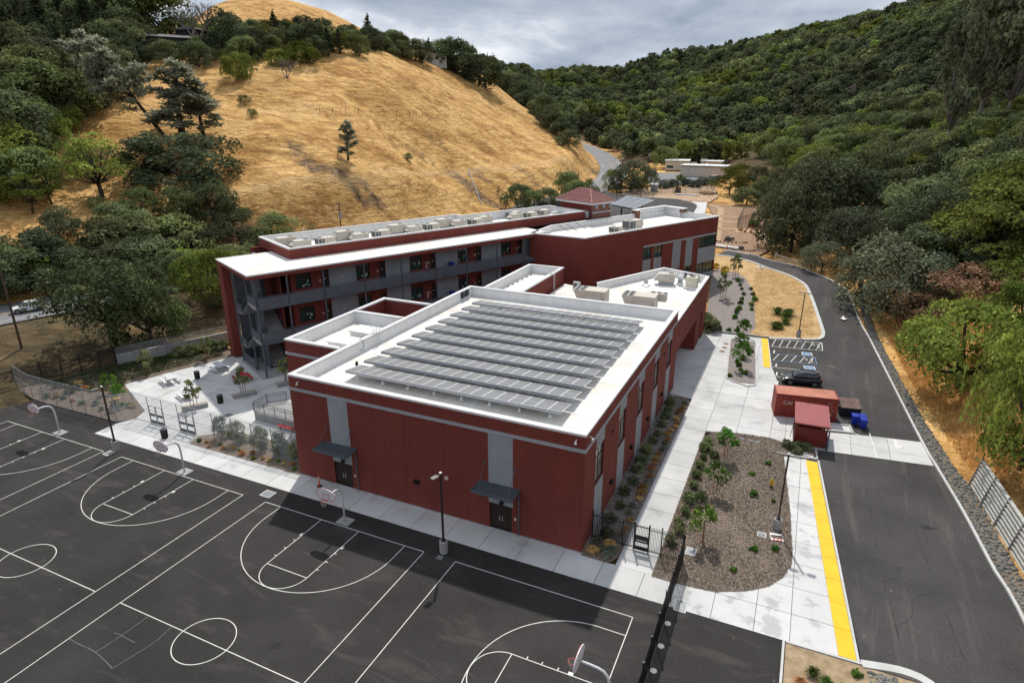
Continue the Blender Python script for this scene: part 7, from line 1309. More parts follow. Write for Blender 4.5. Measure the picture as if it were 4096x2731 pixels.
def pick(x, y, far=False):
    v = 1.25 * fbm(np.array([x]), np.array([y]), 70, 3)[0] + RNG.normal(0, .13) + (.07 if y > 420 else 0)  # far slope leans to lighter kinds, a sunlit patch put into leaf colour
    q = RNG.random()
    if q < .08: return 'bare'
    if q < .11: return 'rust'
    return 'dark' if v < -.10 else 'oak' if v < .06 else 'mid' if v < .17 else 'olive' if v < .22 else 'light' if v < .34 else 'acacia'
CI = camo.matrix_world.inverted()
def zone(x, y, z):
    c = CI @ Vector((x, y, z)); u = 1176 + 1464 * c.x / -c.z; v = 784 - 1464 * c.y / -c.z
    return ', ' + ('far right' if u > 2180 else 'right of bend' if u > 1950 else 'above bend' if u > 1760 else 'behind garden' if u > 1600 else 'behind portables') + (' low' if v > 430 else ' halfway' if v > 320 else ' high')
near_n = 0; far_pts = []
for (x, y, rr, sp), z in zip(SCT, hs):
    k = pick(x, y); hh = RNG.uniform(.75, 1.3) * {'rust': 3.2, 'bare': 6., 'olive': 6.5, 'light': 8.}.get(k, 9.) * (1 if rr < 700 else 1.15)
    if rr < 420 and near_n < NEAR and x > -140: grow(k, LAB[k] + zone(x, y, z), 'tree', x, y, hh, z - .2, None, 1.1, 'trees of the eastern wood'); near_n += 1
    else: far_pts.append((x, y, z - .3, kinds.index(k) + (8 if RNG.random() < .45 else 0), RNG.uniform(0, 6.28), hh * (sp / 8 if rr > 420 else 1.) ** .55))
FL = {}
for k, lm in (('oak', 'oak'), ('dark', 'dark'), ('mid', 'mid'), ('olive', 'olive'), ('light', 'light'), ('acacia', 'acacia')): FL[k] = crown('far_crown', LM[lm], sum(map(ord, k)) % 97 + 60, .56, .42, .5, 30, 900, .085, tv=.28)[0]; FL[k + '2'] = crown('far_crown', LM[lm], sum(map(ord, k)) % 97 + 160, .50, .52, .52, 22, 850, .085, tv=.28, cone=.45 if k in ('dark', 'mid') else 0.)[0]
FL['bare'] = crown('far_crown', LM['bare'], 71, .5, .4, .5, 26, 420, .10)[0]; FL['rust'] = crown('far_crown', LM['rust'], 72, .6, .36, .4, 26, 420, .12)[0]; FL['bare2'] = FL['bare']; FL['rust2'] = FL['rust']; ALLK = kinds + [k + '2' for k in kinds]
def forest(pts):
    pts = np.array(pts); me = bpy.data.meshes.new('far_wood'); me.vertices.add(len(pts)); me.vertices.foreach_set('co', pts[:, :3].astype(np.float32).ravel()); me.update()
    for nm, col, ty in (('idx', 3, 'INT'), ('rot', 4, 'FLOAT'), ('scl', 5, 'FLOAT')): a = me.attributes.new(nm, ty, 'POINT'); a.data.foreach_set('value', pts[:, col].astype(np.int32 if ty == 'INT' else np.float32))
    o = stuff(mk('far_wood', me)); g_ = bpy.data.node_groups.new('wood', 'GeometryNodeTree'); g_.interface.new_socket('Geometry', in_out='INPUT', socket_type='NodeSocketGeometry'); g_.interface.new_socket('Geometry', in_out='OUTPUT', socket_type='NodeSocketGeometry')
    n = g_.nodes; L = g_.links.new; gi = n.new('NodeGroupInput'); go = n.new('NodeGroupOutput'); ip = n.new('GeometryNodeInstanceOnPoints'); jn = n.new('GeometryNodeJoinGeometry')
    for k in reversed(ALLK):
        oi = n.new('GeometryNodeObjectInfo'); po = bpy.data.objects.new('far_crown', FL[k]); oi.inputs['Object'].default_value = po; oi.inputs['As Instance'].default_value = True; L(oi.outputs['Geometry'], jn.inputs[0])
    L(gi.outputs[0], ip.inputs['Points']); L(jn.outputs[0], ip.inputs['Instance']); ip.inputs['Pick Instance'].default_value = True
    def na(nm, ty): q = n.new('GeometryNodeInputNamedAttribute'); q.data_type = ty; q.inputs[0].default_value = nm; return q.outputs[0]
    L(na('idx', 'INT'), ip.inputs['Instance Index']); cx = n.new('ShaderNodeCombineXYZ'); L(na('rot', 'FLOAT'), cx.inputs[2]); L(cx.outputs[0], ip.inputs['Rotation']); cs = n.new('ShaderNodeCombineXYZ'); sc_ = na('scl', 'FLOAT'); [L(sc_, cs.inputs[i]) for i in range(3)]; L(cs.outputs[0], ip.inputs['Scale']); L(ip.outputs[0], go.inputs[0])
    md = o.modifiers.new('wood', 'NODES'); md.node_group = g_; return o
forest(far_pts)
# ================================================================== bedding plants
def tuft(lm, seed, n, h_, sp, wd=.03, bend=.5):
    g_ = np.random.default_rng(seed); a = g_.uniform(0, 6.28, n); d = np.stack([np.cos(a), np.sin(a), np.zeros(n)], 1); r0 = g_.uniform(0, .3, (n, 1)) * sp; L_ = g_.uniform(.6, 1.1, (n, 1)) * h_; ln = g_.uniform(.15, 1., (n, 1)) * sp; P0 = d * r0; P1 = P0 + d * ln * .45 + np.array([0, 0, 1.]) * L_ * .8; P2 = P0 + d * ln * 1.05 + np.array([0, 0, 1.]) * L_ * (1 - bend * ln / sp); s = np.stack([-d[:, 1], d[:, 0], np.zeros(n)], 1) * wd
    v = np.concatenate([np.stack([P0 - s, P0 + s, P1 + s * .8, P1 - s * .8], 1), np.stack([P1 - s * .8, P1 + s * .8, P2 + s * .15, P2 - s * .15], 1)], 1).reshape(-1, 3); tn = np.repeat(np.clip(1 + g_.normal(0, .22, (n, 1)), .5, 1.6), 2, 0) * np.ones((1, 3)); return mesh_from('blades', v, 4, tn, LM[lm])
def bush(lm, seed, rx, rz, n, size, ncl=26): return crown('foliage', LM[lm], seed, rx, rz, rz * .75, ncl, n, size, clr=.36)[0]
PL = dict(shrub=[bush('mid', 201, .5, .42, 900, .10), bush('mid', 202, .5, .42, 900, .10)], shrubd=[bush('oak', 203, .62, .5, 1100, .10), bush('oak', 204, .6, .45, 1100, .10)], gold=[tuft('gold', 205, 170, .55, .55), tuft('straw', 206, 170, .5, .55)], blue=[tuft('blue', 207, 170, .55, .5), tuft('blue', 208, 170, .5, .5)], lime=[tuft('lime', 209, 70, .8, .75, .045, .6)], grass=[tuft('grass', 210, 150, .55, .6), tuft('grass', 211, 150, .6, .6)], small=[bush('young', 212, .34, .2, 380, .09, 16)], red=[bush('redl', 213, .3, .25, 350, .09, 14)], flower=[bush('flower', 214, .5, .3, 600, .1, 16)], cean=[bush('cean', 215, 1.6, 1.1, 1500, .22)], fine=[bush('mid', 216, 1.3, 1.0, 1500, .2)])
stem_me = MB().tube([(0, 0, -.1), (0, 0, .3)], .02, 5).mesh('stem', bark)
def plant(kind, lab, x, y, z=0.06, s=1., cat='shrub', grp=None, name=None):
    L_ = PL[kind]; t = thing(name or ('grass_tuft' if kind in ('gold', 'blue', 'grass', 'lime') else 'shrub'), lab, cat, (x, y, z), random.uniform(0, 6.28), grp); t.scale = (s, s, s); mk('foliage' if kind not in ('gold', 'blue', 'grass', 'lime') else 'blades', random.choice(L_), t)
    if kind not in ('gold', 'blue', 'grass', 'lime'): mk('stem', stem_me, t)
    return t
yc = [crown('crown', LM['young'], 301, .75, .75, 1.75, 18, 560, .14, clr=.4)[0], crown('crown', LM['young'], 302, .7, .8, 1.8, 18, 520, .14, clr=.4)[0], crown('crown', LM['mid'], 303, .6, .8, 1.7, 16, 420, .14, clr=.38)[0]]; yt = MB().tube([(0, 0, -.1), (.02, 0, .9), (0, .02, 1.9)], [.035, .03, .015], 6).mesh('trunk', stake); stk = MB().cyl(0, 0, 0, 1.55, .03, .03, 6).mesh('stake', stake)
def young(lab, x, y, z=.06, s=1., var=0, stakes=True):
    t = thing('young_tree', lab, 'young tree', (x, y, z), random.uniform(0, 6.28), 'young staked trees'); t.scale = (s,) * 3; mk('crown', yc[var], t); mk('trunk', yt, t)
    if stakes: [mk('stake', stk, t, (dx, dy, 0)) for dx, dy in ((.28, .05), (-.26, -.04))]
for i in range(14): plant('shrubd', 'dark green shrub in the row against the gym side wall', 26.95 + random.uniform(-.15, .2), 7.6 + i * 1.95 + random.uniform(-.3, .3),   .08, random.uniform(.55, .9), grp='shrubs against the gym side wall')
for i in range(26):
    k = 'gold' if random.random() < .68 else 'blue'; plant(k, ('golden' if k == 'gold' else 'blue grey') + ' grass tuft along the side walk by the gym', 28.15 + random.uniform(-.2, .25), 7.8 + i * 1.04 + random.uniform(-.2, .2), .07, random.uniform(.6, .95), 'ornamental grass', 'grass tufts beside the side walk')
for i, (x, y) in enumerate(((26.8, 5.0), (27.3, 5.5), (27.9, 4.9), (27.7, 6.2), (26.8, 6.2), (28.1, 5.6))): plant('blue' if i % 3 else 'gold', ('blue grey' if i % 3 else 'golden') + ' grass tuft in the corner bed at the gym corner', x, y, .08, 1., 'ornamental grass', 'tufts in the gym corner bed')
MBD = [(31.9, 25.4), (31.9, 23.9), (32.0, 22.1), (32.9, 22.9), (31.95, 20.5), (31.95, 18.7), (32.05, 16.8), (32.9, 15.2), (32.0, 14.5), (32.2, 12.6), (32.0, 10.9), (33.0, 13.3), (31.9, 8.4), (32.2, 9.9), (34.6, 26.4), (36.4, 21.2), (37.6, 23.5), (36.9, 17.6), (38.4, 17.4), (37.5, 10.0), (36.4, 7.2), (38.9, 10.9)]
for i, (x, y) in enumerate(MBD): plant('shrub' if i < 14 else 'small', 'small green shrub dotted over the mulch bed', x, y, .12, random.uniform(.7, 1.0) if i < 14 else random.uniform(.5, 1.), grp='small shrubs in the mulch bed')
for x, y in ((39.4, 27.6), (39.95, 27.9), (38.9, 28.1), (40.6, 28.0), (39.9, 27.0)): plant('shrubd', 'dark low shrub beside the kiosk in the bed end', x, y, .1, .7, grp='shrubs beside the kiosk')
for x, y, k_ in ((41.6, -.2, 'grass'), (42.3, -.6, 'grass'), (43.2, -.5, 'small'), (41.0, -1.2, 'gold'), (43.9, .9, 'small')): plant(k_, 'weedy clump on the pale verge at bottom right', x, y, .08, .8, 'ornamental grass', 'weeds on the corner verge')
plant('red', 'single reddish shrub at the top of the mulch bed', 33.1, 26.2, .12, 1.)
young('leafy young tree at top of the mulch bed', 33.85, 23.2, .1, 1.05, 1); young('leafy young tree in the middle of the mulch bed', 33.9, 16.8, .1, 1.1, 0); young('leafy young tree in the near part of the mulch bed', 33.95, 9.4, .1, 1.15, 0)
young('young tree in the kerbed island nearest the camera', 32.7, 47.0, .1, 1.35, 0, False); young('young tree in the middle of the kerbed island', 32.1, 52.2, .1, 1.1, 1, False); young('young tree at the far end of the kerbed island', 31.7, 57.6, .1, 1.2, 1, False)
for i in range(11): plant('small', 'low green plant in the kerbed island', random.uniform(31.7, 33.4), 44 + i * 1.25, .12, random.uniform(.7, 1.2), grp='low plants in the kerbed island')
for i, (x, y) in enumerate(((-12.2, 6.6), (-10.0, 6.5), (-7.0, 6.6), (-4.6, 6.5), (-2.1, 6.4))): grow('fine', 'leafy shrub row behind the plaza fence in the front bed', 'shrub', x, y, 2.2, .08, None, .62, 'leafy shrubs in the front bed', name='shrub')
for i in range(12): plant('lime' if i % 2 == 0 else 'grass', 'striped or green strappy clump in the front bed', -11.6 + i * .95 + random.uniform(-.2, .2), random.uniform(6.4, 7.4), .08, random.uniform(.8, 1.15), 'ornamental grass', 'strappy clumps in the front bed')
for i in range(16): plant('gold' if i % 3 else 'small', 'low plant along the front edge of the front bed', -13.6 + i * .82, random.uniform(4.75, 5.5), .07, random.uniform(.4, .75), 'ornamental grass', 'low plants on the front bed edge')
young('young staked tree in the planter nearest the gates', -20.9, 10.6, .03, 1.2, 2); young('young staked tree in the planter by the red table', -18.6, 15.4, .03, 1.25, 2); young('young staked tree in the planter beside the stage block', -16.4, 19.9, .03, 1.2, 2); young('thin staked tree in the bed behind the plaza', -34.2, 15.0, .05, 1.2, 2); young('thin staked tree in the bed before the red pylon', -31.5, 21.6, .05, 1.2, 2); young('yellow green young tree behind the curved fence', -33.0, 9.3, .05, .9, 0, False); young('pale young tree inside the fence corner', -28.6, 7.3, .05, 1., 0, False)
for i in range(22):
    x, y = random.uniform(-40, -26), random.uniform(5.3, 9.5)
    if inside(x, y, WBED): plant(random.choice(('blue', 'gold', 'grass')), 'grass clump in the bed behind the curved fence', x, y, .1, random.uniform(.7, 1.2), 'ornamental grass', 'clumps behind the curved fence')
for i in range(8): x = -37.2 + i * .75; plant('shrubd' if i % 3 else 'grass', 'dark shrub at the foot of the low retaining wall', x + .6, 19.2 + i * 1.05 + 1.2 - .4, .1, random.uniform(1., 1.6), grp='shrubs below the retaining wall')
for q in ((1960, 920), (1870, 890), (1950, 955), (1850, 920)): p = RTT(2, 1, *q); plant('flower', 'yellow flowering clump beside the office block', p.x, p.y, p.z + .08, 1.3, grp='yellow flower clumps')
for q in ((1950, 960), (2070, 1015), (2100, 1060), (2110, 1095), (2130, 1140), (2210, 1145), (2110, 1185), (2100, 1225), (2190, 1240), (2085, 1275), (2200, 1280), (2050, 1360), (2145, 1410), (2070, 1310), (2190, 1095), (1900, 1460), (1990, 1475), (2230, 1190), (2060, 1480)): p = RTT(2, 1, *q); plant('small', 'low green plant on the grey mulch slope', p.x, p.y, p.z + .1, random.uniform(.8, 1.4), grp='low plants on the grey mulch slope')
p = RTT(2, 1, 1935, 1165); young('staked young tree on the grey mulch slope', p.x, p.y, p.z, 1.6, 2); p = RTT(2, 1, 2050, 975); young('staked young tree at the top of the mulch slope', p.x, p.y, p.z, 1.7, 2)
for q in ((1800, 1450), (1830, 1480), (1780, 1400)): p = RTT(2, 1, *q); plant('shrubd', 'dark shrub at the lobby corner on the slope', p.x, p.y, p.z + .05, 1.8, grp='shrubs at the lobby corner')
for i in range(9): p = RTT(3, 1, random.uniform(20, 190), random.uniform(1300, 1490)); plant('grass', 'green reedy clump in the dry grass hollow', p.x, p.y, p.z, random.uniform(1.2, 2.), 'ornamental grass', 'reedy clumps in the dry grass')
for q in ((1525, 432), (1545, 430), (1598, 430), (1612, 426), (1575, 428), (1630, 424)): p = RT(*q); plant('cean', 'blue flowering shrub below the portable classroom lot', p.x, p.y, p.z, 1.3, grp='blue flowering shrubs by the lot')
plant('fine', 'green shrub between the blue flowering ones', *(lambda p: (p.x, p.y, p.z))(RT(1565, 420)), 1.5)
# ---- grass as stuff: dry blades on the near bank, green strip in the west bed, weeds
def blades(name, pts, lm, h_, wd, n_per=1, seed=5):
    g_ = np.random.default_rng(seed); P = np.repeat(pts, n_per, 0); n = len(P); P = P + np.concatenate([g_.normal(0, .12, (n, 2)), np.zeros((n, 1))], 1); a = g_.uniform(0, 6.28, n); s = np.stack([np.cos(a), np.sin(a), np.zeros(n)], 1) * wd; tp = P + np.stack([g_.normal(0, .35, n), g_.normal(0, .35, n), g_.uniform(.5, 1.2, n)], 1) * h_; v = np.stack([P - s, P + s, tp], 1).reshape(-1, 3); return stuff(mk(name, mesh_from(name, v, 3, np.clip(1 + g_.normal(0, .25, (n, 1)), .4, 1.7) * np.ones((1, 3)), LM[lm])))
def area_pts(poly, n, seed):
    g_ = np.random.default_rng(seed); P = np.array(poly); lo, hi = P.min(0), P.max(0); q = g_.uniform(lo, hi, (n * 3, 2)); q = q[poly_sd(q[:, 0], q[:, 1], P) > 0][:n]; return np.column_stack([q, H(q[:, 0], q[:, 1])])
blades('dry_bank_grass', area_pts([(54.6, 27), (52.3, 45), (51.0, 62), (50, 74), (58, 76), (63, 60), (64, 40), (66, 24), (57, 24)], 16000, 3), 'straw', .45, .035, 3)
blades('dry_bank_grass', area_pts([(56.2, 25), (58, 4), (68, 4), (68, 25)], 6000, 4), 'straw', .45, .035, 3)
blades('green_groundcover', area_pts([(-42.8, 7.6), (-40.4, 15.0), (-35.2, 25), (-30.6, 23.6), (-34.6, 12.4), (-32, 9.6), (-37, 7.6)], 15000, 6), 'grass', .34, .035, 2)
blades('verge_grass', area_pts([(33, 62.2), (41, 64.6), (40.5, 80), (36, 96), (30, 98), (31, 80)], 9000, 7), 'straw', .16, .02, 2)
# wood chips on the mulch
def chips(name, poly, n, seed, mat_key):
    g_ = np.random.default_rng(seed); q = area_pts(poly, n, seed); q[:, 2] += .13; n = len(q); a = unit(g_.normal(0, 1, (n, 3)) * np.array([1, 1, .35])); b = unit(np.cross(a, g_.normal(0, 1, (n, 3)))); L_ = g_.uniform(.025, .075, (n, 1)); w_ = g_.uniform(.008, .02, (n, 1)); v = np.stack([q - a * L_ - b * w_, q + a * L_ - b * w_, q + a * L_ + b * w_, q - a * L_ + b * w_], 1).reshape(-1, 3); c = g_.choice([.6, .85, 1.0, 1.2, 1.7], n)[:, None] * np.ones((1, 3)); return stuff(mk(name, mesh_from(name, v, 4, c, mat_key)))
cm_ = leafmat('wood_chips', (.21, .165, .135), trans=0.); chips('wood_chips', BED, 42000, 8, cm_); chips('wood_chips', GYMBED, 9000, 9, cm_)
# ================================================================== background buildings, poles, wires, north lot
def pole(lab, x, y, h_, z=None, arms=1, trans=False, rz=0.):
    t = thing('utility_pole', lab, 'utility pole', (x, y, h1(x, y) if z is None else z), rz, 'utility poles'); MB().tube([(0, 0, -.5), (0, 0, h_)], [.16, .11], 8).build('pole', wood, t)
    for k in range(arms):
        zz = h_ - .25 - 1.1 * k; a_ = MB().box(-1.2, 1.2, -.05, .05, zz - .06, zz + .06).build('crossarm', wood, t); [MB().cyl(x_, 0, zz + .06, zz + .2, .04, .03, 6).build('insulator', galv, a_) for x_ in (-1.1, -.5, .5, 1.1)]
    if trans: MB().tube([(.35, 0, h_ - 2.9), (.35, 0, h_ - 1.7)], .25, 10).build('transformer', trim, t)
    return t
def topz(u, v, x, y): r = math.hypot(x - CAM.x, y - CAM.y); return AR(u, v, r).z
PO = []
for u, vb, vt, rng, ar, tr, lab in ((50, 800, 583, None, 1, False, 'dark utility pole at the left beside the oaks'), (785, 545, 466, 128, 2, True, 'utility pole with grey transformer behind the wing roof'), (1145, 492, 428, 205, 2, False, 'utility pole with two crossarms behind the wing roof'), (1328, 430, 392, 262, 1, False, 'utility pole near the road bend'), (1487, 400, 345, 300, 2, True, 'double crossarm pole beside the portable lot'), (1428, 395, 352, 290, 1, True, 'pole with transformer beside the valley road'), (1128, 170, 130, 445, 1, False, 'distant pole on the ridge skyline'), (1177, 235, 172, 410, 0, False, 'thin pole on the ridge nose'), (2345, 330, 150, 150, 1, False, 'pole at the right frame edge on the wooded slope')):
    p = RT(u, vb) if rng is None else AR(u, vb, rng); z = h1(p.x, p.y); PO.append(pole(lab, p.x, p.y, topz(u, vt, p.x, p.y) - z, z, ar, tr, R(-25)))
def wire(a, b, sag, lab, dz=0., da=0.):
    A_ = Vector(a); B_ = Vector(b); pts = [A_.lerp(B_, i / 14) - Vector((0, 0, sag * 4 * (i / 14) * (1 - i / 14))) for i in range(15)]; tag(MB().tube(pts, .013, 4, False).build('overhead_wire', M('wire', (.10, .10, .10), .5)), lab, 'wire', 'overhead wires')
def tip(o, k=0., s=0.): q = o.location; hh = max(v.co.z for v in o.children[0].data.vertices); return (q.x + s * math.cos(R(-25)), q.y + s * math.sin(R(-25)), q.z + hh - .1 - k)
for j, (k, s) in enumerate(((.0, -1.1), (.0, 1.1), (2.6, 0), (3.2, 0))): wire(tip(PO[0], k, s), tip(PO[1], k, s), 1.2, 'overhead wire between the left pole and the transformer pole'); wire(tip(PO[0], k, s), (-75 + j, -40, 12 - k), 1.2, 'overhead wire running out of frame from the left pole')
for j, (k, s) in enumerate(((.0, -1.1), (.0, 1.1), (2.4, 0))): wire(tip(PO[1], k, s), tip(PO[2], k, s), 1.5, 'overhead wire between the two poles behind the wing'); wire(tip(PO[2], k, s), tip(PO[3], k, s), 1.5, 'overhead wire from the crossarm pole toward the road bend')
for k, s in ((0, -1.), (0, 1.), (1.2, 0.), (2.2, 0)): wire(tip(PO[5], k, s), tip(PO[4], k, s), 1., 'overhead wire beside the portable lot')
# houses on the ridge
shin = M('grey_shingle', (.17, .17, .165), .9, .2, 1.5); dwall = M('dark_siding', (.03, .03, .028), .8)
def house(lab, u, v, rng, w_, d_, h_, rz, roof=shin, wallm=dwall, pitch=1.2, zup=0.):
    q = AR(u, v, rng); t = thing('hill_house', lab, 'house', (q.x, q.y, q.z - h_ + zup), rz); B('wall', wallm, t, -w_ / 2, w_ / 2, -d_ / 2, d_ / 2, -3, h_)
    r = MB(); e = .7; r.v = [(-w_ / 2 - e, -d_ / 2 - e, h_), (w_ / 2 + e, -d_ / 2 - e, h_), (w_ / 2 + e, d_ / 2 + e, h_), (-w_ / 2 - e, d_ / 2 + e, h_), (-w_ / 2 - e, 0, h_ + pitch), (w_ / 2 + e, 0, h_ + pitch)]; r.f = [(0, 1, 5, 4), (2, 3, 4, 5), (0, 4, 3), (1, 2, 5), (3, 2, 1, 0)]; fix(r, 'roof', roof, t)
    f_ = Fr((-w_ / 2, -d_ / 2), (w_ / 2, -d_ / 2)); n = max(2, int(w_ / 4)); [window(t, f_, (i + .25) * w_ / n, (i + .7) * w_ / n, .9, 2.1, 2, (), .06, .08) for i in range(n)]; return t
house('dark house with long grey roof under the ridge trees', 375, 88, 262, 15, 9, 3.2, R(62)); house('dark gabled house with grey roof right of the long one', 458, 78, 275, 13, 9, 3.2, R(100), zup=.6); house('low house with pale porch on the distant ridge', 985, 128, 352, 16, 8, 2.8, R(65), M('brown_roof', (.10, .06, .05), .9), M('pale_wall', (.5, .5, .48), .8)); house('roof of a house at the upper left frame corner', 20, 30, 300, 12, 8, 3, R(60), M('pale_roof', (.25, .26, .27), .8)); house('grey roofed house lower on the ridge beside bushes', 520, 88, 285, 12, 8, 2.6, R(80), M('pale_roof', (.25, .26, .27), .8))
p = AR(1735, 233, 330); t = thing('water_tank_house', 'grey hidden building among the valley trees', 'house', (*AR(1840, 305, 300)[:2], h1(*AR(1840, 305, 300)[:2]))); B('wall', conc2, t, -3, 3, -3, 3, 0, 8); MB().add([(-3.5, -3.5, 8), (3.5, -3.5, 8), (3.5, 3.5, 8), (-3.5, 3.5, 8), (0, 0, 10.5)], [(0, 1, 4), (1, 2, 4), (2, 3, 4), (3, 0, 4), (3, 2, 1, 0)]).build('roof', shin, t)
# portable classrooms on the far lot
por = M('portable_wall', (.62, .58, .51), .8, .06, .8); prf = M('portable_green_trim', (.045, .075, .065), .6)
def portable(lab, u, v, w_, d_, h_, rz, doors=True):
    q = RT(u, v); t = thing('portable_classroom', lab, 'building', (q.x, q.y, q.z), rz); f_ = Fr((0, 0), (w_, 0)); B('wall', por, t, 0, w_, 0, d_, 0, h_); B('roof', M('portable_roof', (.62, .63, .63), .7), t, -.3, w_ + .3, -.5, d_ + .3, h_ + .22, h_ + .3); B('fascia', prf, t, -.35, w_ + .35, -.55, d_ + .35, h_, h_ + .215)
    if doors: window(t, f_, .8, 3.6, 1.0, 2.1, 4, (), .05, .08); fbox(t, 'door', por, f_, 4.6, 5.6, 0, .06, .1, 2.2); fbox(t, 'air_unit', hv, f_, 5.0, 6.0, .07, .55, 1.2, 2.4)
    else: [fbox(t, 'wall_seam', conc2, f_, x_, x_ + .05, 0, .01, .1, h_ - .1) for x_ in np.arange(1.2, w_, 1.25)]; fbox(t, 'wall_lamp', black, f_, w_ * .18, w_ * .2, 0, .2, 2.6, 2.8)
    return t
portable('beige portable classroom with window and green eaves', 1527, 391, 10.5, 11, 4.0, R(8)); portable('long blank walled beige portable classroom', 1562, 405, 18.5, 9, 4.3, R(-2), False); portable('beige portable classroom roof farther back at right', 1610, 388, 9, 8, 3.2, R(0), False)
q = RT(1640, 420); t = thing('storage_container', 'blue grey storage container beside the portables', 'container', (q.x, q.y, q.z), R(75)); B('side_wall', M('container_blue', (.10, .13, .18), .6), t, 0, 6, 0, 2.4, .1, 2.5); B('roof_panel', M('container_pink', (.25, .15, .14), .7), t, 0, 6, 0, 2.4, 2.505, 2.6); m_ = MB(); [m_.box(.2 * k, .2 * k + .1, -.03, -.002, .15, 2.45) for k in range(30)]; m_.build('corrugation', MATS['container_blue'], t)
q = RT(1612, 402); t = thing('canopy_tent', 'small white peaked canopy between the portables', 'tent', (q.x, q.y + 11, q.z)); MB().add([(-2, -2, 2.6), (2, -2, 2.6), (2, 2, 2.6), (-2, 2, 2.6), (0, 0, 4.2)], [(0, 1, 4), (1, 2, 4), (2, 3, 4), (3, 0, 4)]).build('cover', sheetw, t); [MB().bar((x, y, 0), (x, y, 2.6), .06).build('leg', alu, t) for x in (-1.9, 1.9) for y in (-1.9, 1.9)]
for u, v, lab in ((1593, 380, 'left far basketball backboard behind the portables'), (1616, 373, 'right far basketball backboard behind the portables')):
    q = AR(u, v, 318); z = h1(q.x, q.y); t = thing('backboard', lab, 'basketball hoop', (q.x, q.y, z), 0, 'far backboards'); MB().bar((0, .3, 0), (0, .3, q.z - z + 1), .12).build('post', galv, t); B('board', sheetw, t, -1.4, 1.4, 0, .1, q.z - z, q.z - z + 1.5)
q = RT(*crop(860, 485)); t = thing('green_bin_shed', 'dark green shed at the lot edge', 'shed', (q.x, q.y, q.z), R(5)); B('wall', prf, t, -2, 2, -1.2, 1.2, 0, 2.2); B('roof', dgrey, t, -2.1, 2.1, -1.3, 1.3, 2.2, 2.35)
q = RT(*crop(895, 690)); t = thing('pump_shed', 'small pale metal shed by the north fence', 'shed', (q.x, q.y, q.z)); B('wall', M('pale_metal', (.33, .36, .37), .6), t, -1.1, 1.1, -1, 1, 0, 2.3); B('roof', sheetw, t, -1.3, 1.3, -1.2, 1.2, 2.3, 2.5)
q = RT(*crop(1195, 715)); t = thing('bank_steps', 'dark steps with rails down the bank from the lot', 'steps', (q.x, q.y, q.z)); [B('step', wood, t, -.8, .8, .45 * k, .45 * k + .5, .0, .22 * (k + 1)) for k in range(8)]; [MB().bar((s * .85, 0, 1.), (s * .85, 3.6, 2.9), .08).bar((s * .85, 0, 0), (s * .85, 0, 1.), .08).bar((s * .85, 3.6, 1.6), (s * .85, 3.6, 2.9), .08).build('handrail', stake, t) for s in (-1, 1)]
blackwire = M('dark_wire_mesh', (.04, .04, .04), .7); blackwire.node_tree.nodes['Principled BSDF'].inputs['Alpha'].default_value = .28
def wfence(lab, pts, hh=1.8):
    P = [RT(*q) for q in pts]; t = thing('wire_fence', lab, 'fence', P[0])
    for i in range(len(P) - 1):
        a = P[i] - P[0]; b = P[i + 1] - P[0]; n = max(1, int((b - a).length / 4)); [MB().bar(a.lerp(b, k / n), a.lerp(b, k / n) + Vector((0, 0, hh)), .09).build('post', black, t) for k in range(n + (i == len(P) - 2))]; MB().bar(a + Vector((0, 0, hh)), b + Vector((0, 0, hh)), .05).build('rail', black, t); MB().quad(a, b, b + Vector((0, 0, hh)), a + Vector((0, 0, hh))).build('mesh_panel', blackwire, t)
wfence('dark wire fence along the bank of the north lot', [crop(440, 690), crop(820, 735), crop(1310, 720), crop(1500, 715), crop(1700, 680)]); wfence('tall dark fence round the garden plot', [crp2(720, 290), crp2(485, 375), crp2(538, 270), crp2(725, 275)], 2.6)
gw = M('gate_white', (.55, .55, .53), .5)
def swing(lab, a, b, hh=1.2):
    P, Q = RT(*a), RT(*b); t = thing('swing_gate', lab, 'gate', P); v_ = Q - P; MB().bar((0, 0, 0), (0, 0, hh + .5), .14).build('hinge_post', gw, t); MB().bar(v_, v_ + Vector((0, 0, hh)), .12).build('latch_post', gw, t); MB().bar((0, 0, hh), v_ + Vector((0, 0, hh - .4)), .09).bar((0, 0, .35), v_ + Vector((0, 0, .4)), .09).build('bar', gw, t); [MB().bar(v_ * k / 4 + Vector((0, 0, .36)), v_ * k / 4 + Vector((0, 0, hh - .1 * k)), .06).build('upright', gw, t) for k in range(1, 4)]
swing('white swing gate bars beside the school loop', crop(470, 722), crop(800, 735)); swing('pale swing gate at the wood edge beside the drive bend', crp2(858, 690), crp2(1135, 755))
# solar carport in the north lot
CA = [AR(*crop(310, 860), 196), AR(*crop(640, 925), 176), AR(*crop(910, 805), 190), AR(*crop(530, 742), 214)]
zc_ = 8.6; Cq = [G(*crop(*q), zz) for q, zz in (((310, 862), 7.4), ((640, 925), 7.4), ((912, 808), 8.2), ((530, 742), 8.2))]
t = thing('solar_carport', 'tilted solar carport over the north parking lot', 'carport', (0, 0, 0)); pv2 = M('carport_panel', (.20, .21, .22), .2, .1, 1., spec=.8)
for k in range(4):
    for j in range(4):
        A_, B_, C_, D_ = Cq; L0 = lambda s, r_: (A_.lerp(B_, s)).lerp(D_.lerp(C_, s), r_); s0, s1, r0, r1 = k / 4 + .006, (k + 1) / 4 - .006, j / 4 + .004, (j + 1) / 4 - .004; q = [L0(s0, r0), L0(s1, r0), L0(s1, r1), L0(s0, r1)]; MB().add([*q, *[v + Vector((0, 0, -.12)) for v in q]], [(0, 1, 2, 3), (7, 6, 5, 4), (0, 4, 5, 1), (1, 5, 6, 2), (2, 6, 7, 3), (3, 7, 4, 0)]).build('solar_panel', pv2, t)
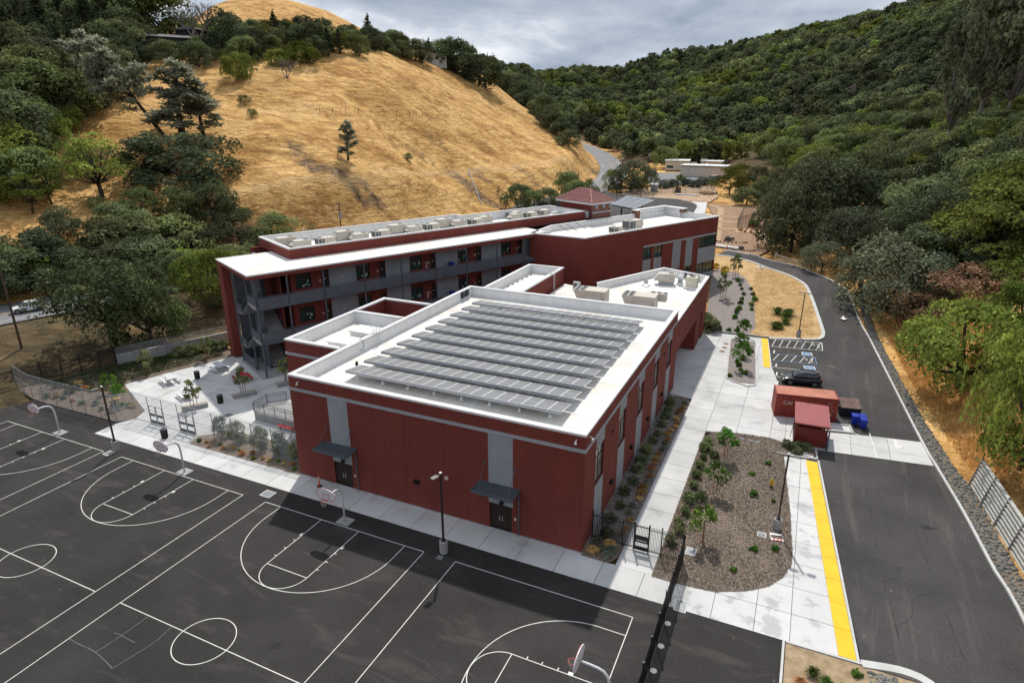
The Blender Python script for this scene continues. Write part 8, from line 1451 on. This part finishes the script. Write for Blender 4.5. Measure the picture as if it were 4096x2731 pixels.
for s in (.12, .88): p = Cq[0].lerp(Cq[1], s).lerp(Cq[3].lerp(Cq[2], s), .5); g0 = h1(p.x, p.y); MB().bar((p.x, p.y, g0), (p.x, p.y, p.z - .15), .4).build('column', dgrey, t)
MB().bar(Cq[0] + Vector((0, 0, -.25)), Cq[1] + Vector((0, 0, -.25)), .2, .3).build('edge_beam', dgrey, t)
for c_, lab in (((462, 1000, 800), 'thin area light in front of the carport'), ((878, 800, 568), 'tall area light right of the carport'), ((712, 772, 675), 'area light behind the carport'), ((392, 770, 505), 'area light beside the school road trees')):
    p = RT(*crop(c_[0], c_[1])); r = math.hypot(p.x - CAM.x, p.y - CAM.y); lamp(lab, p.x, p.y, (150, -30), p.z, AR(*crop(c_[0], c_[2]), r).z - p.z, False, 'north lot lights')
# garden bits
rk = M('garden_rock', (.13, .11, .105), .95, .4, 3.)
def rockring(lab, u, v, n, rx, ry, big):
    p = RT(u, v); m_ = MB(); t = thing('rock_ring', lab, 'rocks', p)
    for k in range(n): a = math.pi * (1.02 + .96 * k / n); q = MB(); rock(q, rx * math.cos(a), ry * math.sin(a) + .5 * ry, .1, random.uniform(.22, .36)); q.build('rock', rk, t)
    for k in range(big): q = MB(); rock(q, random.uniform(-1, 1), ry * .9 + random.uniform(-.5, .5), .25 + .2 * (k % 2), random.uniform(.45, .8)); q.build('rock', rk, t)
rockring('rock pile with curved stone edging in the brown garden', *crp2(400, 510), 14, 4.2, 1.6, 6); rockring('smaller stone edged circle beside the drive', *crp2(530, 592), 14, 2.8, 1.2, 2)
for k, q in enumerate(((508, 400), (525, 408), (532, 388), (562, 416), (580, 388), (620, 420), (630, 390), (680, 418), (690, 390), (722, 412))): p = RT(*crp2(*q)); tag(MB().tube([(p.x, p.y, p.z + .1), (p.x, p.y, p.z + .62)], [.34, .32], 10).build('log_stool', M('cut_wood', (.36, .20, .11), .9)), 'cut log stool on the sandy garden pad', 'stool', 'log stools on the garden pad')
p = RT(*crp2(655, 365)); t = thing('raised_planter', 'wooden raised bed with leafy greens in the fenced plot', 'planter', p); B('box', M('planter_wood', (.22, .10, .06), .9), t, -1.6, 1.6, -.8, .8, 0, .8); o = mk('greens', bush('young', 401, 1.3, .5, 900, .2), t, (0, 0, .75))
p = RT(*crp2(385, 592)); tag(MB().tube([(p.x, p.y, p.z), (p.x, p.y, p.z + 1.1)], [.1, .08], 8).build('marker_post', orange), 'short red marker post at the drive corner', 'post')
p = RT(*crp2(710, 765)); t = thing('post_sign', 'short grey post on a pale footing beside the drive', 'post', p); MB().bar((0, 0, 0), (0, 0, 2.2), .25, .12).build('post', trim, t); MB().cyl(0, 0, 0, .12, .7, .6, 12).build('footing', conc, t)
p = RT(*crop(1335, 742)); tag(MB().box(p.x - 4, p.x + 4, p.y - 1, p.y + 1, p.z + .05, p.z + .25).build('plank_stack', trim), 'flat pile of grey boards on the bare ground', 'boards')
p = RT(*crop(1620, 730)); m_ = MB(); [rock(m_, p.x + random.gauss(0, 1.5), p.y + random.gauss(0, 1.3), p.z + .3, random.uniform(.3, .6)) for _ in range(60)]; stuff(m_.build('dirt_pile', soil))
p = RT(300, 328); t = thing('fallen_logs', 'pale fallen logs below the leaning pine', 'logs', p)
for k in range(5): MB().tube([(-2.6 + .5 * k, .4 * k - 1, .3 + .1 * k), (2.4 + .3 * k, .6 * k - 1.2, .35 + .05 * k)], [.16, .1], 6).build('log', barkg, t)
for i, (a, b) in enumerate((((1028, 480), (1140, 475)), ((735, 258), (1000, 268)))): 
    for k in range(9): u = a[0] + (b[0] - a[0]) * k / 9; v = a[1] + (b[1] - a[1]) * k / 9; q = RT(u, v); tag(MB().bar((q.x, q.y, q.z - .2), (q.x, q.y, q.z + 1.5), .1).build('fence_stake', wood), 'thin weathered fence stake on the golden slope', 'post', 'fence stakes on the golden slope') if q and i == 1 else None
a, b = RT(1075, 392), RT(1105, 470)
if a and b: tag(MB().tube([a + Vector((0, 0, .3)), a.lerp(b, .5) + Vector((0, 0, .6)), b + Vector((0, 0, .3))], .14, 6).build('drain_pipe', trim), 'grey drain pipe running down the bare slope', 'pipe')

# things that look alike are told apart by their order across the view
ORDW = 'first second third fourth fifth sixth seventh eighth ninth tenth eleventh twelfth thirteenth fourteenth fifteenth sixteenth seventeenth eighteenth nineteenth twentieth'.split() + ['twenty ' + w for w in 'first second third fourth fifth sixth seventh eighth ninth'.split()] + ['thirtieth']
same = {}
for o in bpy.data.objects:
    if o.parent is None and 'label' in o: same.setdefault(o['label'], []).append(o)
for lab, L_ in same.items():
    if 1 < len(L_) <= 30 and len(lab.split()) <= 12:
        key = lambda o: (lambda c: c.x / -c.z)(CI @ (o.location if o.type == 'EMPTY' or o.location.length > .1 else Vector(o.bound_box[0])))
        for k, o in enumerate(sorted(L_, key=key)): o['label'] = lab + ', ' + ORDW[k] + ' from left'
